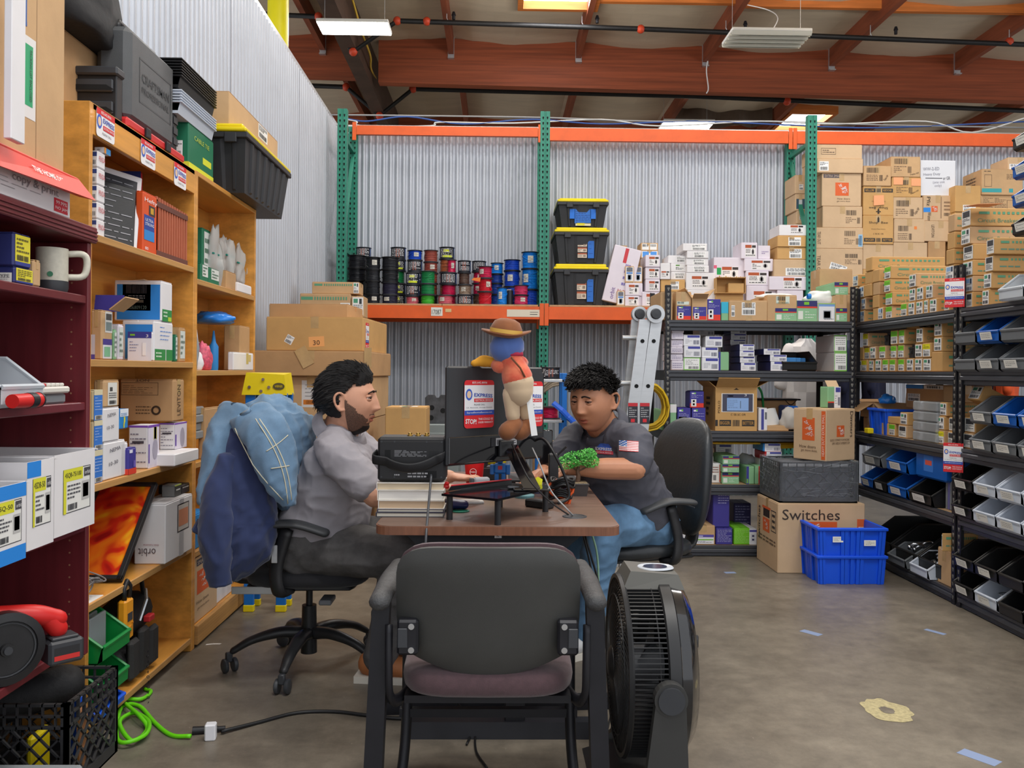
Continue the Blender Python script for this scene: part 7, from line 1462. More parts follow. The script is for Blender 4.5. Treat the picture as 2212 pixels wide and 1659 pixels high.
o=MB().hexa([(-.25,2.88,.65),(.23,2.88,.65),(.23,2.91,.65),(-.25,2.91,.65)],[(-.31,2.88,.71),(.3,2.88,.71),(.3,2.91,.71),(-.31,2.91,.71)]).build('apron',M('apron_black',(34,36,42),.5),desk,-L)
p=aY(1076,1157,2.879);MB().box(-.012,.012,-.0005,0,-.008,.008).build('letter_tag',PAPER,o,p);txt(o,'R',Matrix.Translation(p+V((0,-.0008,0)))@Matrix.Rotation(PI/2,4,'X'),.008,.010,ink('2a2a2a'))
p=aZ(1241,1116,TZ);MB().lathe([(0,.001),(.034,.001),(.036,.003),(.042,.003),(.044,0)],24).build('grommet',DGREY,desk,V((p.x,p.y,TZ))-L)
# books under the radio
RY=2.99;xs=[aY(x,1080,RY).x for x in(813,962)]
z=TZ
for k,(yt,dx0,dx1,c,lab) in enumerate(((1107,-.002,0,(52,52,60),'lowest book under the radio, dark cover'),(1101,.002,0,(72,70,86),'thin second book under the radio, grey cover'),(1081,.006,.0,(196,170,140),'thick third book under the radio, tan pages'),(1059,.003,.0,(226,222,214),'fourth book under the radio, white pages'),(1043,.0,0,(214,196,166),'topmost book under the radio, cream pages'))):
 zt=aY(880,yt,RY).z;h=max(.012,zt-z-.0005);x0,x1=xs[0]+dx0,xs[1]-.004+dx1
 m=M('book_cover_%d'%k,c if k<2 else(222,216,206),.5);o=MB().box(x0,x1,RY,RY+.17,z,z+.0022).box(x0,x1,RY,RY+.17,z+h-.0022,z+h).box(x0,x0+.003,RY,RY+.17,z+.0022,z+h-.0022).build('book',m);tag(o,lab,'book','books under the radio')
 MB().box(x0+.004,x1-.005,RY+.004,RY+.165,z+.0024,z+h-.0024).build('pages',M('pages_%d'%k,c if k>=2 else(226,220,204),.8,var=.06,scale=60,stretch=(.1,.1,30)),o);z+=h+.0004
# radio with strap
w_=xs[1]-xs[0]-.002;h=aY(880,945,RY).z-z;x=(xs[0]+xs[1])/2
VIN=M('black_vinyl',(34,34,36),.6,bump=.2,bscale=400)
o=MB().box(-w_/2,w_/2,0,.135,.003,h,c=.009).build('radio_speaker',VIN,loc=(x,RY+.012,z));tag(o,'black portable speaker with strap and brass knobs, back turned, on books','speaker')
MB().box(-w_/2+.008,w_/2-.008,-.0025,0,.012,h-.015,c=.001).build('back_panel',M('speaker_back',(30,30,32),.5),o)
MB().box(-w_/2+.026,-w_/2+.046,-.0032,-.0026,h*.47,h*.72,c=.0002).build('bass_port',HOLE,o);q=MB().box(w_*.19,w_*.37,-.0036,-.0026,h*.1,h*.26,c=.002).build('power_recess',HOLE,o)
dm=(w_,.0066,h);decal(o,dm,'F',.25,.57,.72,.72,lines(0,0,1,1,6,'8a8a8e',2,.4),'fine_print');decal(o,dm,'F',.25,.1,.74,.24,lines(0,.2,.3,.8,1,'9a9a9e',3,.4)+lines(.4,0,1,1,2,'9a9a9e',5,.5),'fine_print')
mb=MB()
for i in range(7):
 for j in range(5):mb.quad(*[(w_*.26+i*.005+a,-.0031,h*.56+j*.005+b) for a,b in((-.0012,-.0012),(.0012,-.0012),(.0012,.0012),(-.0012,.0012))])
mb.build('vent_holes',HOLE,o)['kind']='stuff'
for u in(-.44,-.25,.22,.44):
 for v in(.12,.9):MB().cyl((u*w_,-.0036,h*v),(u*w_,-.0026,h*v),.003,n=8).build('screw',DGREY,o)
for u in(-.05,.07,.2):MB().lathe([(.010,0),(.010,.004),(.007,.005),(.007,.012),(0,.013)],14).build('knob',M('brass',(198,162,86),.3,.9),o,(u*w_,.06,h),smooth='auto')
n=16;mb=MB();P=[V((-w_/2-.004-.012*math.sin(PI*min(1,t*5)) if t<.1 else-w_/2+w_*1.0*t+(.004 if t>.9 else 0),(-.012-.035*math.sin(PI*t)) if 0<t<1 else .05,h*(.62-.30*math.sin(PI*(t*.9+.05))+.05*t))) for t in[k/n for k in range(n+1)]]
P[0]=V((-w_/2-.008,.05,h*.60));P[-1]=V((w_/2+.006,.05,h*.62))
mb.tube(spline(P,3),(.003,.018),8,flat=(1,0,0)).build('strap',VIN,o,smooth=True)
P=[V((w_*.29,-.006,h*.17)),V((w_*.295,-.02,h*.12)),V((w_*.29,-.05,-.02)),V((w_*.29,-.19,TZ-z-.02)),V((w_*.285,-.205,TZ-z-.10)),V((w_*.29,-.19,TZ-z-.25)),V((w_*.29,-.17,TZ-z-.4))]
tag(MB().tube(spline(P,5),.0042,8).build('power_cable',M('cord_grey',(74,76,80),.4),loc=o.location,smooth=True),'grey power cord dropping from the speaker over the desk edge','cord')
# riser
R1,R2,R3=V((-.16,2.95,0)),V((.006,2.85,0)),V((.18,3.125,0));R4=R1+R3-R2;cen=(R1+R3)/2;RZ=TZ+.083
r=empty('monitor_riser',(cen.x,cen.y,TZ));tag(r,'black glass monitor riser on four round legs, corner towards camera','riser');L=V((cen.x,cen.y,0))
poly=[cen+(q-cen)*1.16 for q in(R2,R3,R4,R1)]
MB().hexa([V((q.x,q.y,RZ)) for q in poly],[V((q.x,q.y,RZ+.008)) for q in poly]).build('glass_shelf',M('black_glass',(18,18,22),.12),r,V((-L.x,-L.y,-TZ)),fix=True)
for q in(R1,R2,R3,R4):MB().cyl((q.x,q.y,TZ),(q.x,q.y,RZ),.011,n=16).build('leg',BLACKP,r,V((-L.x,-L.y,-TZ)),smooth='auto')
RZ+=.008
# monitor seen from behind, its stand slanting down to the riser
ml,mr=V((-.171,2.99,0)),V((.179,3.31,0));u=(mr-ml).normalized();nb=V((u.y,-u.x,0));W_=(mr-ml).length;zb,zt=.917,1.268;H_=zt-zb
Mm=Matrix((u,-nb,V((0,0,1)))).transposed().to_4x4();Mm.translation=V((ml.x,ml.y,zb))
GLOSS=M('gloss_black',(16,16,19),.1,coat=.5);MATT=M('matt_black_back',(44,45,48),.42,var=.1,scale=5)
o=MB().box(0,W_,.002,.022,0,H_,c=.006).build('monitor',MATT,mat=Mm);tag(o,'black monitor seen from behind with two service stickers','monitor');MB().box(.004,W_-.004,-.004,.004,.006,H_*.29,c=.003).build('gloss_band',GLOSS,o);MB().box(.012,W_-.012,.0222,.023,.02,H_-.012).build('screen',M('screen_dark',(22,26,40),.15),o)
express(o,Matrix.Translation((.145,-.0005,H_*.615))@Matrix.Rotation(PI/2,4,'X'),.142,.172);express(o,Matrix.Translation((W_-.075,-.0005,H_*.6))@Matrix.Rotation(PI/2,4,'X'),.142,.172)
MB().box(.20,.33,-.0066,-.0045,H_*.17,H_*.26).build('rating_label',ink('2c2c30'),o)
decal(o,(W_,.012,H_),'F',.42,.18,.52,.26,[(0,0,1,1,'c8c8ca')]+bars(.1,.1,.9,.8,6,K)).location=V((.245,-.0072,H_*.215))
decal(o,(W_,.012,H_),'F',0,0,.11,.09,[(0,0,1,1,'b8b8bc')]+lines(.1,.1,.9,.9,3,'44444a')).location=V((.30,-.0072,H_*.22))
hin=V(((ml.x+mr.x)/2,(ml.y+mr.y)/2,zb+.05))+nb*.01;ft=aZ(1152,1060,RZ);ft.z=RZ
MB().box(-.035,.035,-.012,.004,-.03,.03,c=.004).build('hinge',BLACKP,o,mat=Mm.inverted()@Matrix.Translation(hin+u*.03)@Mm.to_3x3().to_4x4())
b_=hin+u*.04+nb*.02;fu=V((1,0,0));d=(ft-b_)
MB().hexa([ft-fu*.03,ft+fu*.03,ft+fu*.03+V((0,.03,0)),ft-fu*.03+V((0,.03,0))],[b_-fu*.024,b_+fu*.024,b_+fu*.024+V((0,.025,.012)),b_-fu*.024+V((0,.025,.012))]).build('stand_neck',GLOSS,o,mat=Mm.inverted(),fix=True)
MB().box(ft.x-.07,ft.x+.06,ft.y-.02,ft.y+.1,RZ,RZ+.008,c=.003).build('stand_base',GLOSS,o,mat=Mm.inverted())
# second monitor back to back with the first
m2=V((.20,3.62,0));u2=V((-.35,.94,0)).normalized();M2=Matrix((u2,V((u2.y,-u2.x,0)),V((0,0,1)))).transposed().to_4x4();M2.translation=V((m2.x,m2.y,.93))
o=MB().box(0,.48,-.02,0,0,.32,c=.006).build('monitor',MATT,mat=M2);tag(o,'second black monitor, hidden behind the first, facing person in charcoal','monitor')
p=aZ(1180,1012,.84);MB().cyl((p.x,p.y+.05,.8),(p.x,p.y+.05,.815),.085,n=28).box(p.x-.025,p.x+.03,p.y+.06,p.y+.085,.815,1.0,c=.004).build('stand_base',GLOSS,o,mat=M2.inverted(),smooth='auto')
tag(MB().box(p.x-.16,p.x+.13,p.y-.05,p.y+.18,.787,.799,c=.003).box(p.x-.15,p.x-.13,p.y,p.y+.03,TZ,.787).box(p.x+.10,p.x+.12,p.y-.03,p.y,TZ,.787).box(p.x+.10,p.x+.12,p.y+.12,p.y+.15,TZ,.787).box(p.x-.15,p.x-.13,p.y+.12,p.y+.15,TZ,.787).build('monitor_riser',BLACKP),'black riser under the round stand of the second monitor','riser')
p=aY(1205,985,3.5);tag(MB().box(-.02,.02,-.01,.03,-.0,.12,c=.005).tube([(.0,.0,.10),(.05,-.01,.15)],.005,6).build('router',BLACKP,loc=(p.x-.02,3.46,.80)),'black router with one tilted antenna behind the cables','router')
tag(MB().box(-.04,.03,-.02,.05,0,.058,c=.004).build('dock',BLACKP,loc=(p.x-.02,3.46,TZ+.001)),'black dock box carrying the antenna router','dock')
# small things on and around the riser
def pz(px,py,z):q=aZ(px,py,z);return V((q.x,q.y,z))
p=pz(1012,1076,TZ);o=MB().lathe([(0,0),(.03,0),(.034,.004),(.044,.12),(.042,.122)],24).build('red_cup',M('cup_red',(214,28,34),.45),loc=(p.x+.015,p.y+.30,TZ),smooth='auto');tag(o,'red paper cup with round white mark between speaker and monitor','cup');MB().lathe([(.0135,0),(.015,0),(.015,.0006),(.0135,.0006)],20).build('ring_mark',PAPER,o,mat=Matrix.Translation((-.004,-.0435,.075))@Matrix.Rotation(PI/2-.08,4,'X'));txt(o,'PANDA',Matrix.Translation((-.004,-.0445,.075))@Matrix.Rotation(PI/2-.08,4,'X'),.024,.007,PAPER)
p=pz(1040,1046,RZ);o=MB().box(-.03,.03,-.014,.014,0,.026,c=.006).build('charger',WHITE,loc=p,rz=.3);tag(o,'white plug charger lying on the black riser','charger');MB().box(-.045,-.03,-.012,.012,.002,.024,c=.003).build('prong_end',GREYP,o)
p=pz(1062,1030,TZ);o=MB().limb([(-.05,0,.028),(.05,0,.028)],[(.03,.02),(.03,.02)],14,flat=(0,1,0)).limb([(-.022,0,.045),(.028,0,.045)],[(.024,.02),(.024,.02)],14,flat=(0,1,0)).build('toy_car',M('toy_yellow',(228,210,40),.3),loc=(p.x,p.y-.1,.80),smooth=True);tag(o,'small rounded yellow toy car between cup and robot','toy car')
for sx in(-.032,.032):MB().cyl((sx,-.034,.016),(sx,-.022,.016),.015,n=16).build('wheel',BLACKP,o)
tag(MB().box(-.07,.07,-.045,.05,0,.058,c=.004).build('box',BLACKP,loc=(p.x,p.y-.1,TZ+.001)),'black box supporting the yellow toy car','box')
p=pz(1080,1042,RZ);RB=M('toy_blue',(34,104,178),.4);o=MB().box(-.022,.022,-.014,.014,.034,.072,c=.005).build('toy_robot',RB,loc=p);tag(o,'small blocky blue toy robot standing on the riser','toy robot')
MB().box(-.011,.011,-.011,.011,.073,.09,c=.004).build('head',RB,o);MB().box(-.008,.008,-.0165,-.013,.05,.064).build('chest_panel',RED,o)
for s_ in(-1,1):MB().box(s_*.013-.008,s_*.013+.008,-.013,.013,0,.034,c=.003).build('leg',RB,o);MB().box(s_*.03-.008,s_*.03+.008,-.012,.012,.03,.068,c=.003).build('arm',RB,o)
p0,p1=pz(968,1060,RZ),pz(1105,1046,RZ);o=MB().hexa([p0+V((0,-.006,0)),p1+V((0,-.006,0)),p1+V((0,.012,0)),p0+V((0,.012,0))],[p0+V((.01,-.004,.016)),p1+V((0,-.004,.016)),p1+V((0,.008,.016)),p0+V((.01,.008,.016))]).build('ruler_level',BLACKP,fix=True);tag(o,'long black tool with red top edge lying along the riser','tool');MB().hexa([p0+V((.01,-.004,.0165)),p1+V((0,-.004,.0165)),p1+V((0,.008,.0165)),p0+V((.01,.008,.0165))],[p0+V((.01,-.004,.02)),p1+V((0,-.004,.02)),p1+V((0,.008,.02)),p0+V((.01,.008,.02))]).build('red_edge',RED,o,fix=True)
p=pz(968,1058,RZ);tag(MB().lathe([(.013,0),(.015,.006),(.013,.012),(.015,.018),(.01,.024),(0,.025)],14).build('bottle_top',M('cap_red',(206,30,30),.35),loc=p+V((-.012,.03,.001))),'ribbed red cap at the end of the black tool','cap')
p=pz(1090,1056,RZ);o=MB().lathe([(.016,0),(.018,.001),(.016,.002)],20).limb([(.015,0,.005),(.05,.0,.006)],[(.013,.006),(.011,.006)],10,flat=(0,1,0)).build('key_ring',DGREY,loc=p,smooth=True);tag(o,'key ring with black fob and two brass keys on the riser','keys')
for k in range(2):MB().box(.045,.085,-.004+.008*k,.002+.008*k,.001+.002*k,.003+.002*k).build('key',M('brass',(198,162,86),.3,.9),o)
p=pz(985,1104,TZ);tag(MB().limb([(-.03,0,.024),(.03,.0,.02)],[(.03,.02),(.026,.016)],14,flat=(0,1,0)).build('computer_mouse',M('mouse_violet',(38,34,84),.35),loc=p+V((0,.02,0)),smooth=True),'dark violet computer mouse beside the riser leg','mouse');tag(MB().lathe([(0,0),(.034,0),(.036,.003),(0,.004)],20).build('green_coaster',M('coaster_green',(24,130,104),.5),loc=p+V((.014,-.004,0))),'green coaster under the violet mouse','coaster')
p=pz(1172,1100,TZ);o=MB().box(-.055,.055,-.022,.022,0,.03,c=.005).build('power_adapter',BLACKP,loc=p+V((-.01,.04,0)),rz=-.7);tag(o,'black power adapter brick on the desk behind the riser leg','adapter')
p=pz(1118,1084,TZ);tag(MB().lathe([(0,0),(.04,0),(.042,.01),(.04,.012),(0,.012)],24).build('tape_roll',M('teal_tape',(110,160,168),.5),loc=p+V((.03,.12,0))),'flat round teal tin under the riser','tin')
p=pz(1010,1088,TZ);tag(MB().box(-.06,.04,-.03,.04,0,.01,c=.002).build('notepad',PAPER,loc=p+V((.02,.02,0)),rz=.15),'white notepad on the desk under the red cup','notepad')
p=pz(1135,1050,RZ);tag(MB().prism([(-.016,0),(.016,0),(.02,.024),(.002,.034),(-.018,.024)],(0,.004),0,1).build('yellow_note',M('note_yellow',(226,222,30),.6),loc=p+V((.045,.0,.0)),rz=.4),'bright yellow folded note beside the stand neck','note')
# cables
def cable(label,pts,r_,m,name='desk_cable',cat='cable',g='desk cables'):return tag(MB().tube(spline(pts,6),r_,6).build(name,m,smooth=True),label,cat,g)
CBK=M('cable_black',(26,26,28),.45);COR=M('cable_orange',(232,92,30),.45);CGY=M('cable_grey',(128,128,130),.5)
A=lambda px,py,Y:aY(px,py,Y)
cable('thick black cable arching from monitor down to the desk grommet',[A(1140,960,3.3),A(1172,948,3.25),A(1200,985,3.2),A(1224,1040,3.2),A(1228,1075,3.2),A(1205,1088,3.18)],.0055,CBK)
cable('thin grey cable looping from monitor to grommet',[A(1150,968,3.2),A(1165,1000,3.1),A(1190,1060,3.05),A(1225,1100,3.0),V((aZ(1238,1114,TZ).x,aZ(1238,1114,TZ).y,TZ))],.003,CGY)
cable('thin black cable with connector crossing the riser',[A(1106,960,3.15),A(1128,1008,3.0),A(1150,1045,2.95),A(1190,1085,2.95),A(1228,1112,2.96)],.003,CBK)
for k,(m,c) in enumerate(((COR,'orange'),(CBK,'black'),(COR,'orange'),(CBK,'black'))):
 q=pz(1208+3*k,1092,TZ);coil('cable_loop','%s cable loops heaped beside the bonsai, %s from below'%(c,NTH[k]),q+V((0,.06-.008*k,.016+.022*k)),.042,.0055,4,m,ax=2 if k%2 else 1,sq=.7,sp=.008)
# bonsai
p=pz(1250,1073,TZ);p.y+=.04
o=MB().hexa([(-.034,-.03,0),(.034,-.03,0),(.034,.03,0),(-.034,.03,0)],[(-.042,-.037,.045),(.042,-.037,.045),(.042,.037,.045),(-.042,.037,.045)]).build('bonsai',M('bonsai_pot',(62,58,58),.5),loc=p,fix=True);tag(o,'small artificial bonsai in a dark square pot','plant');MB().box(-.044,.044,-.039,.039,.045,.053,c=.002).build('pot_rim',M('bonsai_pot',(62,58,58),.5),o);MB().box(-.038,.038,-.033,.033,.05,.056,c=.003).build('soil',M('pebble_soil',(150,130,100),.9,var=.4,scale=120,bump=1,bscale=160),o)
MB().tube(spline([(-.002,0,.05),(.002,0,.08),(-.002,0,.1),(.004,0,.12)]),[.011-.0003*k for k in range(19)],8).tube(spline([(0,0,.1),(.03,0,.115),(.055,0,.13)]),.004,5).tube(spline([(0,0,.1),(-.03,.01,.12),(-.05,0,.135)]),.004,5).build('trunk',M('bonsai_bark',(92,68,52),.8,var=.3,scale=60),o,smooth=True)
lv=MB();rr=random.Random(4)
for k in range(1500):
 cx,cz,rx,rz=rr.choice(((-.045,.135,.04,.026),(-.015,.15,.045,.03),(.02,.155,.045,.03),(.05,.14,.035,.025),(.045,.17,.028,.022)))
 a,b=rr.uniform(0,2*PI),rr.uniform(-1,1);q=V((cx+rx*math.cos(a)*math.sqrt(1-b*b),.035*math.sin(a)*math.sqrt(1-b*b),cz+rz*b));t=V((rr.uniform(-1,1),rr.uniform(-1,1),rr.uniform(-.3,1))).normalized()*.0085;s_=t.orthogonal().normalized()*.0035
 lv.add([q,q+t*.5+s_,q+t,q+t*.5-s_],[(0,1,2,3)],k%2)
lv.build('foliage',[M('leaf_green',(62,158,56),.5),M('leaf_green_light',(104,190,84),.5)],o)['kind']='stuff'
# ================================================================ chairs, fan, things on the floor
MAR=M('mauve_upholstery',(84,62,66),.9,var=.12,scale=60,bump=.3,bscale=500,sheen=.3);SHELL=M('scuffed_black_shell',(66,66,64),.5,var=.1,scale=4,bump=.08,bscale=500)
CY=2.20;r=empty('guest_chair',(-.018,CY,0));tag(r,'black guest chair with mauve seat, its back turned to the camera','chair')
def backgrid(y0,grow,m,name,dz=0.0):
 mb=MB();n,k=20,14;F=[];B=[]
 for j in range(k+1):
  for i in range(n+1):
   u=-1+2*i/n;v=-1+2*j/k
   a,b=u*(1-.07*max(0,v)**8),v*(1-.15*abs(u)**8)-.025*u*u
   x=a*(.238+grow);z=.632+dz+b*(.172+grow*.6)
   if v<0:z=.632+dz-.0086*u*u+v*((.172+grow*.5)-.07*u*u);x=u*(.238+grow)*(1-.05*v*v)
   y=y0+.035*u*u-.03*v;e=max(abs(u),abs(v));F.append((x,y+.012*e**6,z));B.append((x*.985,y+.03+.0*e,z))
 q=lambda j,i:j*(n+1)+i
 N=len(F);fs=[]
 for j in range(k):
  for i in range(n):fs+=[(q(j,i),q(j,i+1),q(j+1,i+1),q(j+1,i)),(N+q(j,i),N+q(j+1,i),N+q(j+1,i+1),N+q(j,i+1))]
 bd=[q(0,i) for i in range(n)]+[q(j,n) for j in range(k)]+[q(k,i) for i in range(n,0,-1)]+[q(j,0) for j in range(k,0,-1)]
 for a,b in zip(bd,bd[1:]+bd[:1]):fs.append((b,a,a+N,b+N))
 return mb.add(F+B,fs).build(name,m,r,smooth='auto',fix=True)
backgrid(-.02,0,SHELL,'back_shell');backgrid(.012,-.002,MAR,'back_cushion',.006)
mb=MB();mb.ball((0,.245,.435),1,28,16);mb.v=[(math.copysign(abs(x)**.45,x)*.232,.245+math.copysign(abs(y-.245)**.45,y-.245)*.24,.435+math.copysign(abs(z-.435)**.6,z-.435)*.045) for x,y,z in mb.v]
mb.build('seat',MAR,r,smooth=True)
for s_ in(-1,1):
 MB().hexa([(s_*.30-.024,-.02,0),(s_*.30+.024,-.02,0),(s_*.30+.024,.03,0),(s_*.30-.024,.03,0)],[(s_*.275-.022,-.0,.65),(s_*.275+.022,-.0,.65),(s_*.275+.022,.045,.65),(s_*.275-.022,.045,.65)]).build('leg',BLACKM,r)
 MB().tube(spline([(s_*.25,.40,.60),(s_*.25,.44,.4),(s_*.25,.40,.15),(s_*.262,.33,.0)],5),(.016,.024),8,flat=(1,0,0)).build('leg',BLACKM,r,smooth=True)
 MB().limb([(s_*.275,-.03,.665),(s_*.275,.2,.668),(s_*.275,.42,.66)],[(.027,.022),(.03,.02),(.026,.018)],14,flat=(1,0,0)).build('armrest',M('worn_arm',(66,66,67),.6,var=.2,scale=30,bump=.4,bscale=90),r,smooth=True)
 MB().tube(spline([(s_*.254,.0,.60),(s_*.252,-.012,.5),(s_*.25,.0,.42),(s_*.235,.06,.385),(s_*.2,.2,.385)],5),(.010,.016),8,flat=(1,0,0)).build('back_bracket',BLACKM,r,smooth=True)
 b_=MB().box(s_*.178,s_*.232,-.016,.02,.525,.615,c=.006).build('bracket_plate',BLACKM,r);MB().box(s_*.205,s_*.23,-.02,-.016,.545,.595,c=.002).build('catch',DGREY,b_)
 for z in(.540,.600):MB().cyl((s_*.195,-.0165,z),(s_*.195,-.021,z),.008,n=10).build('screw',CHROME,b_)
MB().box(-.22,.22,.06,.42,.375,.395).build('seat_pan',BLACKM,r)
MB().box(-.27,.27,.40,.425,.20,.225).build('stretcher',BLACKM,r)
def office_chair(name,label,c,th,ph,back,mats,seat_z=.45):
 r=empty(name,(c[0],c[1],0),th);tag(r,label,'chair');mb_,ms=mats
 for k in range(5):
  a=ph-th+2*PI*k/5;R=Matrix.Rotation(a,4,'Z')
  l=MB().limb([(.03,0,.145),(.12,0,.15),(.23,0,.125),(.305,0,.085)],[(.032,.026),(.03,.022),(.024,.017),(.018,.014)],10,flat=(0,1,0)).build('leg',BLACKP,r,mat=R,smooth=True)
  w_=MB().box(-.012,.012,-.013,.013,.04,.08,c=.004)
  for s_ in(-1,1):w_.lathe([(0,s_*.012),(.026,s_*.012),(.029,s_*.016),(.029,s_*.026),(.022,s_*.03),(0,s_*.03)],18,ax=1,c=(-.008,0,.029))
  w_.build('caster',DGREY,l,mat=Matrix.Translation((.322,0,0))@Matrix.Rotation(1.3*k,4,'Z'),smooth='auto')
 MB().cyl((0,0,.06),(0,0,.26),.034,.03,18).cyl((0,0,.26),(0,0,seat_z-.09),.014,n=12).build('gas_column',BLACKP,r,smooth='auto');MB().box(-.1,.12,-.08,.08,seat_z-.11,seat_z-.08,c=.01).build('mechanism',BLACKP,r);MB().box(.08,.13,-.2,-.1,seat_z-.14,seat_z-.12,c=.004).build('lever',GREYP,r)
 q=MB();q.ball((0,0,0),1,26,14);q.v=[(math.copysign(abs(x)**.5,x)*.25+.02,math.copysign(abs(y)**.5,y)*.245,seat_z-.035+math.copysign(abs(z)**.6,z)*.045) for x,y,z in q.v];q.build('seat',ms,r,smooth=True)
 MB().limb([(-.2,0,seat_z-.075),(.2,0,seat_z-.075)],[(.21,.025),(.2,.022)],16,flat=(0,1,0)).build('seat_shell',mb_,r,smooth=True)
 bx_,z0,z1,hw,tk=back;q=MB();q.ball((0,0,0),1,28,18)
 q.v=[(bx_-.06*((z+1)/2)**1.5+x*tk+.04*(y*y),math.copysign(abs(y)**.6,y)*hw*(1-.12*z*z),(z0+z1)/2+math.copysign(abs(z)**.7,z)*(z1-z0)/2) for x,y,z in q.v]
 b_=q.build('backrest',ms,r,smooth=True);MB().limb([(-.16,0,seat_z-.08),(bx_-.05,0,seat_z-.06),(bx_-.07,0,z0+.12)],[(.05,.018),(.05,.018),(.045,.015)],10,flat=(0,1,0)).build('back_support',mb_,r,smooth=True)
 if name=='leather_office_chair':
  for z in(z0+.16,):MB().tube([(bx_+tk+.0+.04*(y*y)/hw/hw*.6-.015,y,z) for y in[hw*(-.8+.2*k) for k in range(9)]],.003,5).build('seam',DGREY,b_)
 for s_ in(-1,1):
  MB().tube(spline([(-.04,s_*.2,seat_z-.08),(-.06,s_*.27,seat_z-.07),(-.07,s_*.275,seat_z+.03),(-.03,s_*.275,seat_z+.18)],6),(.03,.016),10,flat=(1,0,0)).build('arm_post',mb_,r,smooth=True)
  MB().limb([(-.14,s_*.275,seat_z+.192),(.0,s_*.28,seat_z+.2),(.12,s_*.275,seat_z+.165)],[(.045,.014),(.046,.016),(.04,.016)],14,flat=(0,1,0)).build('armrest',M('armrest_rubber',(62,64,67),.5),r,smooth=True)
 return r
FAB=M('black_mesh_fabric',(34,34,38),.9,bump=.2,bscale=500,sheen=.2);LEA=M('black_leather',(46,49,52),.35,var=.12,scale=4,bump=.12,bscale=60)
oc=office_chair('office_chair','black fabric office chair with two jackets over its back',(-.785,3.63),0,math.radians(-96),(-.27,.50,1.06,.22,.035),(BLACKP,FAB));MB().box(-.085,-.062,-.296,-.291,.50,.57,c=.002).box(-.26,-.08,-.222,-.218,.36,.39,c=.002).build('bright_inlay',ALU,oc)
office_chair('leather_office_chair','black leather office chair with tall back under the person in charcoal',(.66,4.10),PI+.38,.5,(-.27,.46,1.03,.24,.055),(BLACKP,LEA),.47)
# ---------------- floor fan facing the chair
r=empty('floor_fan',(.452,2.58,0));tag(r,'large black high velocity floor fan standing beside the guest chair','fan');FZ,FR=.375,.262
c=(0,0,FZ)
FB=M('fan_black',(40,40,41),.4,var=.08);MB().lathe([(FR,.022),(FR+.008,.026),(FR+.008,.056),(FR,.06)],48,ax=0,c=c).build('housing_ring',FB,r,smooth='auto')
MB().lathe([(FR+.002,.06),(FR-.004,.088),(FR-.04,.115),(FR-.09,.122),(.06,.122)],48,ax=0,c=c).build('rear_shell',M('fan_gloss',(30,30,32),.12,coat=.6),r,smooth='auto')
mb=MB()
for k in range(120):
 t=2*PI*k/120;u=V((0,math.cos(t),math.sin(t)));w_=V((0,-math.sin(t),math.cos(t)))*.0016
 a,b=V(c)+u*FR,V(c)+u*(FR-.012);mb.hexa([a-w_+V((.03,0,0)),a+w_+V((.03,0,0)),b+w_+V((.03,0,0)),b-w_+V((.03,0,0))],[a-w_+V((-.07,0,0)),a+w_+V((-.07,0,0)),b+w_+V((-.07,0,0)),b-w_+V((-.07,0,0))])
mb.lathe([(FR-.001,.0),(FR,.002),(FR-.002,.004)],48,ax=0,c=c);mb.build('side_ribs',FB,r,fix=True)['kind']='stuff'
MB().lathe([(FR,-.07),(FR+.004,-.075),(FR,-.085),(FR-.012,-.085),(FR-.012,-.075)],48,ax=0,c=c).build('front_rim',FB,r,smooth='auto')
mb=MB()
for k in range(72):
 t=2*PI*k/72;P=[]
 for j in range(7):
  q=.05+(FR-.058)*j/6;tt=t+.75*(j/6)**1.5;P.append(V(c)+V((-.08-.018*(1-(q/FR)**2),q*math.cos(tt),q*math.sin(tt))))
 mb.tube(P,.0022,4)
for q in(.1,.15,.2):mb.lathe([(q,-.09),(q+.004,-.091),(q+.004,-.088)],40,ax=0,c=c)
mb.build('swirl_grille',FB,r)['kind']='stuff'
MB().lathe([(0,-.112),(.035,-.11),(.05,-.10),(.052,-.085)],24,ax=0,c=c).build('grille_hub',FB,r,smooth='auto');MB().lathe([(0,-.05),(.055,-.045),(.06,.05),(0,.06)],24,ax=0,c=c).build('motor',GREYP,r,smooth='auto')
for k in range(3):
 mb=MB();t0=2*PI*k/3;n=8
 for i in range(n):
  def Q(i,v):
   q=.055+.185*i/n;t=t0+(v-.5)*(1.3-.3*i/n);return V(c)+V((.03-.06*v,q*math.cos(t),q*math.sin(t)))
  for v in range(4):mb.quad(Q(i,v/4),Q(i+1,v/4),Q(i+1,v/4+.25),Q(i,v/4+.25))
 mb.build('blade',GREYP,r,smooth=True)
MB().hexa([(-.08,-.09,FZ+FR-.02),(.10,-.09,FZ+FR-.02),(.10,.09,FZ+FR-.02),(-.08,.09,FZ+FR-.02)],[(-.055,-.07,FZ+FR+.03),(.085,-.07,FZ+FR+.02),(.085,.07,FZ+FR+.02),(-.055,.07,FZ+FR+.03)]).build('control_head',M('fan_grey',(92,91,86),.5),r)
o=MB().lathe([(0,.0),(.03,0),(.034,.004),(.042,.004),(.045,0)],24);o.v=[(x*1.25,y,z) for x,y,z in o.v];o.build('dial_ring',M('dial_silver',(196,202,210),.3),r,(.03,-.0,FZ+FR+.0255),smooth='auto');o=MB().lathe([(0,.002),(.03,.002),(.03,0)],20);o.v=[(x*1.2,y,z) for x,y,z in o.v];o.build('dial',M('dial_glass',(50,58,80),.1),r,(.03,-.0,FZ+FR+.0275))
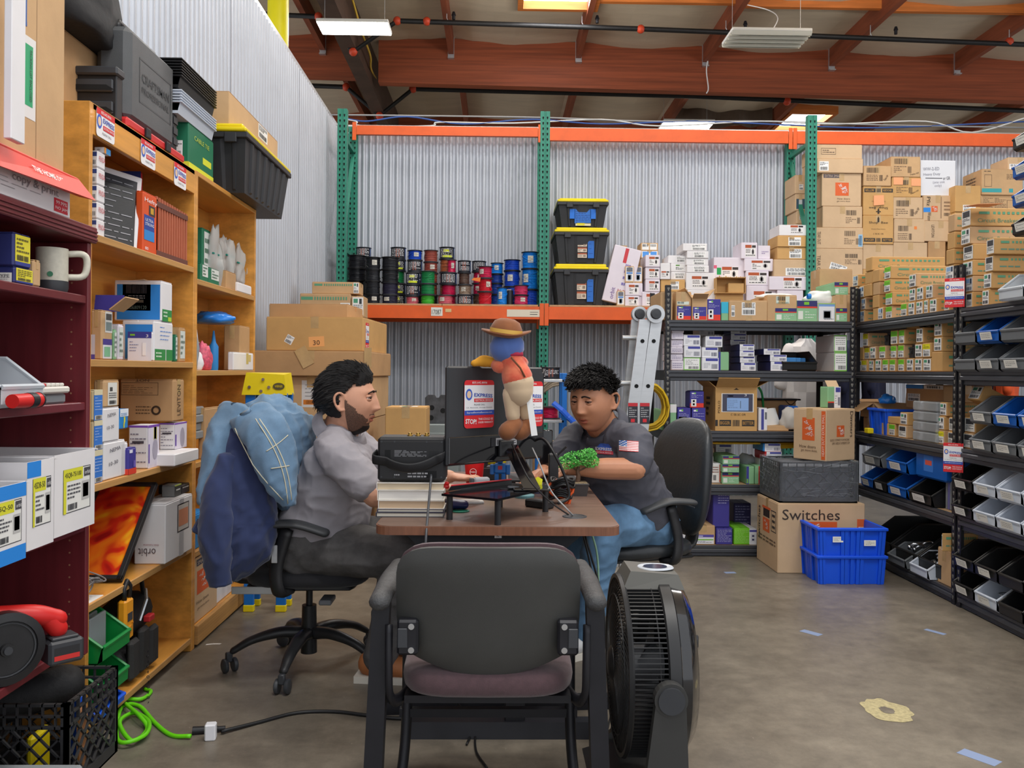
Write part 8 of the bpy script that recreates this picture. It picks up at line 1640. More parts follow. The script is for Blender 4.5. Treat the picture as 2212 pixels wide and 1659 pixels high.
for s_ in(-1,1):
 MB().prism([(-.02,FZ),(.06,FZ),(.075,.03),(.13,0),(-.13,0),(-.06,.05)],(s_*(FR+.012),s_*(FR+.04)),0,1).cyl((.02,s_*(FR+.01),FZ),(.02,s_*(FR+.042),FZ),.045,n=24).build('side_bracket',M('fan_grey_dark',(58,58,57),.5),r,fix=True);MB().cyl((.02,s_*(FR+.042),FZ),(.02,s_*(FR+.05),FZ),.036,n=24).build('tilt_knob',DGREY,r,smooth='auto')
MB().hexa([(-.16,-FR,0),(.15,-FR,0),(.15,FR,0),(-.16,FR,0)],[(-.06,-FR,.03),(.06,-FR,.03),(.06,FR,.03),(-.06,FR,.03)]).build('base',FB,r)
# ---------------- power strip and cords on the floor
a,b=aZ(800,1540,0),aZ(1506,1522,0);a.z=b.z=0
o=slopebox('power_strip',a,b,.045,.05,BLACKM);tag(o,'long black power strip lying on the floor under the desk','power strip')
for k in range(7):q=a+(b-a)*(.1+.12*k);MB().box(q.x-.017,q.x+.017,q.y-.014,q.y+.014,.045,.048,c=.002).build('outlet',DGREY,o)
LIME=M('cord_lime',(108,214,20),.45)
F=lambda px,py,z=.006:V((aZ(px,py,z).x,aZ(px,py,z).y,z))
cable('black extension cord running from white cube to the power strip',[F(478,1580,.012),F(560,1560),F(640,1540),F(720,1537),F(800,1546),F(870,1552),F(930,1545)],.007,CBK,'extension_cord','cord',None)
cable('lime green extension cord coiled by the milk crate',[F(412,1590,.012),F(370,1588),F(335,1562),F(300,1525),F(262,1528,.012),F(255,1600,.02),F(310,1590,.025),F(322,1560,.02),F(290,1540,.012),F(258,1560,.03),F(285,1600,.02),F(318,1575,.012),F(300,1545,.03),F(265,1512,.02),F(305,1510,.012),F(326,1494,.008),F(312,1488,.008)],.0075,LIME,'extension_cord','cord',None)
p=F(435,1586,.0);tag(MB().cyl(p+V((-.03,.0,.012)),p+V((.05,.015,.012)),.014,.011,12).cyl(p+V((.05,.015,.012)),p+V((.075,.02,.012)),.009,n=10).build('plug',BLACKP,smooth='auto'),'black plug joining the lime cord to the black cord','plug')
p=F(453,1602,0);tag(MB().box(-.018,.018,0,.034,0,.055,c=.004).build('cube_tap',M('white_plastic',(228,228,232),.35),loc=p,rz=.15),'small white cube adapter standing at the cord joint','adapter')
for nm,pts in(('thin black cord looping from chair front towards the fan',[F(1052,1659,.005),F(1028,1620,.005),F(1034,1575,.01),F(1085,1572,.01),F(1150,1560,.006),F(1215,1532,.006),F(1290,1522,.006)]),('short black cord hanging from the power strip',[F(990,1520,.05),F(1006,1545,.03),F(1018,1580,.01),F(1008,1608,.006)]),('thin black cord beside the fan stand',[A(1262,1150,3.0),A(1300,1290,2.98),A(1312,1420,2.95),F(1330,1500,.006),F(1316,1560,.006),F(1296,1640,.006)]),('thin green cord hanging behind the desk edge',[A(1275,1142,3.05),A(1290,1200,3.05),A(1292,1290,3.05),A(1282,1400,3.0),F(1310,1470,.006)]),('black cord bundle dropping under the desk corner',[A(1256,1140,3.1),A(1275,1220,3.12),A(1296,1330,3.1),F(1330,1450,.006),F(1400,1500,.006)])):cable(nm,pts,.0038,M('cable_green2',(150,190,160),.5) if 'green' in nm else CBK,'loose_cable','cable','cables under the desk')
# ---------------- milk crates
def milk_crate(label,loc,rz,w_,d,h,m):
 r=empty('milk_crate',loc,rz);tag(r,label,'crate')
 for nm,L_,R in(('front_wall',w_,0),('rear_wall',w_,PI),('side_wall',d,PI/2),('side_wall',d,-PI/2)):
  D_=d if L_==w_ and 'side' not in nm else w_
  mb=MB();t=.005;hw=L_/2;b0,b1=h*.14,h*.74
  for x0,x1,z0,z1 in((-hw,hw,h-.008,h),(-hw,hw,b1,b1+.008),(-hw,hw,0,b0),(-hw,-hw+.02,0,h),(hw-.02,hw,0,h),(-hw,hw,(h+b1)/2-.003,(h+b1)/2+.003)):mb.box(x0,x1,0,.012,z0,z1)
  for k in range(1,9):x=-hw+L_*k/9;mb.box(x-.002,x+.002,0,.010,b1,h)
  n=6;H_=b1-b0;st=L_/n
  for k in range(-2,n+1):
   for sg in(1,-1):
    x0=-hw+k*st;x1=x0+H_*1.0;za,zb_=(b0,b1) if sg>0 else(b1,b0)
    xa,xb=max(x0,-hw),min(x1,hw)
    if xb-xa<.01:continue
    f=lambda x:za+(zb_-za)*(x-x0)/(x1-x0)
    mb.hexa([(xa,.001,f(xa)-.004),(xb,.001,f(xb)-.004),(xb,.008,f(xb)-.004),(xa,.008,f(xa)-.004)],[(xa,.001,f(xa)+.004),(xb,.001,f(xb)+.004),(xb,.008,f(xb)+.004),(xa,.008,f(xa)+.004)])
  mb.build(nm,m,r,mat=Matrix.Rotation(R,4,'Z')@Matrix.Translation((0,-D_/2,0)),fix=True)
 MB().box(-w_/2,w_/2,-d/2,d/2,0,.006).build('floor_grid',m,r);return r
MC=M('crate_plastic',(52,52,54),.45,var=.15,scale=12)
milk_crate('black milk crate of tools under the mahogany bookcase',(-1.395,2.655,0),0,.33,.33,.28,MC)
tag(MB().limb([(-.08,-.05,.05),(.07,.05,.08)],[.06,.06],10).build('tool_roll',M('black_nylon',(34,34,36),.7),loc=(-1.42,2.66,.18),smooth=True),'black cloth tool bag lying in the milk crate','bag')
for k,(m,x,y,l) in enumerate(((YELLOWP,-1.36,2.58,'yellow handled tool inside the milk crate'),(M('tan_leather',(184,128,84),.6),-1.28,2.68,'tan leather tool holster inside the milk crate'),(M('crate_blue',(22,92,226),.4),-1.33,2.74,'blue plastic sheet standing in the milk crate'))):tag(MB().box(-.012,.012,-.05,.05,0,.16+.03*k,c=.008).build('hand_tool',m,loc=(x,y,.008),rz=.4*k),l,'tool','tools in the milk crate')
p=aZ(100,1640,.2);tag(MB().box(-.12,.12,-.1,.1,0,.03,c=.006).build('organiser_case',CLEARG,loc=(p.x-.05,p.y-.04,.13)),'clear organiser case lid at the bottom corner before the milk crate','case');tag(MB().box(-.12,.12,-.1,.1,0,.129,c=.01).build('tool_box',BLACKP,loc=(p.x-.05,p.y-.04,0)),'black box beneath the clear organiser case','box')
# ---------------- moving cartons and crates in front of the corner
Ys=5.34;o=fbox('moving_carton','large moving carton marked Switches in felt pen on the floor','carton',1680,1868,1088,1240,Ys,.43,CARD2,zb=0.0);W_,D_,H_=o['dims']
T(o,'F',.38,.84,.66,.15,'Switches','3a302a');hd_logo(o,o['dims'],'F',.3,.4,.68,.74);D(o,'F',.91,.3,1,.78,[(0,0,1,1,ORANGE_HD)]);T(o,'F',.955,.52,.3,.06,'MEDIUM','f0e0d0',PI/2);hd_logo(o,o['dims'],'L',.3,.5,.62,.7);D(o,'L',.32,.72,.62,.84,[(0,0,1,1,'2c2018'),(-.15,1,1.15,1.3,ORANGE_HD)]);D(o,'L',.7,.55,.92,.86,[(0,0,1,.04,K),(0,.96,1,1,K),(0,0,.05,1,K),(.95,0,1,1,K)]+lines(.2,.1,.8,.9,3,K));T(o,'L',.12,.6,.5,.12,'Switches','3a302a',PI/2);D(o,'L',.1,.34,.9,.44,lines(0,0,1,1,2,'6a5442'))
zc=H_+.001;cx=o.location.x
mc=milk_crate('black crate wrapped in stretch film on the Switches carton',(cx-.01,Ys+.225,zc),0,W_*.9,.40,.255,MC)
FILMC=M('stretch_film',(226,232,240),.08,trans=.9,ior=1.05,bump=1,bscale=28,stretch=(1,1,4));x,y=W_*.45+.003,.203;h_=.257
mb=MB();n=14;ring=[(x*a,y*b) for a,b in((-1,-1),(1,-1),(1,1),(-1,1))]
for k in range(4):
 (xa,ya),(xb,yb)=ring[k],ring[(k+1)%4]
 for j in range(n):
  for v in range(5):
   f=lambda u,w_:(xa+(xb-xa)*u+.004*noise.noise(V((u*9,w_*7,k))),ya+(yb-ya)*u+.004*noise.noise(V((u*8,w_*6,k+5))),.01+w_*h_)
   mb.quad(f(j/n,v/5),f((j+1)/n,v/5),f((j+1)/n,v/5+.2),f(j/n,v/5+.2))
mb.build('stretch_film',FILMC,mc,smooth=True)
sh=MB();rr=random.Random(3)
for k in range(22): # pale thin tubes put in as glints along the film folds
 u=rr.uniform(-1,.9);zq=rr.uniform(.04,.25);l=rr.uniform(.03,.14);sl=rr.uniform(-.02,.03);sh.tube([(x*u+l*q/3,-y-.004,zq+sl*q/3) for q in range(4) if x*u+l*q/3<x],.0005,4) if x*u+l<x else None
for k in range(14):
 yy=rr.uniform(-y,y*.6);zq=rr.uniform(.04,.25);sh.tube([(-x-.004,yy+.09*q/3,zq+.01*q/3) for q in range(4)],.0005,4)
sh.build('film_folds',M('film_glint',(214,220,228),.2,trans=.3),mc)['kind']='stuff'
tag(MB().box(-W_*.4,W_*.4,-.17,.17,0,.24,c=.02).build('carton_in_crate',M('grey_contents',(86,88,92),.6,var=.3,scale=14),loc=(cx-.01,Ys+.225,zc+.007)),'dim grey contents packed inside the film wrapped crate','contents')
zd=zc+.258;q=aY(1787,985,Ys+.02)
o=carton('moving_carton','moving carton marked Dimmers standing on the film wrapped crate','carton',q.x-.12,q.x+.16,Ys+.03,Ys+.29,zd,aY(1790,884,Ys+.05).z,CARD2,rz=-.0)
o.location=(q.x+.055,Ys+.22,zd);o.rotation_euler=(0,0,.52);dm=o['dims']
hd_logo(o,dm,'L',.28,.38,.66,.82);T(o,'L',.45,.26,.5,.06,'How doers','5a4030');T(o,'L',.5,.18,.5,.06,'get more done.','5a4030');D(o,'L',.86,.03,.98,.96,[(0,0,1,1,ORANGE_HD)]);T(o,'L',.92,.5,.8,.07,'HEAVY DUTY EXTRA SMALL','f0d8c8',PI/2);hd_logo(o,dm,'F',.36,.46,.62,.68);T(o,'F',.46,.4,.66,.05,'QUICKLY ESTIMATE YOUR PACKING','6a5442');T(o,'F',.5,.34,.6,.045,'SUPPLY NEEDS AT HOMEDEPOT.COM','6a5442');T(o,'F',.87,.7,.5,.1,'Dimmers','3a302a',-PI/2)
zt=zd+dm[2];q=aY(1792,850,Ys+.3);o=carton('carton','small opened mint and white carton standing on the Dimmers carton','carton',q.x-.05,q.x+.05,Ys+.25,Ys+.33,zt+.001,zt+.14,CGR,rz=.3);D(o,'F',.5,0,1,1,st_levw(1));D(o,'F',0,0,.5,.3,[(0,0,1,1,'3a3a40'),(0,.8,1,1,'d8402c')]);MB().box(-.045,.045,-.001,.001,0,.05).build('flap',CARD2,o,mat=Matrix.Translation((0,-.03,.138))@Matrix.Rotation(-.6,4,'X'))
Yb=5.06;a=aY(1770,1200,Yb);b=aY(1911,1200,Yb);hB=.165;UBL=M('crate_royal',(20,86,226),.4,var=.04)
for k in range(2):o=crate('stacking_crate',('blue stacking crate on the floor, lower of two','blue stacking crate with red booklet, upper of two')[k],b.x-a.x,.3,hB+.006,((a.x+b.x)/2,Yb+.155,hB*k+.001),0,UBL,'blue stacking crates')
D(o,'F',.2,.5,.36,.7,st_hand(1));D(o,'F',.68,.38,.86,.58,st_hand(3))
tag(MB().box(-.11,.06,-.08,.08,0,.01).build('red_booklet',RED,mat=Matrix.Translation((o.location.x-.06,Yb+.15,hB*2-.045))@Matrix.Rotation(.12,4,'Y')),'red booklet lying on top inside the upper blue crate','booklet');tag(MB().box(-.17,.17,-.12,.12,0,.09,c=.01).build('packed_parts',GREYP,loc=(o.location.x,Yb+.155,hB+.008)),'grey packed parts filling the upper blue crate','parts')
# marks on the floor
for k,(px,py,l,w_,rz) in enumerate(((1752,1367,.10,.045,-.9),(2020,1365,.10,.03,-1.0),(2115,1636,.12,.055,-.95),(1577,1237,.07,.04,.1))):
 p=aZ(px,py,0);tag(MB().box(-l/2,l/2,-w_/2,w_/2,0,.0008).build('floor_tape',M('pale_blue_tape',(128,144,176),.6),loc=(p.x,p.y,0),rz=rz),'pale blue tape strip stuck on the concrete, %s'%('before the blue crates','by the sticker post','nearest the camera','before the lowest black shelf')[k],'tape','tape strips on the floor')
p=aZ(1916,1535,0);pts=[]
for k in range(40):t=2*PI*k/40;rr_=.085*(1+.28*noise.noise(V((math.cos(t)*2.2,math.sin(t)*2.2,3))));pts.append((rr_*math.cos(t),rr_*1.3*math.sin(t),.0012))
o=tag(MB().add(pts,[tuple(range(40))]).build('floor_splatter',M('cream_spill',(172,160,120),.6,var=.25,scale=60),loc=(p.x,p.y,0)),'dried cream coloured splatter on the concrete floor','stain');MB().add([(.3*x,.3*y,.002) for x,y,q in pts],[tuple(range(40))]).build('bare_centre',CONC,o)
p=aZ(460,1392,0);tag(MB().prism([(-.03,-.01),(.0,.0),(.03,.0),(.035,.012),(0,.012),(-.03,.003)],(0,.001),0,2).build('paper_scrap',PAPER,loc=(p.x,p.y,0)),'torn white paper scrap on the floor by the bookcase','scrap')
# ================================================================ the two people
def bake(o,vox,sm=2):
 """fuse the overlapping volumes of a figure into one skin"""
 m=o.modifiers.new('fuse','REMESH');m.mode='VOXEL';m.voxel_size=vox;m.use_smooth_shade=True
 if sm:s_=o.modifiers.new('soften','SMOOTH');s_.factor=.5;s_.iterations=sm
 bpy.context.view_layer.update();me=bpy.data.meshes.new_from_object(o.evaluated_get(bpy.context.evaluated_depsgraph_get()))
 o.modifiers.clear();o.data=me;return o
def wrinkle(o,fn,amp):
 me=o.data;nr=[q.vector.copy() for q in me.vertex_normals]
 for v,q in zip(me.vertices,nr):v.co=v.co+q*(amp*fn(v.co))
 me.update()
def ridge(p,sc,seed=0):
 n=noise.noise(V((p.x*sc[0],p.y*sc[1],p.z*sc[2]))+V((seed,seed*2,0)));return 1-2*abs(n)**.6
G=lambda x,s_:math.exp(-(x/s_)**2)
def head_point(d,fat=0.0):
 x,y,z=d;t=max(0,-z)
 p=V((x*(.077+fat),y*(.090 if y>0 else .103),z*(.118 if z>0 else .122)))
 p.x*=1-(.24-fat*6)*t*t
 if y<0 and z<-.15:p.y*=1-.55*min(1,(t-.15)/.7)
 if y>0:
  X,Z,f=p.x,p.z,min(1,y*2.2)
  a=0.0
  if-.055<Z<.04:k=min(1,max(0,(.032-Z)/.064));a+=f*G(X,.010+.004*k)*(.003+.021*k)*(1 if Z>-.032 else max(0,1-(-.032-Z)/.012))
  for s_ in(-1,1):
   a+=.008*f*G(X-s_*.013,.008)*G(Z+.031,.008)-.010*f*G(X-s_*.032,.016)*G(Z-.012,.011)+.0045*f*G(X-s_*.03,.022)*G(Z-.031,.009)+.005*f*G(X-s_*.045,.02)*G(Z+.022,.022)
  a+=f*(.007*G(X,.02)*G(Z+.057,.0065)+.007*G(X,.018)*G(Z+.071,.0065)-.004*G(X,.022)*G(Z+.064,.003)-.003*G(X,.02)*G(Z+.083,.006)+.011*G(X,.022)*G(Z+.103,.016))
  p.y+=a
 return p
def dirs(n=120,k=110):
 return[[V((math.sin(PI*i/k)*math.sin(2*PI*j/n),math.sin(PI*i/k)*math.cos(2*PI*j/n),-math.cos(PI*i/k))) for j in range(n)] for i in range(k+1)]
DG=dirs()
def person(label,J,skin,hairc,shirtc,pantc,H,fwd,fat,hair,beard,sc=1.12):
 """J: joints; limbs and head overlap in one mesh that is fused into a single skin"""
 mb=MB()
 up=V((0,0,1));f=V(fwd).normalized();rt=f.cross(up).normalized();up2=rt.cross(f)
 HM=Matrix((rt,f,up2)).transposed().to_4x4();HM.translation=V(H);HM=HM@Matrix.Scale(sc,4)
 n=len(DG[0]);vs=[head_point(d,fat) for r_ in DG for d in r_]
 mb.add([HM@p for p in vs],[(i*n+j,i*n+(j+1)%n,(i+1)*n+(j+1)%n,(i+1)*n+j) for i in range(len(DG)-1) for j in range(n)])
 for s_ in(-1,1): # ears: rim, bowl and lobe
  R=Matrix.Rotation(s_*.35,4,'Z');E=lambda q:HM@(V((s_*(.079+fat),-.012,-.004))+R@V((s_*q[0],q[1],q[2])))
  mb.limb([E(q) for q in((.0,.010,.012),(.006,.006,.03),(.010,-.012,.034),(.010,-.024,.018),(.008,-.02,-.006),(.004,-.006,-.026),(.0,.006,-.026))],[.0058]*7,8,steps=4)
  mb.limb([E((0,-.004,.02)),E((0,-.004,-.016))],[(.005,.014),(.005,.011)],8,flat=rt)
 mb.limb([HM@V((0,-.015,-.05)),V(J['neck'])],[.062*sc,.068*sc],18);q_=HM@V((0,-.02,-.02))
 mb.limb([V(J['neck']),V(J['chest']),V(J['waist']),V(J['hip'])],[(.07,.12),(.105,.15),(.12,.15),(.11,.15)],20,flat=J['face'])
 def hand(w_,d,nrm):
  w_,d,nrm=V(w_),V(d).normalized(),V(nrm).normalized();sd=d.cross(nrm).normalized()
  mb.limb([w_,w_+d*.045,w_+d*.085],[(.026,.020),(.042,.017),(.040,.014)],12,flat=sd,steps=4)
  for k,(o_,l) in enumerate(((-.031,.068),(-.0105,.078),(.0105,.074),(.031,.058))):
   b_=w_+d*.078+sd*o_;s1=d+sd*o_*4
   mb.limb([b_,b_+s1*l*.42+nrm*.006,b_+s1*l*.75-nrm*.006,b_+s1*l*.95-nrm*.024],[.0088,.0084,.0078,.0068],8,steps=3)
  mb.limb([w_+d*.02+sd*-.026-nrm*.004,w_+d*.05+sd*-.058-nrm*.012,w_+d*.085+sd*-.066-nrm*.016],[.014,.011,.0085],8,steps=3)
 for a in 'rl':
  mb.limb([J[a+'sh'],J[a+'el']],[.055,.048],14);mb.limb([J[a+'el'],(V(J[a+'el'])*.6+V(J[a+'wr'])*.4),J[a+'wr']],[.048,.047,.029],14);hand(J[a+'wr'],J[a+'hd'],(0,0,1))
  mb.limb([J[a+'hip'],J[a+'kn']],[.085,.058],14);mb.limb([J[a+'kn'],J[a+'an']],[.055,.04],14)
 o=mb.build('person',M(*skin));bake(o,.0042,3);tag(o,label,'person')
 nrm_=lambda p:(p-V((0,-.005,0))).normalized()
 def patch(name,cond,off,mat):
  P=MB();idx={}
  for i in range(len(DG)-1):
   for j in range(n):
    q=[(i,j),(i,(j+1)%n),(i+1,(j+1)%n),(i+1,j)]
    ps=[vs[a*n+b] for a,b in q]
    if all(cond(p) for p in ps):
     ids=[]
     for(a,b),p in zip(q,ps):
      if(a,b) not in idx:idx[a,b]=len(P.v);P.v.append(tuple(HM@(p+nrm_(p)*off(p))))
      ids.append(idx[a,b])
     P.f.append(ids);P.m.append(0)
  return P.build(name,mat,o,smooth=True)
 # eyes: ball, iris, upper lid and lashes
 for s_ in(-1,1):
  c=V((s_*.0305,.0738,.0105))
  MB().ball((0,0,0),(.0130,.0105,.0072*hair[3]),16,10).build('eye',M('eye_white',(226,220,214),.2),o,mat=HM@Matrix.Translation(c),smooth=True)
  g=V((J['gaze']*.004,0,-.0008));MB().ball((0,0,0),(.0062,.002,.0060*hair[3]),12,8).build('iris',M('iris_brown',(44,28,20),.1),o,mat=HM@Matrix.Translation(c+g+V((0,.0096,0))),smooth=True)
  for dz,rz_ in((.0056,.0075),(-.0078,.0070)):MB().ball((0,-.0006,dz*(1.15-.35*hair[3])),(.0152,.0122,rz_),16,10).build('eyelid',o.data.materials[0],o,mat=HM@Matrix.Translation(c),smooth=True)
  MB().tube([c+V((.0155*math.cos(t),.0118-.006*math.cos(t)**2,.0042*hair[3]*math.sin(t))) for t in[PI*(.02+.96*q/8) for q in range(9)]],(.0017,.0026),6).xf(HM).build('lashes',M('lash_line',(70,44,34),.6),o,smooth=True)
  MB().tube([head_point(V((s_*(.012+.042*q/6),.085,.0225+.0038*math.sin(PI*(q/6)**.8))).normalized())+V((0,.002,0)) for q in range(7)],[(.0026+.0026*math.sin(PI*min(1,.3+q/9)),.002) for q in range(7)],6).xf(HM).build('eyebrow',hairc,o,smooth=True)
 patch('lips',lambda p:p.y>.05 and abs(p.x)<.023-abs(p.z+.064)*.7 and-.078<p.z<-.052,lambda p:.0018,M('lips_'+label[:4],tuple(int(c*k) for c,k in zip(skin[1],(.86,.68,.66))),.45))
 MB().tube([head_point(V((u*.025,.1,-.0645+J['smile']*u*u)).normalized())+V((0,.0022,0)) for u in(-1,-.6,-.2,.2,.6,1)],.0012,5).xf(HM).build('mouth_line',M('mouth_line',(92,44,38),.6),o,smooth=True)
 def hm(p): # hair line mask: sideburns, round the ears, down to the nape
  e=(.055+.006*math.cos(p.x*40)) if p.y>.035 else .02+max(0,p.y)*1.1 if p.y>-.012 else-.058+hair[2]
  return p.z-e+.004*noise.noise(p*120)
 hf=lambda p:min(1,max(0,hm(p)/.02))*(hair[0]*(.35+.65*min(1,max(0,(p.z+.01)/.07)))+hair[0]*.25*noise.noise(p*55))+.0012
 patch('hair',lambda p:hm(p)>0,hf,hairc)
 st=MB();rr=random.Random(5)
 for k in range(hair[4]):
  d=V((rr.uniform(-1,1),rr.uniform(-1,1),rr.uniform(-.1,1))).normalized();p=head_point(d,fat)
  if hm(p)<.006 or p.z<hair[5]:continue
  q=p+nrm_(p)*hf(p)*.95;t_=V(hair[1]);t_-=nrm_(p)*t_.dot(nrm_(p));g=(nrm_(p)*hair[6]+t_.normalized()).normalized();l=hair[7]*rr.uniform(.6,1.2);w_=V((rr.uniform(-.3,.3),rr.uniform(-.3,.3),0))
  st.tube([q,q+(g+w_*.3)*l*.5,q+(g+w_).normalized()*l+V((0,0,-.12*l))],[.0032,.0026,.0005],4)
 st.xf(HM).build('hair_strands',hairc,o)['kind']='stuff'
 if beard:
  def bmk(p):
   if p.y<.0 or p.z<-.121:return False
   if abs(p.x)<.022 and-.079<p.z<-.0535 and p.y>.06:return False
   if-.056<p.z<-.046 and abs(p.x)<.028 and p.y>.05:return True
   return p.z<(.012-p.y*1.0 if p.y<.03 else-.018-(p.y-.03)*1.15)+.008*noise.noise(p*110)
  patch('beard',bmk,lambda p:.0013,M('beard_hair',(120,88,71),.7,rgb2=(80,60,51),scale=230))
  patch('chin_beard',lambda p:bmk(p) and p.z<-.086 and abs(p.x)<.030,lambda p:.0035,HAIR)
 else:
  patch('moustache',lambda p:-.0535<p.z<-.047 and abs(p.x)<.024 and p.y>.05 and noise.noise(p*260)>-.05,lambda p:.0012,hairc)
 # shirt: body and short sleeves fused, collar, placket
 mb=MB();nk,ch,ws,hp_=(V(J[q]) for q in('neck','chest','waist','hip'))
 mb.limb([nk+(ch-nk)*.12,ch,ws,hp_+(ws-hp_)*.25],[(.075,.15),J['rch'],J['rws'],J['rhp']],26,flat=J['face'],steps=8)
 for a in 'rl':
  s0,e0=V(J[a+'sh']),V(J[a+'el']);mb.limb([nk*.55+s0*.45+V((0,0,-.02)),s0,s0+(e0-s0)*.75],[.07,.078,.072],16)
 so=mb.build('shirt',shirtc,o);bake(so,.0075,4);wrinkle(so,lambda p:ridge(p,(7,7,11),2)+.5*ridge(p,(14,14,20),7),.0075)
 d=(HM@V((0,-.015,-.05))-nk).normalized();a=V(J['face']);a=(a-d*a.dot(d)).normalized();b_=d.cross(a);R_=.080*sc
 C=MB();m_=28
 rows=[(-.028,1.06),(.018,1.0),(.024,1.02),(.0,1.22),(-.03,1.36)]
 for w_,kk in rows:C.v+=[tuple(nk+d*(w_+.046-(.034 if math.cos(t)>0 else .0)*max(0,math.cos(t))**2*(1.0))+(a*math.cos(t)+b_*math.sin(t))*R_*kk) for t in[.22+(2*PI-.44)*q/(m_-1) for q in range(m_)]]
 for i in range(len(rows)-1):
  for j in range(m_-1):C.f.append([i*m_+j,i*m_+j+1,(i+1)*m_+j+1,(i+1)*m_+j]);C.m.append(0)
 C.build('collar',shirtc,so,smooth=True)
 mb=MB()
 mb.limb([ws*.35+hp_*.65,hp_],[J['rhp'],J['rhp']],22,flat=J['face'])
 for a in 'rl':mb.limb([hp_*.35+V(J[a+'hip'])*.65,V(J[a+'hip'])+(V(J[a+'kn'])-V(J[a+'hip']))*.5,J[a+'kn']],[.115,.105,.085],18);mb.limb([J[a+'kn'],V(J[a+'kn'])*.4+V(J[a+'an'])*.6,V(J[a+'an'])],[.085,.075,.068],16)
 po=mb.build('trousers',pantc,o);bake(po,.009,4);wrinkle(po,lambda p:ridge(p,(9,9,14),5),.007)
 for a in 'rl':
  an=V(J[a+'an']);t=V(J['toe']).normalized();z0=V((an.x,an.y,0))
  MB().limb([z0-t*.05+V((0,0,.07)),z0+t*.06+V((0,0,.06)),z0+t*.17+V((0,0,.04))],[(.042,.05),(.045,.042),(.042,.030)],14,flat=t.cross(up)).build('shoe',J['shoe'],o,smooth=True);MB().hexa([z0+t*q+t.cross(up)*w_ for q,w_ in((-.10,-.04),(.21,-.045),(.21,.045),(-.10,.04))],[z0+t*q+t.cross(up)*w_+V((0,0,.028)) for q,w_ in((-.10,-.04),(.21,-.045),(.21,.045),(-.10,.04))]).build('sole',M('shoe_sole',(208,202,190),.7),o,fix=True)
 return o,so,HM
HAIR=M('black_hair',(27,24,23),.62,var=.3,scale=90,stretch=(1,1,1));SK1=('skin_light_brown',(206,152,124),.48,0,.07,14);SK2=('skin_brown',(190,132,100),.45,0,.07,14)
GSH=M('grey_polo',(156,152,158),.85,var=.04,scale=30);CSH=M('charcoal_polo',(78,78,87),.8,var=.05,scale=30);BJ=M('charcoal_denim',(88,86,86),.9,var=.3,scale=14,bump=.15,bscale=500);JJ=M('blue_jeans',(98,134,168),.85,var=.30,scale=7,bump=.15,bscale=500)
J1=dict(neck=(-.645,3.54,1.0),chest=(-.65,3.54,.87),waist=(-.70,3.56,.66),hip=(-.79,3.56,.545),face=(1,0,.15),rch=(.145,.205),rws=(.175,.20),rhp=(.17,.20),
 rsh=(-.63,3.35,.93),rel=(-.46,3.27,.775),rwr=(-.215,3.30,.80),rhd=(1,.12,-.05),lsh=(-.63,3.74,.93),lel=(-.46,3.80,.775),lwr=(-.20,3.66,.80),lhd=(1,-.2,-.05),
 rhip=(-.78,3.46,.53),rkn=(-.36,3.41,.525),ran=(-.46,3.46,.09),lhip=(-.78,3.66,.53),lkn=(-.36,3.70,.525),lan=(-.44,3.70,.09),toe=(1,-.1,0),shoe=M('tan_shoe',(166,104,62),.6),gaze=.4,smile=.003)
p1,s1_,HM1=person('seated bearded person in light grey polo shirt and charcoal jeans, seen in profile',J1,SK1,HAIR,GSH,BJ,tuple(aY(757,866,3.48)),(1,-.10,.03),.0,(.021,(0,-1,-.1),.0,.9,4200,-.055,.2,.042),True)
J2=dict(neck=(.49,3.90,.995),chest=(.53,3.92,.87),waist=(.60,3.99,.68),hip=(.68,4.05,.56),face=(-.86,-.5,.1),rch=(.15,.215),rws=(.18,.21),rhp=(.175,.21),
 lsh=(.60,3.72,.945),lel=(.585,3.60,.845),lwr=(.30,3.60,.845),lhd=(-1,-.1,-.2),rsh=(.40,4.06,.945),rel=(.25,3.90,.83),rwr=(.20,3.68,.82),rhd=(-.5,-.8,-.15),
 lhip=(.69,3.95,.55),lkn=(.47,3.72,.585),lan=(.40,3.78,.09),rhip=(.60,4.12,.55),rkn=(.36,3.98,.575),ran=(.30,4.02,.09),toe=(-.8,-.6,0),shoe=M('white_shoe',(200,200,200),.6),gaze=-.5,smile=.0075)
p2,s2_,HM2=person('seated person in charcoal polo shirt and blue jeans, looking down at the desk',J2,SK2,HAIR,CSH,JJ,tuple(aY(1279,866,3.80)),(-.60,-.78,-.16),.009,(.017,(0,.9,.1),.012,.62,3000,.03,.7,.036),False)
for L in(p1,p2):
 pass
# woven patches on the charcoal polo: flag on the sleeve, emblem on the chest
def onto(o,px0,px1,py0,py1,cells,name,nx=12,ny=13,off=.0022):
 bpy.context.view_layer.update();q=MB();mats=[];ix={};grid={}
 inv=o.matrix_world.inverted();org=inv@V((0,0,EYE))
 for j in range(ny+1):
  for i in range(nx+1):
   d=(inv.to_3x3()@ray(px0+(px1-px0)*i/nx,py0+(py1-py0)*j/ny+(px1-px0)*.07*i/nx)).normalized();hit,loc,nr,_=o.ray_cast(org,d);grid[i,j]=(loc+nr*off-d*.001) if hit else None
 for j in range(ny):
  for i in range(nx):
   c=cells(i,j);ps=[grid[i,j],grid[i+1,j],grid[i+1,j+1],grid[i,j+1]]
   if c and all(p is not None for p in ps):
    if c not in ix:ix[c]=len(mats);mats.append(ink(c))
    q.add(ps,[(3,2,1,0)],ix[c])
 return(q.build(name,mats,o,smooth=True) if q.f else None),grid
onto(s2_,1338,1379,951,974,lambda i,j:('dfe2ec' if(i+j)%3==0 else '3f6fb8') if i<5 and j<7 else('c24a4c' if j%2==0 else 'e8e2e2'),'flag_patch')
